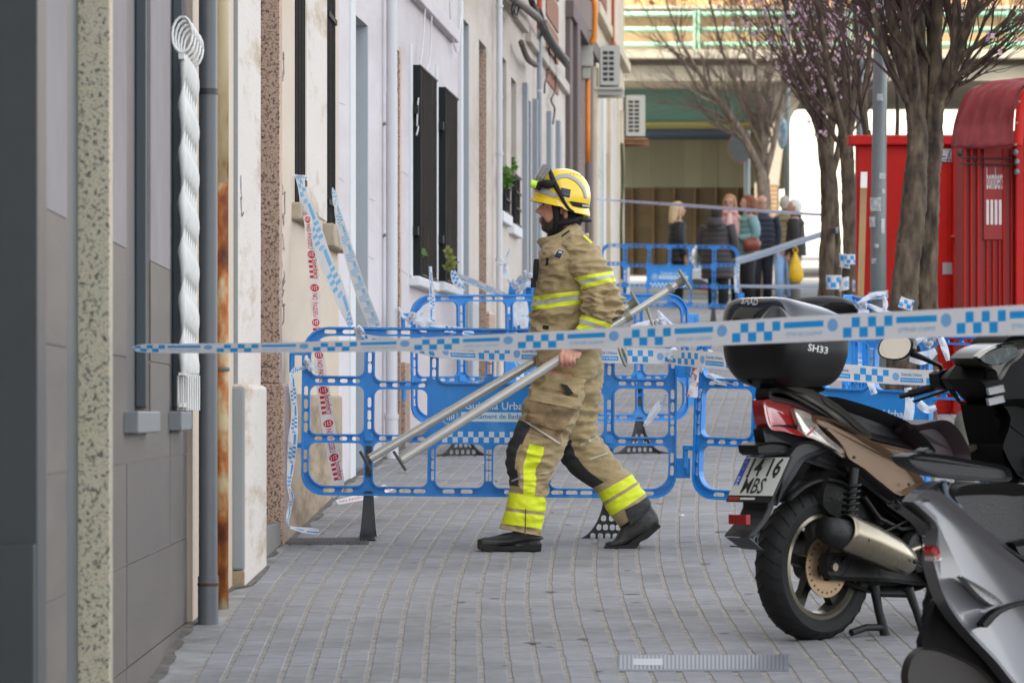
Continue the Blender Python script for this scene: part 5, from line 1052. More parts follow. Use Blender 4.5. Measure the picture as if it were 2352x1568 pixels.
def scrap(x, y, wp, m, label):
    a = ground_pt(x, y); r = wp / 2 * a.y / F; mb = MB(); n = 6; ang = random.uniform(0, 3); lx = [(r * (1 if k % 3 else .8) * math.cos(k * math.pi / 3), r * random.uniform(.3, .8) * math.sin(k * math.pi / 3)) for k in range(n)]
    lx = [(p_[0] * math.cos(ang) - p_[1] * math.sin(ang), p_[0] * math.sin(ang) + p_[1] * math.cos(ang)) for p_ in lx]
    mb.v = [a + Vector((p_[0], p_[1], .006 + .0437 * p_[1])) for p_ in lx] + [a + Vector((p_[0] * .7, p_[1] * .7, .006 + r * .35)) for p_ in lx]
    mb.f = [[k, (k + 1) % n, n + (k + 1) % n, n + k] for k in range(n)] + [list(range(n, 2 * n))]; mb.m = [0] * len(mb.f)
    tag(obj('litter', mb, m), label, 'litter', 'litter on the paving')
m_lw, m_ld, m_lb = mat('white_paper', 'd0d0cc', .8), mat('dark_crumb', '2b2622', .9), mat('dry_leaf', '7a5a3a', .9)
for x, y, wp, m, lb_ in ((1566, 1186, 18, m_lw, 'white paper strip on the paving right of the firefighter'), (1045, 1168, 6, m_ld, 'dark crumb on the paving left of the front leg'), (1143, 1170, 6, m_ld, 'dark crumb on the paving just left of the front knee'), (1290, 1172, 5, m_ld, 'tiny dark crumb between the firefighter legs'), (1213, 1312, 6, m_ld, 'dark crumb in front of the firefighter boots'), (1218, 1402, 7, m_ld, 'dark crumb in the open foreground paving'), (1263, 1108, 12, m_ld, 'dark scrap under the barrier behind the front shin'), (1140, 1108, 14, m_lb, 'brown dry leaf behind the barrier'), (1478, 910, 14, m_ld, 'dark scrap on the far paving seen through the barrier'), (1110, 1065, 10, m_lw, 'pale scrap behind the second barrier'), (1268, 1180, 12, m_lb, 'brown leaf fragment between the boots'), (1420, 1005, 9, m_lw, 'pale scrap seen through the barrier right part')): scrap(x, y, wp, m, lb_)
pole(3004, 60, 12.15, -200, 'grey post to which the near tape is tied, just outside the picture', 'lamp_post')
# bollards by the scooters
m_bol = mat('bollard_grey', '55554f', .6, var=.12, vs=8)
for x, wv, ytop, Y, lb_ in ((2216, 48, 945, 21.0, 'dark grey bollard seen between seat and handlebar of the bronze scooter'), (2126, 46, 985, 24.5, 'low grey bollard behind the right barrier, next to the seat')):
    t = thing('bollard', Vector((P(x, 0, Y).x, Y, gz(Y))), lb_, 'bollard'); r = wv / 2 * Y / F; zt_ = P(x, ytop, Y).z; bx = P(x, 0, Y).x
    mb = MB(); mb.tube([(bx, Y, gz(Y)), (bx, Y, zt_ - .05), (bx, Y, zt_ - .03), (bx, Y, zt_)], [r, r, r * .95, r * .55], 20); obj('shaft', mb, m_bol, parent=t, smooth=True, sharp=30)
    mb = MB(); mb.tube([(bx, Y, gz(Y)), (bx, Y, gz(Y) + .05)], r * 1.2, 20); obj('base_collar', mb, m_bol, parent=t, smooth=True, sharp=30)
# ---------------------------------------------------------------- the firefighter
Y0 = 22.25
ff = thing('person', Vector((P(1290, 0, Y0).x, Y0, gz(Y0))), 'firefighter in tan turnout gear and yellow helmet walking left with two metal props', 'person')
m_tan = mat('tan_turnout_cloth', 'a18e68', .85, var=.12, vs=9, bump=.45, bs=130, c2='8f7d56', c2s=6, c2t=.58, sheen=.2)
m_tand = mat('tan_cloth_soiled', '8d7656', .9, var=.25, vs=12, bump=.35, bs=180, c2='5d4d38', c2s=9, c2t=.55, c2w=.12)
m_yel = mat('fluorescent_yellow_band', (.66, .74, .015), .6, var=.10, vs=14, bump=.15, bs=150)
m_sil = mat('silver_reflective_band', 'a8a8a4', .4, var=.08, vs=10)
m_pad = mat('black_knee_pad', '2a2a2c', .75, var=.2, vs=12, bump=.3, bs=120)
m_piping = mat('grey_piping', 'b3aea2', .6)
m_skin = mat('skin', 'a5725c', .5, var=.10, vs=25, c2='a8705c', c2s=18)
m_beard = mat('dark_beard', '33251f', .85, var=.3, vs=80, bump=.4, bs=250)
m_hair = mat('black_hood_cloth', '0e0d0e', .8, var=.3, vs=30)
m_lip = mat('lip', '8a4c42', .5)
FF_M = [m_tan, m_yel, m_sil, m_pad, m_tand]
def px_of(v): return (CX + v.x * F / v.y, HY - (v.z - CZ) * F / v.y)
def ppx(secs, Yc, n=36, sub=7, pw=2.3, disp=None):
    """limb from front/back outline points: rows (x1,y1,x2,y2,half depth,depth offset); returns rings and the position along the limb"""
    ss = catmull([tuple(map(float, s)) for s in secs], sub); rs = []; ts = [i / sub for i in range(len(ss))]
    for i, s in enumerate(ss):
        a, b_ = P(s[0], s[1], Yc + s[5]), P(s[2], s[3], Yc + s[5]); c = (a + b_) / 2; h = (b_ - a) / 2; ring = []
        for j in range(n):
            t = 2 * math.pi * j / n; ct, st = math.cos(t), math.sin(t)
            q = c + h * math.copysign(abs(ct) ** (2 / pw), ct) + Vector((0, -1, 0)) * s[4] * math.copysign(abs(st) ** (2 / pw), st)
            if disp:
                d = disp(ts[i], ct, st, q); q = q + (q - c).normalized() * d
            ring.append(q)
        rs.append(ring)
    return rs, ts
def folds(amp, f=(9, 9, 16), seed=0, ridge=.6):
    def fn(t, ct, st, q):
        v = Vector((q.x * f[0] + seed, q.y * f[1], q.z * f[2])); a = noise.noise(v); b_ = noise.noise(v * 2.1 + Vector((3, 7, 1)))
        return amp * ((1 - abs(a) * 2.2) * ridge + a * .6 + b_ * .45 - .3)
    return fn
def limb_mesh(mb, secs, Yc, fm, disp, n=64, sub=16, caps=True, pw=2.3):
    rs, ts = ppx(secs, Yc, n, sub, pw, disp)
    mb.rings(rs, caps, fm=(lambda i, j: fm((ts[i] + ts[i + 1]) / 2, math.cos(2 * math.pi * (j + .5) / n), math.sin(2 * math.pi * (j + .5) / n))) if fm else None); return rs
def clothes(name, mb, mats, parent=ff):
    o = obj(name, mb, mats, parent=parent, smooth=True); return fix_normals(o)
# trousers
def fm_near(t, c, s):
    if 2.0 < t < 5.15 and c < -.42 - .12 * math.sin((t - 2) / 3.15 * math.pi): return 3
    if 2.75 < t < 5.55 and -.20 < c < .30 and s > 0: return 1
    if 5.5 < t < 6.32 or 6.5 < t < 7.35: return 1
    if t > 7.93: return 3
    if .6 < t < 2.4 and -.5 < c < .75 and s > 0: return 4
    return 0
def fold_leg(t, ct, st, q):
    a = noise.noise(Vector((q.x * 8, q.y * 8, q.z * 20))); b_ = noise.noise(Vector((q.x * 20 + 5, q.y * 18, q.z * 34)))
    k = (1.0 if not (5.45 < t < 7.4) else .45) * (.35 if ct < -.4 and t > 1.8 else 1)
    return k * .62 * (.021 * (1 - abs(a) * 3.4) + .010 * (1 - abs(b_) * 3) - .006)
mb = MB()
limb_mesh(mb, [(1230, 850, 1345, 872, .115, -.085), (1212, 905, 1332, 935, .12, -.095), (1192, 965, 1306, 998, .115, -.1), (1168, 1020, 1286, 1048, .11, -.1), (1162, 1062, 1269, 1085, .105, -.1), (1170, 1108, 1258, 1120, .10, -.1), (1165, 1150, 1252, 1164, .10, -.1), (1155, 1190, 1246, 1200, .10, -.1), (1147, 1212, 1242, 1231, .10, -.1)], Y0, fm_near, fold_leg)
def fm_far(t, c, s):
    if 3.0 < t < 6.1 and c < -.28: return 3
    if 6.95 < t < 7.6 or 7.75 < t < 8.4: return 1
    return 0
limb_mesh(mb, [(1233, 778, 1378, 790, .15, 0), (1234, 835, 1380, 838, .165, .02), (1250, 905, 1379, 900, .15, .05), (1268, 960, 1373, 950, .125, .08), (1281, 1018, 1371, 990, .11, .10), (1287, 1052, 1388, 1022, .105, .11), (1318, 1092, 1410, 1047, .10, .11), (1360, 1120, 1440, 1080, .10, .11), (1378, 1143, 1457, 1096, .095, .11), (1398, 1178, 1478, 1126, .095, .11), (1424, 1210, 1496, 1158, .09, .11)], Y0,
          lambda t, c, s: 3 if 4.0 < t < 7.0 and c < -.3 else (1 if 7.55 < t < 8.3 or 8.5 < t < 9.2 else (3 if t > 9.35 and c > .05 and s > -.2 and t < 10 else 0)), lambda t, ct, st, q: fold_leg(t if t < 7.5 else 6, ct, st, q) * (1.1 if t < 7 else .7))
trousers = clothes('trousers', mb, FF_M)
# jacket
def band(y0s, th, slope, x0):                                     # horizontal band: returns material by pixel
    def fn(x, y):
        q = (y + slope * (x - x0) - y0s) / th
        return None if q < 0 or q > 1 else (2 if .36 < q < .66 else 1)
    return fn
def fold_jk(t, ct, st, q):
    v = Vector((q.x * 7 + q.z * 4, q.y * 7, q.z * 13 - q.x * 5)); a = noise.noise(v); b_ = noise.noise(v * 2.3 + Vector((9, 2, 1)))
    return .5 * (.5 if 4.9 < t < 6.1 else 1) * 2 * (.021 * (1 - abs(a) * 3.2) + .011 * (1 - abs(b_) * 3) - .010)
mb = MB()
rs, ts = ppx([(1272, 545, 1330, 522, .07, 0), (1250, 562, 1345, 540, .13, 0), (1242, 580, 1362, 566, .19, 0), (1239, 605, 1378, 600, .215, 0), (1234, 640, 1386, 630, .2, 0), (1227, 681, 1386, 664, .187, 0), (1222, 713, 1384, 694, .182, 0), (1220, 740, 1382, 748, .178, 0), (1219, 765, 1381, 797, .176, 0), (1226, 766, 1374, 796, .16, 0)], Y0, 88, 16, 2.2, fold_jk)
bt = band(682, 31, .10, 1228)
def fm_t(i, j):
    n = 56; t = (ts[i] + ts[i + 1]) / 2
    return 0 if not 5 < t < 6 else (2 if 5.3 < t < 5.7 else 1)
# refine rings so that the bands have clean edges
mb.rings(rs, True, fm=fm_t)
def fm_sl(t, c, s):
    def b3(a, z):
        q = (t - a) / (z - a); return None if q < 0 or q > 1 else (2 if .34 < q < .66 else 1)
    for a, z in ((2.38, 3.12), (5.35, 6.55)):
        m = b3(a, z)
        if m is not None: return m
    return 0
def fold_sl(t, ct, st, q):
    k = 1.9 if 3.6 < t < 5.2 else (.5 if 2.3 < t < 3.2 or t > 5.3 else .9)
    a = noise.noise(Vector((q.x * 9, q.y * 8, q.z * 24))); b_ = noise.noise(Vector((q.x * 22, q.y * 18, q.z * 40 + 4)))
    return k * (.015 * (1 - abs(a) * 3.4) + .008 * (1 - abs(b_) * 3) - .006)
limb_mesh(mb, [(1292, 548, 1350, 536, .075, -.10), (1300, 585, 1380, 575, .095, -.15), (1313, 625, 1400, 612, .10, -.185), (1333, 660, 1412, 641, .098, -.2), (1344, 692, 1427, 686, .098, -.21), (1341, 716, 1422, 738, .092, -.215), (1330, 738, 1397, 762, .082, -.225), (1314, 766, 1363, 788, .07, -.235), (1300, 790, 1338, 808, .06, -.24)], Y0, fm_sl, fold_sl)
limb_mesh(mb, [(1240, 600, 1330, 600, .09, .15), (1232, 690, 1300, 700, .085, .2), (1228, 750, 1280, 758, .075, .22), (1230, 795, 1273, 797, .065, .22), (1233, 822, 1268, 815, .06, .22)], Y0, lambda t, c, s: 1 if 2.8 < t < 3.8 else 0, fold_sl)
jacket = clothes('jacket', mb, FF_M)
mb = MB()                                                         # collar, standing and open at the front
cr = []
for (a, b_, hd, sp) in (((1250, 588), (1348, 552), .135, 1), ((1240, 566), (1336, 528), .112, 1), ((1233, 556), (1327, 511), .1, 1), ((1240, 558), (1321, 513), .09, 1), ((1258, 572), (1325, 540), .085, 1)):
    A_, B_ = P(*a, Y0), P(*b_, Y0); c = (A_ + B_) / 2; h = (B_ - A_) / 2; cr.append([c + h * math.cos(t) * (1 if math.cos(t) > 0 else 1) + Vector((0, -hd * math.sin(t) * (1 - .25 * max(0, -math.cos(t))), 0)) + Vector((0, 0, .01 * math.sin(3 * t))) for t in [2 * math.pi * k / 40 for k in range(40)]])
mb.rings(cr, False); ff_collar = clothes('collar', mb, m_tan, jacket)
# projected patches: follow the cloth below them
def bvh_of(o):
    me = o.data; off = WO[ff]; return BVHTree.FromPolygons([v.co + off for v in me.vertices], [p.vertices[:] for p in me.polygons])
B_tr, B_jk = bvh_of(trousers), bvh_of(jacket)
def decal(name, bv, quad, m, parent, off=.004, nu=8, nv=8, thick=.012, kx=None):
    O = Vector((0, 0, CZ)); mb = MB(); g_ = []
    for i in range(nv + 1):
        for j in range(nu + 1):
            u, v = j / nu, i / nv; x = (quad[0][0] * (1 - u) + quad[1][0] * u) * (1 - v) + (quad[3][0] * (1 - u) + quad[2][0] * u) * v; y = (quad[0][1] * (1 - u) + quad[1][1] * u) * (1 - v) + (quad[3][1] * (1 - u) + quad[2][1] * u) * v
            d = (P(x, y, 20) - O).normalized(); h = bv.ray_cast(O + d * 15, d); g_.append((h[0], d, h[1]))
    ok = [q for q in g_ if q[0] is not None]
    if len(ok) < 4: return None
    ym = sum(q[0].y for q in ok) / len(ok)
    top = []
    for i, (h, d, nn) in enumerate(g_):
        if h is None: h = O + d * (ym / d.y)
        top.append((h, d))
    W_ = nu + 1
    mb.v = [h - d * off for h, d in top] + [h + d * thick for h, d in top]; K = len(top)
    for i in range(nv):
        for j in range(nu): mb.f.append([i * W_ + j, i * W_ + j + 1, (i + 1) * W_ + j + 1, (i + 1) * W_ + j])
    edge = [j for j in range(W_)] + [i * W_ + nu for i in range(1, nv + 1)] + [nv * W_ + j for j in range(nu - 1, -1, -1)] + [i * W_ for i in range(nv - 1, 0, -1)]
    for a, b_ in zip(edge, edge[1:] + edge[:1]): mb.f.append([b_, a, K + a, K + b_])
    mb.m = [0] * len(mb.f); o = obj(name, mb, m, parent=parent, smooth=True, sharp=40); return o
decal('pocket', B_tr, [(1219, 915), (1330, 935), (1290, 992), (1206, 965)], m_tand, trousers, .012)
decal('pocket_flap', B_tr, [(1224, 893), (1336, 915), (1326, 940), (1216, 918)], m_tan, trousers, .02)
decal('pocket_strap', B_tr, [(1288, 880), (1303, 884), (1318, 903), (1304, 908)], m_hair, trousers, .028, 4, 4)
decal('piping', B_tr, [(1194, 961), (1195.5, 959), (1288, 1017), (1286, 1020)], m_piping, trousers, .008, 3, 14)
decal('piping', B_tr, [(1236, 1086), (1260, 1083), (1260, 1086.5), (1236, 1089.5)], m_piping, trousers, .008, 8, 2)
decal('piping', B_tr, [(1174, 1103), (1200, 1092), (1202, 1095), (1176, 1106)], m_piping, trousers, .008, 8, 2)
decal('piping', B_tr, [(1333, 1021), (1372, 1001), (1373, 1004), (1334, 1024)], m_piping, trousers, .008, 8, 2)
decal('piping', B_tr, [(1354, 1053), (1396, 1038), (1397, 1041), (1355, 1056)], m_piping, trousers, .008, 8, 2)
decal('heel_patch', B_tr, [(1435, 1170), (1478, 1148), (1492, 1172), (1448, 1205)], m_pad, trousers, .006)
decal('stripe_seam', B_tr, [(1206, 1168), (1208.5, 1168), (1208, 1228), (1205.5, 1228)], m_tand, trousers, .004, 2, 10)
decal('chest_patch', B_jk, [(1281, 571), (1298, 575), (1287, 596), (1270, 590)], m_piping, jacket, .005, 4, 4); decal('chest_badge', B_jk, [(1282.5, 573), (1296, 576.5), (1286, 594), (1272, 589)], mat('navy_badge', '14161f', .5), jacket, .008, 4, 4)
decal('badge_print', B_jk, [(1284, 576), (1292, 578), (1290, 582), (1282, 580)], m_piping, jacket, .0095, 2, 2)
decal('radio_clip', B_jk, [(1254, 592), (1260, 592), (1259, 611), (1253, 611)], m_hair, jacket, .012, 3, 4)
decal('zip_flap', B_jk, [(1240, 575), (1247, 572), (1245, 660), (1236, 660)], m_tan, jacket, .006, 3, 14)
decal('pocket_flap', B_jk, [(1249, 607), (1299, 612), (1291, 638), (1240, 628)], m_tan, jacket, .012)
decal('pocket', B_jk, [(1243, 630), (1288, 638), (1282, 668), (1238, 664)], m_tan, jacket, .005)
decal('pocket_flap', B_jk, [(1229, 735), (1290, 748), (1284, 772), (1224, 755)], m_tan, jacket, .012)
decal('pocket_slot', B_jk, [(1227, 738), (1249, 741), (1249, 746), (1232, 744)], m_hair, jacket, .006, 4, 2); decal('pocket_tab', B_jk, [(1247, 746), (1261, 748), (1260, 757), (1246, 755)], m_hair, jacket, .016, 3, 3)
decal('shoulder_flash', B_jk, [(1338, 541), (1342, 540), (1360, 556), (1357, 560)], m_yel, jacket, .006, 3, 4)
decal('collar_tab', bvh_of(ff_collar), [(1289, 541), (1307, 528), (1309, 531), (1291, 545)], m_hair, jacket, .004, 6, 2)
mb = MB(); mb.tube([P(1232, 597, Y0 - .1), P(1231, 615, Y0 - .12), P(1229, 640, Y0 - .12), P(1222, 658, Y0 - .1)], [.012, .014, .012, .008], 8); mb.box(P(1219, 0, Y0).x, P(1231, 0, Y0).x, Y0 - .13, Y0 - .08, P(0, 662, Y0).z, P(0, 640, Y0).z); obj('radio_handset', mb, m_hair, parent=jacket, smooth=True, sharp=40)
# boots
m_boot = mat('black_boot_leather', '1b1c1d', .4, var=.3, vs=10, bump=.3, bs=60, c2='33322e', c2s=12); m_sole = mat('black_boot_sole', '171716', .85, var=.2, bump=.3, bs=80)
def boot(secs, sole, Yc, toe):
    mb = MB(); rs, ts = ppx(secs, Yc, 28, 6, 2.5, None); mb.rings(rs); o = obj('boot', mb, m_boot, parent=ff, smooth=True); fix_normals(o)
    n = len(sole); s_ = MB(); rr = []
    for (w_, dz) in ((.046, .0), (.05, .008), (.05, -.0)):
        pass
    s_.v = []
    ring = lambda yy, k: [P(x, y, Yc + yy) for x, y in sole]
    s_.rings([ring(-.05, 1), ring(.05, 1)]); so_ = obj('sole', s_, m_sole, parent=o, bevel=.006); fix_normals(so_)
    for k in range(9):
        i = k % 3
    return o
b1 = boot([(1186, 1195, 1238, 1212, .062, 0), (1176, 1222, 1240, 1226, .06, 0), (1152, 1238, 1241, 1240, .056, 0), (1118, 1232, 1120, 1262, .048, 0), (1102, 1238, 1104, 1262, .036, 0), (1096, 1246, 1097, 1259, .02, 0)], [(1095, 1251), (1100, 1259), (1112, 1263), (1170, 1265.5), (1205, 1263), (1208, 1265.5), (1243, 1265.5), (1244.5, 1248), (1200, 1251), (1150, 1254), (1105, 1250)], Y0 - .1, 0)
b1b = MB(); rs, ts = ppx([(1098, 1250, 1243, 1250, .045, 0), (1096, 1243, 1242, 1240, .048, 0), (1100, 1237, 1241, 1230, .05, 0), (1130, 1231, 1240, 1222, .052, 0), (1158, 1224, 1240, 1215, .055, 0)], Y0 - .1, 32, 5, 2.8); b1b.rings(rs); fix_normals(obj('boot_upper', b1b, m_boot, parent=b1, smooth=True))
b2 = boot([(1432, 1190, 1496, 1160, .06, 0), (1428, 1205, 1512, 1185, .06, 0), (1420, 1222, 1510, 1208, .056, 0), (1408, 1240, 1478, 1228, .05, 0), (1394, 1244, 1440, 1250, .048, 0), (1388, 1250, 1404, 1261, .04, 0)], [(1387, 1252), (1389, 1261), (1398, 1266), (1440, 1267), (1466, 1255), (1470, 1244), (1488, 1236), (1519, 1208), (1508, 1199), (1470, 1228), (1440, 1250), (1400, 1256)], Y0 + .11, 0)
# toe caps worn brown
for c, Yc in (((1101, 1254), Y0 - .1),): mb = MB(); mb.ball(P(*c, Yc), (.012, .04, .013), 12, 8); obj('toe_scuff', mb, mat('worn_toe', '7a5a30', .8), parent=b1, smooth=True)
# body: one continuous surface, mostly under the clothes
body = MB()
def bl(secs, Yc, n=28, pw=2.1, sub=5): rs, ts = ppx(secs, Yc, n, sub, pw); body.rings(rs); return rs
bl([(1280, 535, 1326, 525, .055, 0), (1284, 560, 1332, 552, .062, 0), (1262, 580, 1345, 570, .13, 0), (1252, 620, 1370, 620, .165, 0), (1245, 700, 1360, 705, .14, 0), (1243, 770, 1360, 780, .15, 0), (1250, 850, 1360, 855, .14, 0), (1275, 900, 1350, 905, .10, .02)], Y0)
bl([(1255, 850, 1330, 870, .08, -.08), (1210, 960, 1285, 990, .08, -.1), (1185, 1060, 1255, 1080, .065, -.1), (1180, 1130, 1240, 1145, .055, -.1), (1185, 1215, 1230, 1220, .045, -.1)], Y0)
bl([(1265, 850, 1365, 850, .08, .08), (1295, 960, 1362, 945, .08, .1), (1310, 1055, 1380, 1020, .065, .11), (1390, 1130, 1445, 1095, .055, .11), (1445, 1195, 1485, 1172, .045, .11)], Y0)
bl([(1305, 560, 1355, 555, .06, -.13), (1330, 630, 1390, 620, .055, -.18), (1355, 695, 1410, 695, .05, -.21), (1350, 725, 1400, 745, .045, -.22), (1306, 788, 1332, 803, .03, -.24), (1292, 800, 1320, 820, .026, -.24)], Y0)
bl([(1250, 590, 1310, 590, .06, .13), (1238, 700, 1285, 705, .05, .2), (1236, 790, 1262, 795, .035, .22), (1235, 830, 1258, 830, .03, .22), (1238, 855, 1254, 850, .02, .22)], Y0)
# head: cross sections from chin to crown
hd = catmull([(536, 1256, 1300, .040), (529, 1248, 1316, .055), (520, 1244.5, 1330, .064), (512, 1243, 1337, .069), (505, 1242.5, 1340, .071), (497, 1243, 1343, .073), (488, 1244, 1345, .0745), (478, 1246, 1347, .076), (470, 1246.5, 1348, .077), (462, 1243.5, 1348, .077), (454, 1243.5, 1347, .077), (440, 1248, 1344, .073), (428, 1262, 1335, .06), (420, 1280, 1318, .03)], 5)
hr = []
NH = 64
def gs(x, c, w_): return math.exp(-((x - c) / w_) ** 2)
for (y, f_, b_, hw) in hd:
    A_, B_ = P(f_, y, Y0), P(b_, y, Y0); c = (A_ + B_) / 2; h = (B_ - A_).x / 2; ring = []
    for j in range(NH):
        t = 2 * math.pi * j / NH; ct, st = math.cos(t), math.sin(t); pw = 2.35
        q = c + Vector((h * math.copysign(abs(ct) ** (2 / pw), ct), -hw * math.copysign(abs(st) ** (2 / pw), st), 0)); lat = q.y - Y0
        if ct < 0:
            nose = 0
            if 462 < y < 494:
                pr = [(462, 1), (468, 3.5), (474, 8), (480, 14), (484, 17.5), (487, 16), (490, 9), (494, 2)]
                for (ya, na), (yb, nb) in zip(pr, pr[1:]):
                    if ya <= y <= yb: nose = na + (nb - na) * (y - ya) / (yb - ya)
            wn = .009 + .009 * max(0, min(1, (y - 466) / 18)); q.x -= nose * Y0 / F * math.exp(-(lat / wn) ** 2 * .8)
            q.x += .010 * gs(y, 470, 5) * (gs(lat, .032, .016) + gs(lat, -.032, .016))      # eye sockets
            q.x -= .006 * gs(y, 460, 4) * (gs(lat, .03, .022) + gs(lat, -.03, .022))       # brow
            lp = .011 * gs(y, 503, 3.2) + .012 * gs(y, 509.5, 3.0) - .004 * gs(y, 506.3, 1.2); q.x -= lp * gs(lat, 0, .024)
            q.x -= .007 * gs(y, 527, 7) * gs(lat, 0, .03)
        ring.append(q)
    hr.append(ring)
body.rings(hr)
# ear, right and left
for sg in (-1, 1): body.ball(P(1296, 489, Y0 + sg * .079), (.019, .010, .027), 16, 10, M3=Matrix.Rotation(R(-12), 3, 'Y'))
# near hand: back of the hand, four fingers curled round the prop and a thumb
hx = [P(1322, 803, Y0 - .245), P(1312, 806, Y0 - .262), P(1302, 812, Y0 - .27)]
def finger(b_, knuckle, mid, tip, r):
    body.tube(catmull([tuple(b_), tuple(knuckle), tuple(mid), tuple(tip)], 4), [r * (1.05 - .3 * i / 12) for i in range(13)], 10); body.ball(tip, (r * .75,) * 3, 10, 6)
rs, ts = ppx([(1318, 790, 1336, 812, .028, -.245), (1304, 796, 1333, 818, .030, -.258), (1294, 803, 1330, 826, .026, -.268)], Y0, 20, 4, 2.4); body.rings(rs)
for i, (kx, ky, tx_, ty_, r) in enumerate(((1290, 809, 1291, 842, .0115), (1300, 811, 1302, 841, .0115), (1310, 814, 1311, 838, .011), (1320, 817, 1320, 834, .0095))):
    finger(P(kx + 8, ky - 7, Y0 - .262), P(kx - 1, ky + 4, Y0 - .288), P(tx_ - 2, (ky + ty_) / 2 + 5, Y0 - .293), P(tx_, ty_, Y0 - .262), r)
body.tube(catmull([tuple(P(1312, 800, Y0 - .225)), tuple(P(1298, 803, Y0 - .20)), tuple(P(1290, 815, Y0 - .196)), tuple(P(1288, 828, Y0 - .205))], 4), [.014 - .0004 * i for i in range(13)], 10)
# far hand
for i in range(4): body.tube([P(1240 + i * 6, 846, Y0 + .225), P(1236 + i * 6, 858, Y0 + .19), P(1240 + i * 6, 868, Y0 + .2)], [.01, .0095, .008], 8)
bm_ = remeshed(body, .0048)
m_face = mat('skin_with_beard', 'c08d76', .5, var=.10, vs=25, c2='b0766a', c2s=18)
_n = m_face.node_tree; at_ = _n.nodes.new('ShaderNodeAttribute'); at_.attribute_name = 'beard'; nz = _n.nodes.new('ShaderNodeTexNoise'); nz.inputs['Scale'].default_value = 260
mm_ = _n.nodes.new('ShaderNodeMath'); mm_.operation = 'MULTIPLY_ADD'; _n.links.new(nz.outputs[0], mm_.inputs[0]); mm_.inputs[1].default_value = .5; mm_.inputs[2].default_value = .72
m2_ = _n.nodes.new('ShaderNodeMath'); m2_.operation = 'MULTIPLY'; m2_.use_clamp = True; _n.links.new(mm_.outputs[0], m2_.inputs[0]); _n.links.new(at_.outputs['Fac'], m2_.inputs[1])
mx_ = _n.nodes.new('ShaderNodeMix'); mx_.data_type = 'RGBA'; pb_ = _n.nodes['Principled BSDF']; _n.links.new(pb_.inputs['Base Color'].links[0].from_socket, mx_.inputs[6]); mx_.inputs[7].default_value = (.018, .012, .009, 1); _n.links.new(m2_.outputs[0], mx_.inputs[0]); _n.links.new(mx_.outputs[2], pb_.inputs['Base Color'])
for k, f_ in enumerate(bm_.f):
    q = sum((bm_.v[i] for i in f_), Vector()) / len(f_); x, y = px_of(q)
    if y < 545:
        if abs(q.y - Y0) < .026 and (500 < y < 512) and x < 1246.5: bm_.m[k] = 1
        elif (x > 1274 and y < 470) or (x > 1304 and y < 532): bm_.m[k] = 2
bo = obj('body', bm_, [m_face, m_lip, m_hair], parent=ff, smooth=True)
def sstep(a, b_, x): t = max(0, min(1, (x - a) / (b_ - a))); return t * t * (3 - 2 * t)
edge_ = [(1225, 496), (1243, 495.5), (1249, 498), (1254, 506), (1261, 508), (1268, 502), (1275, 492), (1300, 486)]
ba = bo.data.attributes.new('beard', 'FLOAT', 'POINT')
for v in bm_.v:
    pass
vals = []
for v in bm_.v:
    x, y = px_of(v); e_y = edge_[-1][1]
    for (xa, ya), (xb, yb) in zip(edge_, edge_[1:]):
        if xa <= x <= xb: e_y = ya + (yb - ya) * (x - xa) / (xb - xa); break
    vals.append(sstep(e_y - 2.5, e_y + 5, y) * (1 - sstep(536, 545, y)) * (1 - sstep(1292, 1300, x)))
ba.data.foreach_set('value', vals)
m_eye = mat('eye_dark', '1c1512', .2)
for sg in (-1, 1):
    mb = MB(); mb.ball(P(1252.5, 470, Y0 + sg * .034), (.010, .010, .010), 12, 8); e_ = obj('eye', mb, mat('eye_white', 'b8a8a0', .3), parent=bo, smooth=True)
    mb = MB(); mb.ball(P(1249.5, 470, Y0 + sg * .038), (.006, .006, .006), 10, 6); obj('iris', mb, m_eye, parent=e_) if False else obj('iris', mb, m_eye, parent=bo, smooth=True)
    mb = MB(); mb.tube(catmull([tuple(P(1242, 460.5, Y0 + sg * .012)), tuple(P(1243, 458, Y0 + sg * .034)), tuple(P(1250, 459.5, Y0 + sg * .056)), tuple(P(1259, 463, Y0 + sg * .069))], 3), [.003, .0045, .005, .005, .005, .005, .005, .0045, .004, .003], 8); obj('eyebrow', mb, m_beard, parent=bo, smooth=True)
    mb = MB(); mb.tube(catmull([tuple(P(1250, 466.5, Y0 + sg * .026)), tuple(P(1249, 465.5, Y0 + sg * .036)), tuple(P(1255, 467, Y0 + sg * .052))], 3), .0022, 6); obj('eyelid', mb, m_beard, parent=bo, smooth=True)
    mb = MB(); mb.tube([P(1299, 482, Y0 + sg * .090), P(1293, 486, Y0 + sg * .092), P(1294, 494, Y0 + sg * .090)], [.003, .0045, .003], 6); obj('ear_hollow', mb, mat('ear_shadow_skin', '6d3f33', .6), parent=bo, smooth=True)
# hood and chin strap
mb = MB()
mb.tube(catmull([tuple(P(1274, 455, Y0 - .078)), tuple(P(1277, 480, Y0 - .080)), tuple(P(1279, 505, Y0 - .075)), tuple(P(1276, 525, Y0 - .06)), tuple(P(1266, 540, Y0 - .02)), tuple(P(1264, 541, Y0 + .02))], 4), [.022, .022, .021, .02, .019, .018, .018, .017, .017, .016, .016, .016, .016, .016, .016, .016, .016, .016, .016, .016, .016], 10)
mb.tube(catmull([tuple(P(1280, 512, Y0 - .075)), tuple(P(1300, 510, Y0 - .084)), tuple(P(1322, 505, Y0 - .075)), tuple(P(1336, 498, Y0 - .03)), tuple(P(1338, 498, Y0 + .03))], 4), .016, 10)
mb.tube([P(1322, 500, Y0 - .07), P(1340, 507, Y0 - .07), P(1358, 507, Y0 - .065)], [.008, .007, .006], 8)
obj('chin_strap', mb, m_hair, parent=ff, smooth=True)
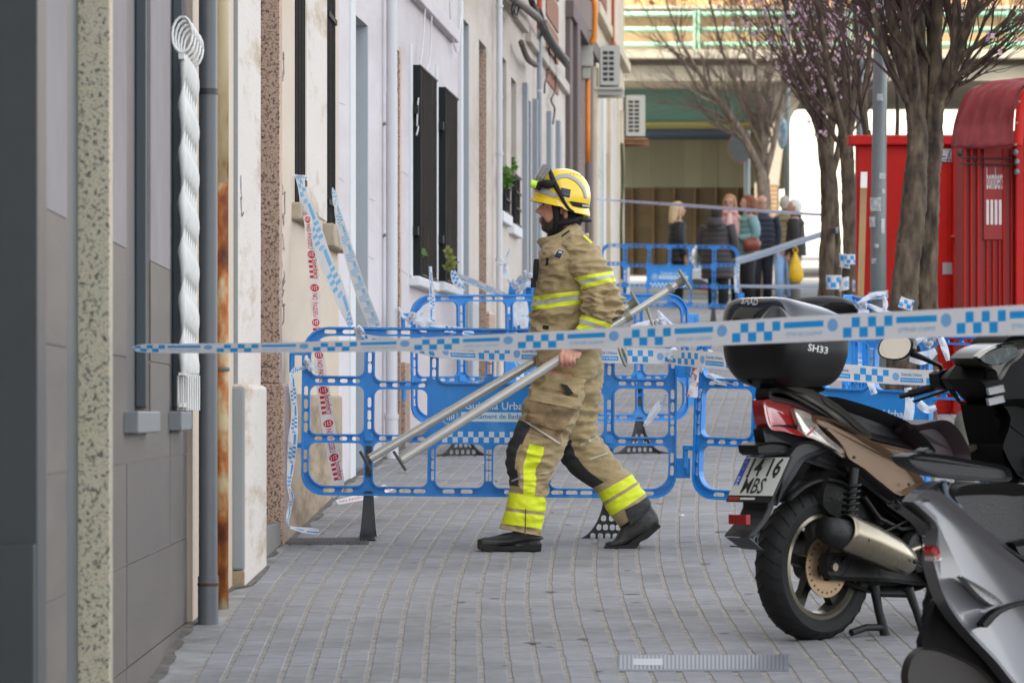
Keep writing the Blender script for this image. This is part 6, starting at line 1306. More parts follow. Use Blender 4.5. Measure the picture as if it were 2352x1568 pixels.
# ---- helmet
m_hel = mat('yellow_helmet_shell', (.80, .55, .012), .22, var=.05, vs=4, coat=.5, spec=.5)
hm = None
ang = math.atan2(476 - 443, 1358 - 1223) * .62
C0 = P(1293, 455, Y0); ex = Vector((math.cos(ang), 0, -math.sin(ang))); ez = Vector((math.sin(ang), 0, math.cos(ang))); ey = Vector((0, 1, 0))
sc_ = Y0 / F
def hp(a, b_, c): return C0 + ex * a + ey * b_ + ez * c
def dome(ax, ay, az, c0, c1, n=48, m=22, pw=2.15):
    rs = []
    for i in range(m + 1):
        e = c0 + (c1 - c0) * i / m; ce, se = math.cos(e), math.sin(e); ce = max(ce, .001) ** (2 / pw); se2 = math.copysign(abs(se) ** (2 / pw), se)
        rs.append([hp(ax * ce * math.cos(2 * math.pi * k / n) * (1.06 if math.cos(2 * math.pi * k / n) < 0 else .97), ay * ce * math.sin(2 * math.pi * k / n), az * se2) for k in range(n)])
    return rs
mb = MB(); rs = dome(.138, .122, .143, -.16, math.pi / 2)
# rim drops at the ear and the nape
for i in range(3):
    for k in range(48):
        a = 2 * math.pi * k / 48; drop = .030 * max(0, math.cos(a)) ** .5 + .010 * abs(math.sin(a)) ** 4; rs[i][k] = rs[i][k] - ez * drop * (1 - i / 3)
mb.rings(rs, False); mb.rings([[q + (q - C0) * -.06 for q in rs[0]], rs[0]], False)
rim = [(q + (q - C0).normalized() * .012) - ez * .002 for q in rs[0]]; mb.rings([rs[1], rim, [q - ez * .007 for q in rim], [q + (C0 - q) * .1 for q in rs[0]]], False)
hm = obj('helmet', mb, m_hel, parent=ff, smooth=True, sharp=50); fix_normals(hm)
B_hm = bvh_of(hm)
def strip(name, pa, pb, m, off, n=18, parent=hm):                 # strip between two outlines, wrapped on the shell
    pa, pb = catmull(pa, n), catmull(pb, n); O = Vector((0, 0, CZ)); mb = MB(); ra, rb = [], []
    rows = []
    for a, b_ in zip(pa, pb):
        row = []
        for k in range(5):
            t = k / 4; x, y = a[0] + (b_[0] - a[0]) * t, a[1] + (b_[1] - a[1]) * t; d = (P(x, y, 20) - O).normalized(); h = B_hm.ray_cast(O + d * 15, d)
            row.append((h[0] - d * off) if h[0] is not None else None)
        if all(q is not None for q in row): rows.append(row)
    if len(rows) > 1:
        mb.rings(rows, False, close=False); o = obj(name, mb, m, parent=parent, smooth=True); s_ = o.modifiers.new('s', 'SOLIDIFY'); s_.thickness = .003; s_.offset = 0; return o
m_refl = mat('helmet_reflective_grey', '9c9da2', .4, var=.05)
strip('reflective_band', [(1270, 412), (1285, 402), (1305, 401), (1325, 410), (1342, 430), (1349, 455)], [(1272, 420), (1287, 410), (1304, 409), (1322, 418), (1337, 436), (1343, 455)], m_refl, .003)
strip('reflective_front', [(1228, 440), (1238, 424), (1242, 427)], [(1277, 454), (1278, 446), (1252, 434)], m_refl, .003, 8)
strip('nape_band', [(1308, 462), (1330, 465), (1356, 470)], [(1316, 473), (1334, 477), (1356, 479)], m_hair, .004, 8)
strip('nape_label', [(1337, 469.5), (1351, 471)], [(1337, 475), (1351, 476.5)], m_refl, .007, 6)
strip('side_badge', [(1289, 431), (1311, 436)], [(1286, 449), (1308, 454)], mat('navy_helmet_badge', '1a2430', .4, var=.3, vs=60, c2='5d7f94', c2s=45, c2t=.6), .003, 6)
for k in range(9): a = 1277 + k * 8; strip('vent_dot', [(a, 397.5 + (k - 4) ** 2 * .55), (a + 3, 397.5 + (k - 4) ** 2 * .55)], [(a, 400 + (k - 4) ** 2 * .55), (a + 3, 400 + (k - 4) ** 2 * .55)], mat('dull_yellow', (.55, .36, .01), .5), .002, 2)
mb = MB(); mb.rings([[hp(-.15 + .03 * u, .115 * math.sin(t), .055 + .075 * u + .018 * math.cos(t)) + ex * (.075 * (1 - math.cos(t))) for t in [(-1.15 + 2.3 * k / 20) for k in range(21)]] for u in [0, .25, .5, .75, 1]], False, close=False)
vz = mat('clear_visor', 'b9bcc0', .08, spec=.6); vz.node_tree.nodes['Principled BSDF'].inputs['Transmission Weight'].default_value = .7
o = obj('visor', mb, vz, parent=hm, smooth=True); s_ = o.modifiers.new('s', 'SOLIDIFY'); s_.thickness = .003
mb = MB(); q = []
for sg in (-1,):
    pts = catmull([(1261, 388), (1266, 400), (1272, 418), (1281, 435), (1291, 455), (1301, 472), (1312, 484), (1328, 492)], 4)
    cen = []
    O = Vector((0, 0, CZ))
    for x, y in pts:
        d = (P(x, y, 20) - O).normalized(); h = B_hm.ray_cast(O + d * 15, d); cen.append(h[0] - d * .006 if h[0] is not None else None)
    last = next(c for c in cen if c); cen2 = []
    for (x, y), c in zip(pts, cen): last = c if c is not None else P(x, y, last.y); cen2.append(last)
    mb.tube(cen2, [.007 + .007 * gs(i, 9, 7) for i in range(len(cen2))], 8)
obj('goggle_strap', mb, m_hair, parent=hm, smooth=True)
mb = MB(); mb.tube(catmull([tuple(P(1276, 419, Y0 - .11)), tuple(P(1262, 423, Y0 - .115)), tuple(P(1248, 422, Y0 - .105)), tuple(P(1238, 424, Y0 - .075)), tuple(P(1232, 430, Y0 - .03)), tuple(P(1231, 430, Y0 + .05))], 4), [.013 + .009 * gs(i, 5, 4) for i in range(21)], 10); obj('goggles', mb, m_hair, parent=hm, smooth=True)
mb = MB(); c = P(1222, 423, Y0 - .085); mb.tube([c + Vector((.022, 0, -.004)), c + Vector((-.006, 0, .004))], [.018, .0195], 18); obj('headlamp', mb, mat('lime_lamp_housing', (.5, .8, .03), .4), parent=hm, smooth=True, sharp=40)
mb = MB(); mb.tube([c + Vector((.045, .0, -.012)), c + Vector((.0225, 0, -.0041))], [.022, .016], 14); obj('headlamp_body', mb, m_hair, parent=hm, smooth=True, sharp=40)
mb = MB(); mb.rings([[P(x, y, Y0 + dy) for x, y in ((1327, 492), (1347, 480), (1345, 495), (1338, 505), (1330, 503))] for dy in (-.045, .045)]); obj('nape_pad', mb, mat('yellow_nape_pad', (.62, .43, .02), .6, bump=.8, bs=90), parent=hm, bevel=.006)
fix_normals(bpy.data.objects['nape_pad'])
# ---- the two props
m_alu = mat('brushed_aluminium', 'd2d1cd', .22, metal=.6, var=.08, vs=3, stretch=(1, 1, 1)); m_plate = mat('worn_steel_plate', '8b897c', .5, metal=.5, var=.2, vs=20); m_rubber = mat('black_rubber_foot', '3a3835', .7, var=.2)
def prop(pA, pB, Y, w0, w1, label, hook_at):
    """telescopic prop from its lower end A to its upper end B; the thicker tube ends before B in an inner tube and a square plate"""
    A_, B_ = P(*pA, Y), P(*pB, Y); d = (B_ - A_).normalized(); L_ = (B_ - A_).length; up = Vector((0, -1, 0)).cross(d).normalized(); t = thing('metal_prop', A_, label, 'prop', 'telescopic metal props')
    r0 = w0 / 2 * Y / F; r1 = w1 / 2 * Y / F; k = .80
    mb = MB(); mb.tube([A_ + d * .012, A_ + d * L_ * k], r0, 20); obj('outer_tube', mb, m_alu, parent=t, smooth=True, sharp=40)
    mb = MB(); mb.tube([A_ + d * L_ * (k - .02), B_ - d * .012], r1, 20); obj('inner_tube', mb, m_alu, parent=t, smooth=True, sharp=40)
    for c, rr, wv in ((L_ * k - .015, 1.22, .03), (L_ * .62, 1.14, .02), (L_ - .09, 1.1, .02)): mb = MB(); mb.tube([A_ + d * c, A_ + d * (c + wv)], r0 * rr, 20); obj('collar', mb, m_plate, parent=t, smooth=True, sharp=40)
    for (e, s_, m) in ((A_, -1, m_rubber), (B_, 1, m_plate)):
        mb = MB(); h = .055; y_ = Vector((0, 1, 0)); q = [e + up * a * h + y_ * b_ * h + d * c for c in (-.006, .006) for a, b_ in ((-1, -1), (1, -1), (1, 1), (-1, 1))]; mb.hexa(q); o = obj('end_plate', mb, m, parent=t, bevel=.003); fix_normals(o)
        mb = MB(); mb.tube([e - d * s_ * .01, e - d * s_ * .045], [r1 * 1.35, r1 * 1.1], 16); obj('socket', mb, m, parent=t, smooth=True, sharp=40)
    for c in hook_at:
        a = A_ + d * (L_ * c); mb = MB(); dn = (Vector((.22, 0, -1))).normalized(); mb.tube(catmull([tuple(a + up * -r0 * .8 + Vector((0, -.02, 0))), tuple(a - up * .04 + dn * .05 + Vector((0, -.035, 0))), tuple(a + dn * .15 + Vector((.02, -.03, 0))), tuple(a + dn * .19 + Vector((.03, -.01, 0))), tuple(a + dn * .16 + Vector((.045, .0, 0))), tuple(a + dn * .08 + Vector((.03, .0, 0)))], 4), .0075, 8); obj('locking_pin', mb, m_plate, parent=t, smooth=True)
    return t
prop((918, 1058), (1573, 642), Y0 - .255, 22, 16, 'nearer of two metal props, gripped in the bare hand', (.86, .74))
prop((840, 1058), (1462, 692), Y0 + .21, 21, 17, 'farther metal prop, carried on the far side of the firefighter', (.9,))
# ---------------------------------------------------------------- people waiting by the bridge
def shell(mb, hts, n=20): mb.rings([[Vector((cx + rx * math.cos(2 * math.pi * k / n), cy + ry * math.sin(2 * math.pi * k / n), z)) for k in range(n)] for (z, cx, cy, rx, ry) in catmull(hts, 4)])
m_skin2 = mat('pale_skin', 'a57c69', .6, var=.06)
def bystander(x, yfeet, ytop, Y, yaw, label, coat, coat_len, trs, hair, hairstyle, puffer=True, arms='down', glasses=False, extra=None, wscale=1.0, shoes=None):
    base = P(x, 0, Y); base = Vector((base.x, Y, gz(Y))); t = thing('person', base, label, 'person', 'bystanders behind the far barrier')
    H = (yfeet - ytop) * Y / F; M4 = Matrix.Translation(base) @ Matrix.Rotation(yaw, 4, 'Z') @ Matrix.Scale(H / 1.7, 4)
    def put(nm, mb, m, par=t, **k): mb.v = [M4 @ v for v in mb.v]; o = obj(nm, mb, m, parent=par, smooth=True, **k); return fix_normals(o)
    w_ = wscale
    b_ = MB()                                                    # +x is forward; a figure 1.70 tall
    shell(b_, [(.75, 0, 0, .11, .15), (.95, 0, 0, .12, .17), (1.2, .0, 0, .11, .17), (1.38, -.01, 0, .09, .17), (1.43, -.01, 0, .055, .07), (1.5, .01, 0, .05, .05)])
    shell(b_, [(1.47, .035, 0, .03, .03), (1.485, .03, 0, .065, .05), (1.53, .022, 0, .088, .066), (1.58, .015, 0, .098, .073), (1.63, .01, 0, .095, .072), (1.67, .0, 0, .075, .06), (1.695, 0, 0, .03, .025)], 24)
    b_.ball((.112, 0, 1.565), (.022, .012, .02), 8, 6); b_.ball((.10, 0, 1.515), (.012, .022, .01), 8, 5); b_.ball((.085, 0, 1.485), (.025, .025, .016), 8, 5)
    for s_ in (-1, 1):
        b_.tube([(0, s_ * .17, 1.36), (-.02, s_ * .22, 1.12), (.05, s_ * .22, .88), (.08, s_ * .21, .80)] if arms == 'down' else [(0, s_ * .17, 1.36), (-.04, s_ * .24, 1.12), (.17, s_ * .12, 1.06), (.24, s_ * .08, 1.07)], [.05, .042, .03, .028], 10)
        hx_ = Vector((.085, s_ * .21, .76)) if arms == 'down' else Vector((.27, s_ * .07, 1.08)); b_.ball(hx_, (.035, .02, .05), 10, 7)
        for q in range(4): b_.tube([hx_ + Vector((.02 - q * .014, 0, -.03)), hx_ + Vector((.03 - q * .014, -s_ * .008, -.075)), hx_ + Vector((.022 - q * .014, -s_ * .02, -.1))], [.009, .008, .007], 6)
        b_.tube([hx_ + Vector((.025, 0, .01)), hx_ + Vector((.05, -s_ * .01, -.02)), hx_ + Vector((.052, -s_ * .012, -.045))], [.01, .009, .008], 6)
        b_.tube([(0, s_ * .085, .84), (.01, s_ * .09, .45), (-.01, s_ * .09, .08)], [.08, .055, .04], 10); b_.ball((.05, s_ * .09, .05), (.11, .042, .04), 10, 6)
    r = remeshed(b_, .013); bo_ = put('body', r, m_skin2)
    for s_ in (-1, 1):
        mb = MB(); mb.ball((.098, s_ * .031, 1.585), (.01, .012, .008), 8, 6); put('eye', mb, m_eye, bo_)
        mb = MB(); mb.ball((.0, s_ * .078, 1.56), (.018, .01, .03), 8, 6); put('ear', mb, m_skin2, bo_)
    # coat with quilted rows
    mb = MB(); zs_ = []; z0 = coat_len; n = 44
    for i in range(n + 1):
        z = z0 + (1.43 - z0) * i / n; u = (z - .8) / .6
        rx = .155 + .02 * math.cos(max(0, u) * 3.1) if z < 1.3 else .155 - .085 * ((z - 1.3) / .13) ** 1.4; ry = (.215 + .012 * math.cos(u * 3)) if z < 1.26 else .215 - .13 * ((z - 1.26) / .17) ** 1.5
        if puffer: k_ = abs(math.sin((z - z0) * math.pi / .085)); rx += .012 * k_ - .004; ry += .012 * k_ - .004
        zs_.append([Vector((rx * w_ * math.cos(2 * math.pi * k / 24) - .01, ry * w_ * math.sin(2 * math.pi * k / 24), z)) for k in range(24)])
    mb.rings(zs_); co = put('coat', mb, coat)
    for s_ in (-1, 1):
        path = catmull([(0, s_ * .19 * w_, 1.36), (-.02, s_ * .245 * w_, 1.18), (.0, s_ * .25 * w_, 1.02), (.06, s_ * .23 * w_, .84)] if arms == 'down' else [(0, s_ * .19 * w_, 1.36), (-.04, s_ * .26 * w_, 1.2), (-.02, s_ * .25 * w_, 1.08), (.17, s_ * .14, 1.05)], 8)
        mb = MB(); mb.tube(path, [(.082 - .03 * i / (len(path) - 1)) * (1 + (.09 * abs(math.sin(i * 1.1)) if puffer else 0)) for i in range(len(path))], 12); put('sleeve', mb, coat, co)
    mb = MB(); mb.tube([(-.02, 0, 1.40), (.0, 0, 1.475)], [.095, .075], 16); put('collar', mb, coat, co)
    for s_ in (-1, 1):
        mb = MB(); mb.tube([(0, s_ * .085, .9), (.01, s_ * .092, .48), (-.015, s_ * .092, .06)], [.115, .082, .068], 14); put('trouser_leg', mb, trs)
        mb = MB(); mb.tube([(-.08, s_ * .092, .045), (.02, s_ * .092, .05), (.12, s_ * .098, .035), (.18, s_ * .1, .025)], [.04, .052, .045, .022], 12); put('shoe', mb, shoes or m_boot)
    mb = MB()
    if hairstyle == 'long':
        shell(mb, [(1.36, -.09, 0, .05, .10), (1.42, -.08, 0, .07, .112), (1.5, -.06, 0, .085, .108), (1.57, -.045, 0, .095, .1), (1.63, -.03, 0, .105, .094), (1.685, -.01, 0, .088, .075), (1.715, 0, 0, .03, .03)], 22)
        for s_ in (-1, 1): mb.tube([(.035, s_ * .078, 1.64), (.02, s_ * .09, 1.54), (.015, s_ * .09, 1.44), (.01, s_ * .085, 1.36)], [.018, .02, .02, .01], 10)
    elif hairstyle == 'short': shell(mb, [(1.5, -.05, 0, .05, .06), (1.56, -.03, 0, .085, .079), (1.62, -.018, 0, .1, .082), (1.68, -.008, 0, .08, .068), (1.71, 0, 0, .03, .03)], 22)
    elif hairstyle == 'fringe': shell(mb, [(1.52, -.06, 0, .045, .062), (1.57, -.035, 0, .07, .078), (1.615, -.035, 0, .07, .076), (1.635, -.04, 0, .05, .05)], 22)
    elif hairstyle == 'hood':
        shell(mb, [(1.5, -.03, 0, .09, .085), (1.58, -.02, 0, .108, .09), (1.66, -.01, 0, .09, .08), (1.71, 0, 0, .03, .03)], 22)
    for v in mb.v: v += Vector((noise.noise(v * 40), noise.noise(v * 37 + Vector((5, 5, 5))), 0)) * .006
    put('hair', mb, hair)
    if glasses:
        mb = MB()
        for s_ in (-1, 1): mb.tube([(.112, s_ * .033 + .02 * math.cos(a), 1.583 + .015 * math.sin(a)) for a in [i * math.pi / 5 for i in range(11)]], .003, 5); mb.tube([(.112, s_ * .053, 1.588), (.02, s_ * .08, 1.588)], .0025, 5)
        put('glasses', mb, m_dk)
    if extra: extra(t, put, MB)
    return t
m_navy = mat('navy_quilted_coat', '0b0d16', .6, var=.15); m_char = mat('charcoal_quilted_coat', '2a2529', .6, var=.15); m_tealc = mat('pale_teal_quilted_coat', '63878b', .6, var=.1); m_navy2 = mat('navy_jacket', '10162a', .7, var=.15); m_olive = mat('olive_khaki_jacket', '6a5f3e', .7, var=.12); m_blackc = mat('black_jacket', '0c0c0e', .7, var=.2)
m_pinks = mat('pink_scarf', 'c39a98', .9, var=.1); m_pinkc = mat('dusty_pink_coat', 'b08a86', .8, var=.1); m_blk2 = mat('black_trousers', '0d0d10', .8, var=.2); m_jean = mat('light_blue_jeans', '7f9fc4', .8, var=.12); m_greyt = mat('grey_trousers', '6a6c68', .8, var=.1)
h_bl = mat('blond_grey_hair', 'b59e7c', .8, var=.2, vs=30); h_dk = mat('dark_hair', '1c1718', .8); h_lb = mat('light_brown_hair', '9a7048', .8, var=.2, vs=30); h_au = mat('auburn_hair', '6a3820', .7, var=.2, vs=30); h_wh = mat('white_hair', 'c9c8c6', .8, var=.1); h_gy = mat('grey_hair', '9a948c', .8, var=.1)
def scarf(t, put, MB):
    mb = MB(); mb.tube([(.07 * math.cos(a) * 1.25, .085 * math.sin(a), 1.44 + .012 * math.sin(2 * a)) for a in [i * math.pi / 8 for i in range(17)]], .04, 10); put('scarf', mb, m_pinks)
    mb = MB(); mb.tube([(.11, .02, 1.42), (.15, .03, 1.25), (.16, .03, 1.1)], [.035, .05, .045], 10); put('scarf_end', mb, m_pinks)
def handbag(t, put, MB):
    m_bag = mat('chestnut_leather_bag', '6b2a17', .4, var=.12)
    mb = MB(); mb.tube([(.02, .27, .86), (.03, .28, .98), (.04, .27, 1.04)], [.11, .13, .07], 14); mb.v = [Vector((v.x * 1.15, .27 + (v.y - .27) * .5, v.z)) for v in mb.v]; hb = put('handbag', mb, m_bag); hb.parent = None; hb.location = WO[t]; tag(hb, 'chestnut brown leather shoulder bag of the woman in teal', 'bag')
    mb = MB(); mb.tube(catmull([(.05, .27, 1.03), (-.02, .25, 1.2), (-.1, .05, 1.42), (-.05, -.12, 1.36), (.1, -.1, 1.15), (.16, .1, 1.02)], 4), .009, 6); put('bag_strap', mb, m_bag, hb)
RY = math.pi
bystander(1557, 703, 461, 70.0, R(10), 'blond woman in navy quilted coat, first on the left, seen in profile', m_navy, .72, m_blk2, h_bl, 'long', wscale=.93)
bystander(1648, 705, 466, 69.0, R(60), 'person in long charcoal hooded coat seen from behind', m_char, .5, m_blk2, h_dk, 'hood', wscale=1.22, extra=lambda t, put, MB: (lambda mb: (shell(mb, [(1.33, -.11, 0, .09, .13), (1.40, -.10, 0, .12, .15), (1.47, -.08, 0, .10, .12), (1.5, -.07, 0, .07, .09)]), put('hood', mb, m_char)))(MB()))
bystander(1676, 702, 447, 71.0, R(-105), 'woman with glasses and pink scarf facing the street behind the others', m_pinkc, .7, m_blk2, h_lb, 'long', glasses=True, extra=scarf, puffer=False, arms='folded', wscale=.9)
bystander(1718, 704, 445, 69.6, R(-165), 'woman in pale teal quilted coat with auburn hair and chestnut handbag', m_tealc, .78, m_blk2, h_au, 'long', extra=handbag, arms='folded', wscale=.92)
bystander(1750, 700, 449, 72.0, R(-80), 'balding man in navy jacket behind the woman in teal', m_navy2, .78, mat('navy_trousers', '0e1220', .8), h_gy, 'fringe', glasses=True)
bystander(1803, 694, 452, 74.0, R(80), 'person in olive jacket and light jeans partly hidden by the white-haired man', m_olive, .85, m_jean, h_gy, 'short', wscale=.95)
wm = bystander(1826, 694, 450, 71.5, R(170), 'white-haired man in black jacket holding a yellow plastic bag', m_blackc, .80, m_greyt, h_wh, 'short', puffer=False)
# the yellow bag hangs from his hand: a thing of its own
yb_ = thing('shopping_bag', P(1830, 645, 71.1), 'full yellow plastic shopping bag hanging from the white-haired man', 'bag')
mb = MB(); n = 20; rs = []; k0 = 71.1 / F
for (y, rw) in ((648, 5), (646, 13), (634, 17), (618, 15), (602, 11), (590, 6), (580, 3)): c = P(1829 - (648 - y) * .03, y, 71.1); rs.append([c + Vector((rw * k0 * math.cos(2 * math.pi * k / n) * (1 + .10 * math.sin(5 * k)), rw * k0 * .7 * math.sin(2 * math.pi * k / n), .01 * math.sin(3 * k))) for k in range(n)])
mb.rings(rs); fix_normals(obj('bag_body', mb, mat('yellow_plastic_bag', 'd9b21a', .4, var=.15, vs=9, trans=.25, bump=.5, bs=14), parent=yb_, smooth=True))
mb = MB(); mb.tube([P(1826, 584, 71.1), P(1822, 572, 71.1), P(1828, 566, 71.1), P(1832, 574, 71.1), P(1830, 584, 71.1)], .012, 6); obj('bag_handle', mb, _M['yellow_plastic_bag'], parent=yb_, smooth=True)
# ---------------------------------------------------------------- scooters
m_black = mat('black_scooter_plastic', (.0045, .0045, .005), .5, var=.2, vs=8, spec=.3); m_blackg = mat('gloss_black_paint', (.003, .003, .004), .2, var=.05, coat=.25, spec=.3); m_rubb = mat('tyre_rubber', '131312', .8, var=.2, vs=20, bump=.25, bs=120)
m_bronze = mat('bronze_metallic_paint', '705a46', .32, metal=.4, var=.06, vs=3, coat=.5); m_grail = mat('grey_metallic_plastic', '4c4a45', .35, metal=.5, var=.06, coat=.3)
m_seat = mat('dark_grey_seat', (.007, .0068, .008), .42, var=.1, bump=.2, bs=200); m_seatp = mat('plum_seat', '2a1c21', .5, var=.1, bump=.2, bs=200)
m_redl = mat('red_tail_lens', '8e0b10', .1, coat=1, var=.15, vs=12); m_clear = mat('clear_lens', 'b9b2a8', .12, metal=.5, var=.35, vs=26, coat=1)
m_chrome = mat('warm_chrome', '8f8776', .26, metal=.85, var=.1, vs=6); m_disc = mat('brake_disc_steel', '9a8268', .35, metal=.8, var=.1, vs=15); m_rim = mat('dark_rim', '2a2927', .4, metal=.6); m_rimlip = mat('rim_lip', '8c8576', .3, metal=.8)
m_plw = mat('number_plate_white', 'bdbfb6', .5, var=.05); m_plb = mat('plate_blue', '1d3f9c', .5); m_plk = mat('plate_black', '161616', .6)
m_eng = mat('engine_black', (.005, .005, .0045), .6, var=.3, vs=14, bump=.4, bs=40); m_silver = mat('silver_grey_paint', '56565a', .36, metal=.3, var=.05, vs=2, coat=.35)
class Bike:
    """scooter frame: l forward, w to its right, z up, set on the pavement at the rear axle"""
    def __init__(s, px, Y, head, name, label):
        s.h = Vector((math.cos(head), math.sin(head), 0)); s.r = Vector((math.sin(head), -math.cos(head), 0))
        x = (px - CX) * Y / F; s.base = Vector((x, Y, gz(Y))); s.t = thing(name, s.base, label, 'scooter', 'parked scooters')
        s.z0 = s.base.z; s.tp = lambda l: 1.0
    def pt(s, l, w, z): return s.base + s.h * l + s.r * w + Vector((0, 0, z))
    def S(s, px, py, w, taper=False):                                          # outline point seen in the photograph, lying in the plane w
        k = (px - CX) / F; w0 = w; l = 0
        for _ in range(8 if taper else 1):
            l = (k * (s.base.y + s.r.y * w) - s.base.x - s.r.x * w) / (s.h.x - k * s.h.y)
            if taper: w = w0 * (.5 * s.tp(l) + .5 * w / w0) if w0 else 0
        Y = s.base.y + s.h.y * l + s.r.y * w; return l, CZ + (HY - py) * Y / F - s.z0
    def lp(s, px, py, w): l, z = s.S(px, py, w); return s.pt(l, w, z)
    def slab(s, name, m, poly, w0, w1, parent=None, inset=.02, local=False, smooth=True, sub=3, wref=None, bev=None, taper=False):
        """closed body between w0 and w1 (w1 nearer to the viewer's side), its outline rounded off towards both faces"""
        q = poly if local else [s.S(x, y, w1 if wref is None else wref, taper) for x, y in poly]; T_ = (lambda l, w_: w_ * s.tp(l)) if taper else (lambda l, w_: w_)
        if sub > 1: q = catmull(list(q) + [q[0]], sub)[:-1]
        n = len(q); cx, cz = sum(p[0] for p in q) / n, sum(p[1] for p in q) / n; R_ = max(math.hypot(p[0] - cx, p[1] - cz) for p in q)
        def ins(d):
            out = []
            for i in range(n):
                a, b_, c = q[i - 1], q[i], q[(i + 1) % n]; tx, tz = c[0] - a[0], c[1] - a[1]; L_ = math.hypot(tx, tz) or 1; nx, nz = -tz / L_, tx / L_
                if nx * (cx - b_[0]) + nz * (cz - b_[1]) < 0 and area > 0: pass
                out.append((b_[0] + nx * d * sgn, b_[1] + nz * d * sgn))
            return out
        area = sum(q[i][0] * q[(i + 1) % n][1] - q[(i + 1) % n][0] * q[i][1] for i in range(n)); sgn = 1 if area > 0 else -1
        t = abs(w1 - w0); b_ = min(bev if bev else inset * 1.3, t * .45); sg = 1 if w1 > w0 else -1; rs = []
        for k in range(5): a = math.pi / 2 * k / 4; rs.append([s.pt(l, w0 + sg * b_ * (1 - math.sin(a)), z) for l, z in ins(inset * (1 - math.cos(math.pi / 2 - a)))])
        rs.reverse(); rs = []
        for k in range(5): a = math.pi / 2 * k / 4; rs.append([s.pt(l, T_(l, w0 + sg * b_ * (1 - math.sin(a))), z) for l, z in ins(inset * (1 - math.sin(a)))])
        for k in range(5): a = math.pi / 2 * (4 - k) / 4; rs.append([s.pt(l, T_(l, w1 - sg * b_ * (1 - math.sin(a))), z) for l, z in ins(inset * (1 - math.sin(a)))])
        mb = MB(); mb.rings(rs); return fix_normals(obj(name, mb, m, parent=parent or s.t, smooth=smooth, sharp=50))
    def tube(s, name, m, pts, r, parent=None, n=12, local=True):
        mb = MB(); mb.tube([s.pt(*p) for p in pts], r, n); return obj(name, mb, m, parent=parent or s.t, smooth=True, sharp=45)
    def wheel(s, name, l, R_, W_, rr, parent=None, spokes=5):
        zc = R_; tp = []
        for k in range(49):
            pass
        n = 56; prof = [(rr, -W_ * .36), (rr + .012, -W_ * .46), (R_ * .88, -W_ * .5), (R_ * .965, -W_ * .36), (R_, -W_ * .12), (R_, W_ * .12), (R_ * .965, W_ * .36), (R_ * .88, W_ * .5), (rr + .012, W_ * .46), (rr, W_ * .36)]
        mb = MB(); rs = []
        for k in range(n):
            a = 2 * math.pi * k / n; rs.append([s.pt(l + q * math.cos(a), w_, zc + q * math.sin(a)) for q, w_ in prof])
        rs.append(rs[0]); mb.rings(rs, False); ty = fix_normals(obj(name + '_tyre', mb, m_rubb, parent=parent or s.t, smooth=True, sharp=35))
        g_ = MB()                                                # tread grooves as thin dark ribs
        for k in range(30):
            a = 2 * math.pi * k / 30
            for sg in (-1, 1): g_.tube([s.pt(l + (R_ * q + .001) * math.cos(a + e), sg * w_ * W_, zc + (R_ * q + .001) * math.sin(a + e)) for q, w_, e in ((1.0, .03, 0), (1.0, .12, .05), (.967, .36, .13), (.90, .485, .18))], [.0035, .0035, .003, .002], 4)
        gr_ = obj('tread', g_, mat('tread_groove', '080808', .9), parent=ty); gr_['kind'] = 'stuff'
        mb = MB(); rs = []
        for k in range(n): a = 2 * math.pi * k / n; rs.append([s.pt(l + q * math.cos(a), w_, zc + q * math.sin(a)) for q, w_ in ((rr + .004, -W_ * .37), (rr + .004, W_ * .37), (rr - .012, W_ * .40), (rr - .022, W_ * .30), (rr - .022, -W_ * .30), (rr - .012, -W_ * .40))])
        rs.append(rs[0]); mb.rings(rs, False); ri = fix_normals(obj(name + '_rim', mb, m_rimlip, parent=parent or s.t, smooth=True, sharp=35))
        for k in range(spokes):
            a = 2 * math.pi * (k + .3) / spokes; mb = MB(); d = (math.cos(a), math.sin(a)); e = (-d[1], d[0]); q = []
            for rad, hw, hd in ((.04, .024, .022), ((rr - .02) * .6, .017, .016), (rr - .02, .024, .018)): q.append([s.pt(l + d[0] * rad + e[0] * u, v, zc + d[1] * rad + e[1] * u) for u, v in ((-hw, -hd), (hw, -hd), (hw, hd), (-hw, hd))])
            mb.rings(q); obj('spoke', mb, m_rim, parent=ri, smooth=True, sharp=30)
        s.tube('hub', m_rim, [(l, -.06, zc), (l, .06, zc)], .05, parent=ri, n=20)
        return ty, ri
# ---- the bronze scooter with top box
K = Bike(1868, 17.6, R(44.2), 'parked_scooter', 'bronze scooter with black top box and plate 1416 MBS, seen from behind')
K.tp = lambda l: .12 + .88 * max(0, min(1, (l + .36) / .6)) ** .85
K.wheel('rear', 0, .284, .135, .202)
mb = MB(); rs = []
for q, w_ in ((.055, .052), (.118, .052), (.118, .058), (.055, .058)): rs.append([K.pt(-.0 + q * math.cos(a), w_ + .012, .284 + q * math.sin(a)) for a in [2 * math.pi * k / 40 for k in range(40)]])
rs.append(rs[0]); mb.rings(rs, False); dsc = fix_normals(obj('brake_disc', mb, m_disc, parent=K.t, smooth=True, sharp=40))
for k in range(5): a = 2 * math.pi * k / 5; K.tube('disc_arm', m_disc, [(.03 * math.cos(a), .066, .284 + .03 * math.sin(a)), (.06 * math.cos(a + .5), .066, .284 + .06 * math.sin(a + .5))], .008, parent=dsc, n=6)
for k in range(24): a = 2 * math.pi * k / 24; K.tube('disc_hole', m_black, [(.1 * math.cos(a), .0702, .284 + .1 * math.sin(a)), (.1 * math.cos(a), .0712, .284 + .1 * math.sin(a))], .0045, parent=dsc, n=6)
K.slab('caliper', m_eng, [(-.03, .30), (.06, .33), (.1, .30), (.06, .25), (-.02, .25)], .06, .10, local=True, inset=.012)
K.tube('axle_nut', m_chrome, [(0, .06, .284), (0, .115, .284)], .016)
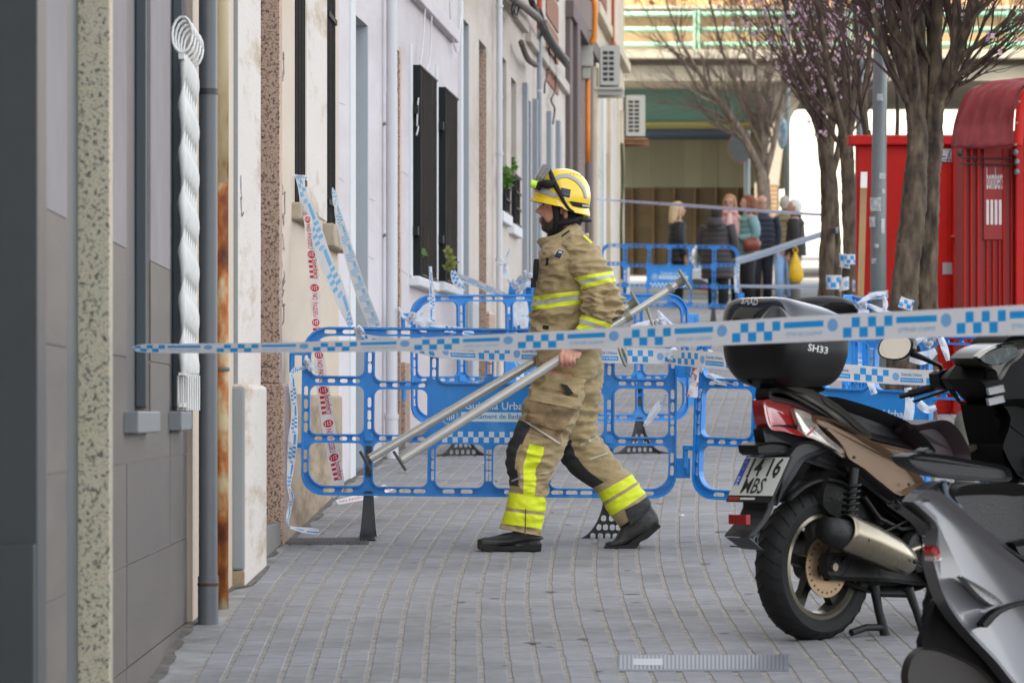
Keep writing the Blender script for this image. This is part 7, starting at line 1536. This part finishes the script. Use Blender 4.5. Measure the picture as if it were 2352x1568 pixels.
# swing arm, engine, silencer
K.slab('engine', m_eng, [(-.02, .33), (.1, .42), (.32, .44), (.52, .40), (.62, .30), (.58, .20), (.4, .17), (.15, .2)], -.14, .085, local=True, inset=.03)
K.slab('swing_arm', m_eng, [(-.05, .31), (.0, .34), (.3, .30), (.55, .26), (.55, .2), (.3, .22), (-.02, .24)], .075, .115, local=True, inset=.015)
mb = MB(); rs = []
for q in (.09, .08, .07): rs = rs
cz_ = K.S(2117, 1267, .13)
K.tube('fan_cover', m_eng, [(cz_[0], .085, cz_[1]), (cz_[0], .128, cz_[1]), (cz_[0], .135, cz_[1])], [.085, .08, .07], n=28)
fan = [o for o in K.t.children if o.name.startswith('fan_cover')][0]
for q in (.02, .033, .046, .058): mb = MB(); mb.tube([K.pt(cz_[0] + q * math.cos(a), .137, cz_[1] + q * math.sin(a)) for a in [i * math.pi / 12 for i in range(25)]], .0025, 5, False); obj('fan_ring', mb, mat('fan_grey', '2c2c2a', .5), parent=fan)
wx = .175
def sil(pts): return [K.pt(*(K.S(x, y, wx)[0], wx, K.S(x, y, wx)[1])) for x, y in pts]
ax = sil([(1893, 1213), (1915, 1222), (1945, 1232), (2000, 1256), (2050, 1279), (2078, 1292), (2092, 1299)])
mb = MB(); mb.tube(ax, [.045, .058, .062, .062, .056, .045, .02], 24); silc = obj('silencer', mb, m_eng, parent=K.t, smooth=True)
for v in silc.data.vertices: pass
mb = MB(); ax2 = sil([(1932, 1220), (1940, 1224), (1990, 1245), (2045, 1271), (2080, 1290), (2094, 1299)]); d_ = (ax2[2] - ax2[1]).normalized(); u_ = Vector((0, 0, 1)) - d_ * d_.z; u_.normalize(); o_ = u_.cross(d_).normalized()
if o_.y > 0: o_ = -o_
rs = []
for p_, r_ in zip(ax2, (.066, .072, .072, .066, .052, .018)): rs.append([p_ + (u_ * math.sin(a) + o_ * math.cos(a)) * r_ for a in [R(-75 + 190 * k / 18) for k in range(19)]])
mb.rings(rs, False, close=False); hs = obj('heat_shield', mb, m_chrome, parent=silc, smooth=True); sm = hs.modifiers.new('s', 'SOLIDIFY'); sm.thickness = .004
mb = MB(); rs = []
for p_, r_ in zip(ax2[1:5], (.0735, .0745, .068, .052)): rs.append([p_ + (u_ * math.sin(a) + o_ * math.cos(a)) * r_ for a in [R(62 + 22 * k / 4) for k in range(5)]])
mb.rings(rs, False, close=False); obj('shield_reflection', mb, mat('pale_reflection_paint', '8a8f8e', .3, metal=.7), parent=hs, smooth=True)  # pale strip painted as a reflection along the heat shield
for x, y in ((1961, 1238), (2070, 1288)): c = sil([(x, y)])[0] + o_ * .07; mb = MB(); mb.ball(c, (.01, .006, .01), 12, 6); obj('shield_bolt', mb, m_eng, parent=hs, smooth=True)
K.tube('exhaust_pipe', m_chrome, [(.36, .15, .33), (.5, .13, .36), (.6, .05, .33)], .014)
# shock absorbers
for w_ in (.13, -.13):
    l0, z0 = K.S(1928, 1100, .13) if w_ > 0 else (.02, .64); l0 = .04; sh = K.tube('shock_absorber', m_eng, [(l0 + .05, w_, .66), (l0, w_, .33)], .018)
    mb = MB(); mb.tube([K.pt(l0 + .04 - .035 * i / 60 + .03 * math.cos(i * .9), w_ + .03 * math.sin(i * .9), .60 - .2 * i / 60) for i in range(61)], .006, 6); obj('spring', mb, m_black, parent=sh, smooth=True)
    K.tube('damper_rod', m_chrome, [(l0 + .01, w_, .45), (l0 + .004, w_, .40)], .012, parent=sh)
# tail unit
WB = .135
under = K.slab('under_tail', m_black, [(1752, 985), (1790, 975), (1862, 985), (1935, 1045), (2010, 1080), (2075, 1140), (2140, 1150), (2140, 1230), (2060, 1190), (1985, 1130), (1920, 1085), (1850, 1060), (1800, 1040), (1765, 1030)], -.11, .11, inset=.03, taper=True)
K.slab('core_frame', m_eng, [(.0, .66), (.5, .56), (.72, .5), (.72, .25), (.5, .3), (.3, .42), (.1, .45), (-.05, .52)], -.10, .095, local=True, inset=.03)
K.slab('side_panel', m_bronze, [(1868, 952), (1905, 960), (1950, 978), (2003, 1012), (2050, 1040), (2085, 1062), (2108, 1085), (2122, 1105), (2120, 1116), (2095, 1128), (2068, 1138), (2030, 1112), (1985, 1075), (1950, 1052), (1938, 1025), (1905, 990), (1875, 970)], -.15, .15, inset=.014, bev=.03, taper=True)
K.slab('lower_skirt', m_black, [(1946, 1054), (1985, 1078), (2030, 1114), (2068, 1142), (2118, 1122), (2130, 1150), (2140, 1200), (2060, 1170), (1990, 1118), (1945, 1080)], -.13, .135, inset=.02, taper=True)
K.slab('grab_rail', m_grail, [(1790, 884), (1830, 886), (1880, 902), (1925, 928), (1965, 962), (1995, 990), (2003, 1006), (1985, 1002), (1955, 985), (1920, 962), (1885, 935), (1835, 908), (1800, 897)], .06, .15, inset=.015, taper=True)
K.slab('grab_rail', m_grail, [(1790, 884), (1830, 886), (1880, 902), (1925, 928), (1965, 962), (1995, 990), (2003, 1006), (1985, 1002), (1955, 985), (1920, 962), (1885, 935), (1835, 908), (1800, 897)], -.15, -.06, inset=.015, wref=.15, taper=True)
K.slab('tail_panel', m_black, [(1768, 893), (1800, 890), (1850, 915), (1905, 950), (1960, 985), (1990, 1008), (1940, 985), (1880, 955), (1820, 930), (1770, 918)], -.13, .135, inset=.02, taper=True)
tl = K.slab('tail_light', m_redl, [(1753, 924), (1760, 917), (1800, 920), (1850, 938), (1868, 954), (1880, 975), (1866, 992), (1846, 1002), (1800, 990), (1772, 986), (1760, 962)], -.13, .13, inset=.03, bev=.05, taper=True)
K.slab('clear_lens', m_clear, [(1822, 937), (1846, 944), (1868, 958), (1880, 980), (1905, 1006), (1932, 1028), (1944, 1046), (1940, 1044), (1905, 1025), (1875, 1010), (1850, 1000), (1836, 975)], .09, .1345, parent=tl, inset=.012, taper=True)
# rear mudguard, plate
K.slab('mudguard_arm', mat('dark_grey_plastic', '222224', .45, var=.1), [(1812, 1052), (1835, 1020), (1870, 1012), (1905, 1030), (1880, 1042), (1850, 1055), (1830, 1085), (1800, 1130), (1785, 1160)], -.07, .07, inset=.012)
def rear(px, py, w=0): return K.S(px, py, w)
# plate plane: spans w, leans backwards towards its lower edge
pw_ = .112
lt, ztp = K.S(1814, 1050, pw_); lb_, zbt = K.S(1770.5, 1148, pw_)
def plp(a, b_, off=0):   # a: -1 left..1 right, b_: 0 bottom..1 top
    return K.pt(lb_ + (lt - lb_) * b_ - off, pw_ * a, zbt + (ztp - zbt) * b_)
def plq(mb, a0, a1, b0, b1, o0, o1): mb.hexa([plp(a0, b0, o1), plp(a1, b0, o1), plp(a1, b0, o0), plp(a0, b0, o0), plp(a0, b1, o1), plp(a1, b1, o1), plp(a1, b1, o0), plp(a0, b1, o0)])
mb = MB(); plq(mb, -1.03, 1.03, -.06, 1.03, -.012, .0); hold = fix_normals(obj('plate_holder', mb, m_black, parent=K.t))
mb = MB(); plq(mb, -1, 1, .10, 1, .001, .004); np_ = fix_normals(obj('number_plate', mb, m_plw, parent=K.t))
mb = MB(); plq(mb, -.97, -.72, .34, .97, .0045, .0055); fix_normals(obj('blue_band', mb, m_plb, parent=np_))
mb = MB()
def ptxt(s_, ac, bc, wd, hs, mm, nm, off=.0062):
    mb = MB(); put_text(mb, s_, lambda a, b_: plp(ac + a, bc + b_ * 1.15, off), wd, hs); return obj(nm, mb, mm, parent=np_)
ptxt('*14 16*', .16, .77, 1.42, .74, m_plk, 'lettering'); ptxt('MBS', -.02, .33, .98, .78, m_plk, 'lettering'); ptxt('E', -.845, .44, .10, 1, m_plw, 'lettering')
mb = MB()
for k in range(8): a = 2 * math.pi * k / 8; plq(mb, -.845 + .07 * math.cos(a) - .012, -.845 + .07 * math.cos(a) + .012, .8 + .09 * math.sin(a) - .012, .8 + .09 * math.sin(a) + .012, .0062, .0066)
obj('star', mb, mat('star_yellow', 'b8a040', .5), parent=np_)
mb = MB(); plq(mb, -.95, -.45, -.02, .07, .0012, .003); obj('red_strip', mb, mat('red_strip', '8a1a18', .5), parent=np_); mb = MB(); plq(mb, -.4, .25, .0, .05, .0012, .003); obj('dealer_strip', mb, m_plw, parent=np_)
gl, gz_ = K.S(1722, 1160, 0)
fl = []
for (x0, x1, y) in ((1692, 1790, 1140), (1700, 1780, 1165), (1694, 1764, 1190), (1686, 1745, 1208), (1675, 1728, 1224), (1671, 1722, 1232)):
    la, za = K.S((x0 + x1) / 2, y, 0); fl.append([K.pt(la + dl, w_, za) for dl, w_ in ((-.015, -.065), (-.015, .065), (.012, .075), (.012, -.075))])
mb = MB(); mb.rings(fl); mg = fix_normals(obj('mudguard_flap', mb, mat('mudguard_grey', '18181a', .55, var=.12), parent=K.t, bevel=.006))
c1 = [K.S(1708, 1192, 0)]
mb = MB(); la, za = c1[0]; mb.hexa([K.pt(la + dl, w_, za + dz) for dz in (-.018, .018) for dl, w_ in ((-.035, -.045), (-.035, .045), (-.012, .045), (-.012, -.045))]); fix_normals(obj('reflector', mb, m_redl, parent=mg))
la, za = K.S(1700, 1233, 0); mb = MB(); mb.rings([[K.pt(la - .02, -.06, za), K.pt(la - .02, .06, za), K.pt(la, .06, za - .004), K.pt(la, -.06, za - .004)], [K.pt(la + .05, -.05, za - .04), K.pt(la + .05, .065, za - .045), K.pt(la + .06, .065, za - .05), K.pt(la + .06, -.05, za - .045)]]); fix_normals(obj('flap_lip', mb, mat('flap_lip_grey', '3b4144', .5), parent=mg))
K.slab('plate_lamp', m_black, [(1740, 1022), (1775, 1014), (1815, 1020), (1815, 1040), (1750, 1045)], -.05, .05, inset=.01)
# inner wheel arch
mb = MB(); rs = []
for k in range(15): a = R(20 + 110 * k / 14); rs.append([K.pt(.0 + .325 * math.cos(a), w_, .284 + .325 * math.sin(a)) for w_ in (-.08, -.04, .04, .08)])
mb.rings(rs, False, close=False); o = obj('wheel_arch', mb, m_black, parent=K.t, smooth=True); sm = o.modifiers.new('s', 'SOLIDIFY'); sm.thickness = .012
# seat
K.slab('seat', m_seat, [(1885, 910), (1925, 912), (1992, 931), (2045, 950), (2085, 968), (2110, 990), (2135, 1015), (2150, 1038), (2125, 1038), (2070, 1024), (2005, 1008), (1970, 985), (1930, 950), (1900, 930)], -.14, .14, inset=.035, bev=.06, taper=True)
K.slab('front_seat', m_seatp, [(2075, 968), (2105, 975), (2140, 968), (2165, 964), (2185, 970), (2205, 990), (2222, 1020), (2230, 1050), (2215, 1075), (2150, 1060), (2120, 1035), (2100, 1000)], -.16, .16, inset=.035, bev=.06)
K.slab('seat_base', m_bronze, [(2002, 1012), (2070, 1028), (2120, 1040), (2125, 1052), (2080, 1046), (2030, 1030)], -.13, .135, inset=.01)
# belly, floor, front shield, steering column, front wheel
K.slab('belly', m_black, [(.45, .55), (.8, .50), (1.0, .42), (1.05, .2), (.75, .18), (.5, .24)], -.15, .15, local=True, inset=.03)
m_dblk = mat('deep_black_plastic', (.0018, .0018, .002), .55, var=.2, spec=.12)
K.slab('front_shield', m_dblk, [(2182, 870), (2230, 800), (2260, 770), (2330, 765), (2420, 800), (2440, 930), (2400, 1060), (2330, 1130), (2270, 1100), (2235, 1040), (2255, 960), (2220, 915)], -.04, .13, inset=.03, wref=-.02, bev=.05)
K.slab('shield_inner', m_dblk, [(2228, 930), (2300, 915), (2360, 960), (2360, 1070), (2300, 1100), (2260, 1050), (2240, 990)], -.05, .12, inset=.03, wref=0)
K.slab('handlebar_cover', m_black, [(2178, 868), (2200, 845), (2235, 832), (2290, 840), (2300, 880), (2250, 900), (2200, 897)], -.20, -.04, inset=.03, wref=-.16)
hb_l, hb_z = K.S(2190, 878, -.2)
def bar(w): return (hb_l + .0 + .05 * abs(w), w, hb_z - .03 * (abs(w) - .2))
lg0, lg1 = K.S(2185, 875, -.24), K.S(2088, 905, -.36)
K.tube('grip', m_black, [(lg0[0], -.2, lg0[1] + .005), (lg1[0], -.36, lg1[1])], .017); K.tube('bar_end', m_black, [(lg1[0], -.36, lg1[1]), (K.S(2066, 910, -.385)[0], -.385, K.S(2066, 910, -.385)[1])], .011)
K.tube('grip', m_black, [(lg0[0], .2, lg0[1]), (lg1[0], .36, lg1[1])], .017)
sw = K.slab('switch_housing', m_black, [(2155, 858), (2175, 848), (2192, 865), (2195, 890), (2170, 895), (2158, 880)], -.27, -.22, inset=.008)
c = K.S(2183, 873, -.218); K.tube('horn_button', mat('orange_button', 'b5432a', .5), [(c[0] - .016, -.245, c[1] + .0), (c[0] - .03, -.245, c[1])], .01, parent=sw)
c = K.S(2172, 862, -.218); K.tube('grey_switch', mat('grey_switch', '8a8d90', .5), [(c[0] - .012, -.25, c[1] + .012), (c[0] - .026, -.25, c[1] + .012)], .011, parent=sw)
K.tube('brake_lever', m_black, [(lg0[0] + .05, -.22, lg0[1] - .01), (lg0[0] + .07, -.30, lg0[1] - .03), (lg1[0] + .05, -.38, lg1[1] - .03)], .006)
# mirror
mc_l, mc_z = K.S(2056, 797, -.38); mi = MB()
def mdisc(k, off): return [K.pt(mc_l + off + .034 * k * math.sin(a), -.38 + .082 * k * math.copysign(abs(math.cos(a)) ** .8, math.cos(a)), mc_z + .048 * k * math.copysign(abs(math.sin(a)) ** .85, math.sin(a)) - .012 * math.cos(a) * k) for a in [2 * math.pi * i / 32 for i in range(32)]]
mi.rings([mdisc(.96, .0), mdisc(1.08, .003), mdisc(1.04, .03), mdisc(.6, .055)]); mr_ = fix_normals(obj('mirror', mi, m_blackg, parent=K.t, smooth=True, sharp=50))
mi = MB(); mi.add(mdisc(.95, -.001), [list(range(32))]); obj('mirror_glass', mi, mat('mirror_silver', 'e6e9ec', .02, metal=1, var=0), parent=mr_)
K.tube('mirror_stalk', m_black, [(mc_l + .02, -.33, mc_z - .02), (mc_l + .02, -.25, mc_z - .045), (K.S(2160, 840, -.25)[0], -.25, K.S(2160, 840, -.25)[1]), (K.S(2168, 868, -.25)[0], -.25, K.S(2168, 868, -.25)[1])], [.016, .011, .009, .009])
# instrument panel
da = K.slab('dashboard', m_grail, [(2238, 822), (2262, 802), (2300, 788), (2336, 786), (2352, 800), (2340, 822), (2318, 838), (2300, 868), (2290, 870), (2284, 850), (2255, 838)], -.0, .1375, inset=.012, wref=.13)
K.slab('instrument_glass', mat('instrument_glass', (.01, .014, .018), .1, var=.4, vs=35, c2='2d5f66', c2s=28, c2t=.62), [(2250, 822), (2270, 808), (2302, 796), (2334, 794), (2340, 806), (2322, 822), (2296, 838), (2265, 834)], .11, .1415, parent=da, inset=.004, wref=.14)
K.slab('dash_trim', mat('pale_trim', 'a9a49a', .3), [(2243, 818), (2262, 803), (2284, 794), (2286, 798), (2266, 808), (2248, 822)], .12, .1445, parent=da, inset=.002, wref=.14)
for off in (0, 24): K.slab('warning_sticker', mat('silver_sticker', '8b8d90', .4), [(2268, 905 + off - 14), (2304, 897 + off - 14), (2308, 913 + off - 14), (2272, 921 + off - 14)], .126, .1385, inset=.002, sub=1, wref=.135)
K.tube('key_lock', m_chrome, [(K.S(2235, 1034, 0)[0] - .03, -.02, K.S(2235, 1034, 0)[1]), (K.S(2235, 1034, 0)[0] + .03, -.02, K.S(2235, 1034, 0)[1] + .01)], .018)
K.wheel('front', 1.33, .284, .11, .21); K.tube('fork', m_black, [(1.33, .09, .284), (1.2, .09, .7)], .025); K.tube('fork', m_black, [(1.33, -.09, .284), (1.2, -.09, .7)], .025)
K.slab('front_mudguard', m_bronze, [(1.05, .35), (1.12, .52), (1.3, .6), (1.5, .55), (1.6, .42), (1.5, .47), (1.3, .52), (1.15, .45)], -.075, .075, local=True, inset=.02)
# centre stand
def stp(x, y, w_): l, z = K.S(x, y, w_); return (l, w_, z)
K.tube('stand_leg', m_eng, [stp(2008, 1345, .08), stp(2018, 1400, .09), stp(2034, 1462, .10)], [.02, .017, .02])
K.tube('stand_leg', m_eng, [stp(2086, 1350, .17), stp(2104, 1400, .18), stp(2130, 1476, .20)], [.02, .016, .018])
K.tube('stand_crossbar', m_eng, [stp(2010, 1362, .08), stp(2090, 1364, .17)], .014); K.tube('stand_foot', m_eng, [stp(2034, 1440, .10), stp(1990, 1440, .09), stp(1955, 1452, .085)], .014)

# top box
def boxring(xc, y, k, ti=0, p=5.0, n=56):
    l, z = K.S(xc, y, 0); a_ = .196 * k
    return [K.pt(l + a_ * math.copysign(abs(math.cos(t)) ** (2 / p), math.cos(t)), a_ * math.copysign(abs(math.sin(t)) ** (2 / p), math.sin(t)), z - ti * a_ * math.copysign(abs(math.cos(t)) ** (2 / p), math.cos(t))) for t in [2 * math.pi * i / n for i in range(n)]]
mb = MB(); mb.rings([boxring(*q) for q in catmull([(1812, 889, .38), (1811, 886, .60), (1809, 876, .74), (1807, 862, .84), (1805, 840, .925), (1805, 812, .98), (1805, 790, .99), (1805, 768, 1.0), (1805, 760, 1.0)], 3)])
bx = fix_normals(obj('top_box', mb, mat('box_black', (.0055, .0055, .006), .45, var=.1, spec=.35), parent=K.t, smooth=True, sharp=60))
mb = MB(); mb.rings([boxring(*q) for q in [(1805, 764, 1.0), (1805, 761, 1.025), (1805, 752, 1.025), (1805, 750, 1.0)]]); fix_normals(obj('box_rim', mb, m_black, parent=bx, smooth=True, sharp=40))
mb = MB(); mb.rings([boxring(*q) for q in catmull([(1805, 749, .99, 0), (1804, 742, .995, .02), (1803, 730, .975, .06), (1801, 718, .93, .10), (1798, 708, .85, .13), (1795, 699, .72, .15), (1792, 693, .52, .15), (1790, 690, .3, .14), (1788, 688.5, .06, .1)], 3)])
lid = fix_normals(obj('lid', mb, mat('box_lid_black', (.008, .012, .022), .22, coat=.6, var=.05), parent=bx, smooth=True))
B_lid, B_bx = None, None
def bvh_w(o, r): return BVHTree.FromPolygons([v.co + WO[r] for v in o.data.vertices], [p.vertices[:] for p in o.data.polygons])
B_lid, B_bx = bvh_w(lid, K.t), bvh_w(bx, K.t)
def px_poly(name, m, poly, bv, off, parent, n=14):
    '''filled outline of the photograph laid onto a surface as its own thin skin'''
    O = Vector((0, 0, CZ)); mb = MB(); k_ = len(poly) // 2; A_, B_ = catmull(poly[0], n), catmull(poly[1], n); rows = []
    for a, b_ in zip(A_, B_):
        row = []
        for j in range(9):
            t = j / 8; x, y = a[0] + (b_[0] - a[0]) * t, a[1] + (b_[1] - a[1]) * t; d = (P(x, y, 20) - O).normalized(); h = bv.ray_cast(O + d * 10, d); row.append(h[0] - d * off if h[0] is not None else None)
        if all(q is not None for q in row): rows.append(row)
    if len(rows) < 2: return None
    mb.rings(rows, False, close=False); o = obj(name, mb, m, parent=parent, smooth=True); q = o.modifiers.new('s', 'SOLIDIFY'); q.thickness = .003; q.offset = 0; return o
def px_text(s_, c, vx, vy, bv, off, m, parent):
    O = Vector((0, 0, CZ)); v, f = text_geo(s_); mb = MB(); out = []; last = None
    for x, y in v:
        X, Y_ = c[0] + vx[0] * x + vy[0] * y, c[1] + vx[1] * x + vy[1] * y; d = (P(X, Y_, 20) - O).normalized(); h = bv.ray_cast(O + d * 10, d); q = h[0] if h[0] is not None else last
        last = q; out.append(q - d * off if q is not None else O + d * 17)
    mb.add(out, f); return obj('lettering', mb, m, parent=parent)
px_poly('lid_panel', mat('lid_grey_plastic', '4a4946', .4), ([(1678, 738), (1688, 716), (1702, 706)], [(1722, 740), (1735, 722), (1752, 708)]), B_lid, .003, lid)
px_poly('lid_reflector', mat('smoked_reflector', '5d5e61', .1, metal=.4, coat=1, var=.3, vs=18), ([(1738, 744), (1752, 725), (1768, 708), (1776, 703)], [(1832, 744), (1815, 725), (1796, 708), (1786, 703)]), B_lid, .004, lid)
px_poly('lid_keyhole', m_black, ([(1676, 746), (1684, 732), (1696, 730)], [(1712, 746), (1708, 736), (1700, 731)]), B_lid, .005, lid)
m_lett = mat('silver_lettering', 'b9babb', .4, metal=.3)
px_text('*SHAD*', (1722, 692), (38, 4), (8, -52), B_lid, .004, m_lett, lid)
px_text('*SH33*', (1879, 801), (46, 8), (6, -46), B_bx, .003, m_lett, bx)
mb = MB(); bp = []
for (xx, yy, ww) in ((1852, 700, .07), (1862, 692, .1), (1885, 690, .115), (1908, 696, .115), (1926, 710, .1), (1932, 724, .07)): l, z = K.S(xx, yy, 0); bp.append([K.pt(l + .018 * math.cos(t), ww * math.copysign(abs(math.sin(t)) ** .6, math.sin(t)), z - .012 + .03 * max(0, math.cos(t))) for t in [2 * math.pi * i / 20 for i in range(20)]])
mb.rings(bp); fix_normals(obj('back_pad', mb, m_black, parent=lid, smooth=True))
K.slab('box_plate', m_black, [(1745, 872), (1840, 884), (1865, 895), (1830, 905), (1790, 900), (1762, 888)], -.07, .07, inset=.012, wref=.0)
for pts in ([(2172, 885, -.22), (2205, 925, -.15), (2245, 930, -.05)], [(2180, 880, -.2), (2215, 940, -.12), (2262, 960, -.02)]): K.tube('control_cable', m_black, [(*K.S(x, y, w_)[:1], w_, K.S(x, y, w_)[1]) for x, y, w_ in pts], .005)
K.tube('fuel_hose', m_eng, [(K.S(x, y, .1)[0], .1, K.S(x, y, .1)[1]) for x, y in ((1985, 1140), (2020, 1190), (2070, 1215), (2120, 1210))], .009)
K.tube('brake_hose', m_black, [(.05, .1, .3), (.12, .12, .38), (.3, .12, .42), (.45, .1, .46)], .006)
for x, y in ((1898, 985), (2088, 1112), (1962, 1050)): l, z = K.S(x, y, .15); K.tube('panel_screw', m_eng, [(l, .146, z), (l, .1535, z)], .006)
for a, b_ in ((-.5, .55), (.72, .55)): mb = MB(); mb.ball(plp(a, b_, .006), (.006, .006, .006), 8, 6); obj('plate_bolt', mb, m_eng, parent=np_, smooth=True)
# ---- the silver scooter in the corner
Q = Bike(2262, 15.2, R(46), 'parked_scooter', 'silver-grey scooter in the lower right corner, cut by the frame')
Q.tp = lambda l: .22 + .78 * max(0, min(1, (l + .42) / .95))
Q.wheel('rear', 0, .284, .13, .2)
Q.slab('side_panel', m_silver, [(2098, 1152), (2120, 1128), (2146, 1126), (2175, 1140), (2210, 1170), (2260, 1215), (2310, 1260), (2370, 1310), (2430, 1400), (2420, 1560), (2380, 1620), (2330, 1570), (2290, 1520), (2250, 1478), (2215, 1440), (2185, 1400), (2165, 1360), (2150, 1310), (2144, 1280), (2153, 1240), (2150, 1200)], .10, .15, inset=.03, bev=.03)
Q.slab('panel_highlight', mat('silver_highlight_paint', '8a8a8b', .25, metal=.5, coat=.5), [(2212, 1324), (2240, 1338), (2275, 1360), (2305, 1385), (2285, 1390), (2250, 1366)], .13, .158, inset=.006)  # lighter wedge painted as the highlight on a panel facet
Q.slab('panel_gap', m_black, [(2258, 1432), (2290, 1400), (2352, 1380), (2420, 1372), (2420, 1380), (2352, 1388), (2300, 1408), (2268, 1440)], .12, .156, inset=.003)
Q.slab('seat', m_seat, [(2192, 1140), (2204, 1118), (2240, 1110), (2300, 1108), (2360, 1112), (2430, 1130), (2440, 1330), (2360, 1290), (2300, 1250), (2250, 1210), (2215, 1178)], .02, .145, inset=.04, bev=.06)
m_rack = mat('worn_black_rack', '161617', .55, var=.2, vs=9)
rk = Q.slab('luggage_rack', m_rack, [(2085, 1048), (2110, 1040), (2160, 1043), (2230, 1055), (2300, 1068), (2320, 1078), (2318, 1105), (2240, 1102), (2180, 1096), (2150, 1090), (2110, 1075), (2092, 1062)], -.02, .05, inset=.012, wref=.05)
Q.slab('rack_bolt', m_rack, [(2120, 1036), (2135, 1028), (2150, 1036), (2140, 1044)], -.02, .02, inset=.004, wref=.02, parent=rk)
Q.tube('rack_arm', mat('dark_steel_blue', '39424b', .35, metal=.4), [(Q.S(2165, 1105, .1)[0], .1, Q.S(2165, 1105, .1)[1]), (Q.S(2172, 1140, .12)[0], .12, Q.S(2172, 1140, .12)[1]), (Q.S(2203, 1168, .135)[0], .135, Q.S(2203, 1168, .135)[1])], .014)
Q.slab('tail_cover', mat('dark_tail_plastic', '2d3032', .4), [(2068, 1158), (2098, 1150), (2150, 1110), (2185, 1108), (2165, 1140), (2148, 1160), (2150, 1230), (2125, 1200)], .06, .12, inset=.02)
Q.slab('tail_light', m_redl, [(2140, 1262), (2152, 1252), (2160, 1275), (2148, 1285)], .115, .1525, inset=.004)
Q.slab('indicator', m_clear, [(2144, 1276), (2162, 1278), (2160, 1286), (2146, 1288)], .115, .153, inset=.003)
Q.slab('rear_mudguard', m_black, [(2150, 1378), (2165, 1372), (2185, 1390), (2230, 1450), (2280, 1510), (2320, 1570), (2330, 1640), (2250, 1620), (2180, 1580), (2120, 1490), (2130, 1440)], .055, .08, inset=.01)
Q.slab('mudguard_flap', mat('brown_black_plastic', '201a18', .55, var=.15), [(2122, 1486), (2160, 1490), (2210, 1510), (2260, 1540), (2300, 1600), (2240, 1640), (2130, 1620), (2092, 1580), (2086, 1545), (2098, 1508)], .07, .10, inset=.008)
Q.slab('under_body', m_eng, [(.0, .55), (.6, .6), (1.0, .5), (1.1, .2), (.6, .2), (.2, .35)], -.14, .12, local=True, inset=.03)
Q.slab('front_shield', m_silver, [(1.02, .3), (1.0, .7), (1.08, .98), (1.16, .98), (1.12, .7), (1.14, .3)], -.17, .17, local=True, inset=.02)
Q.wheel('front', 1.33, .284, .11, .21)
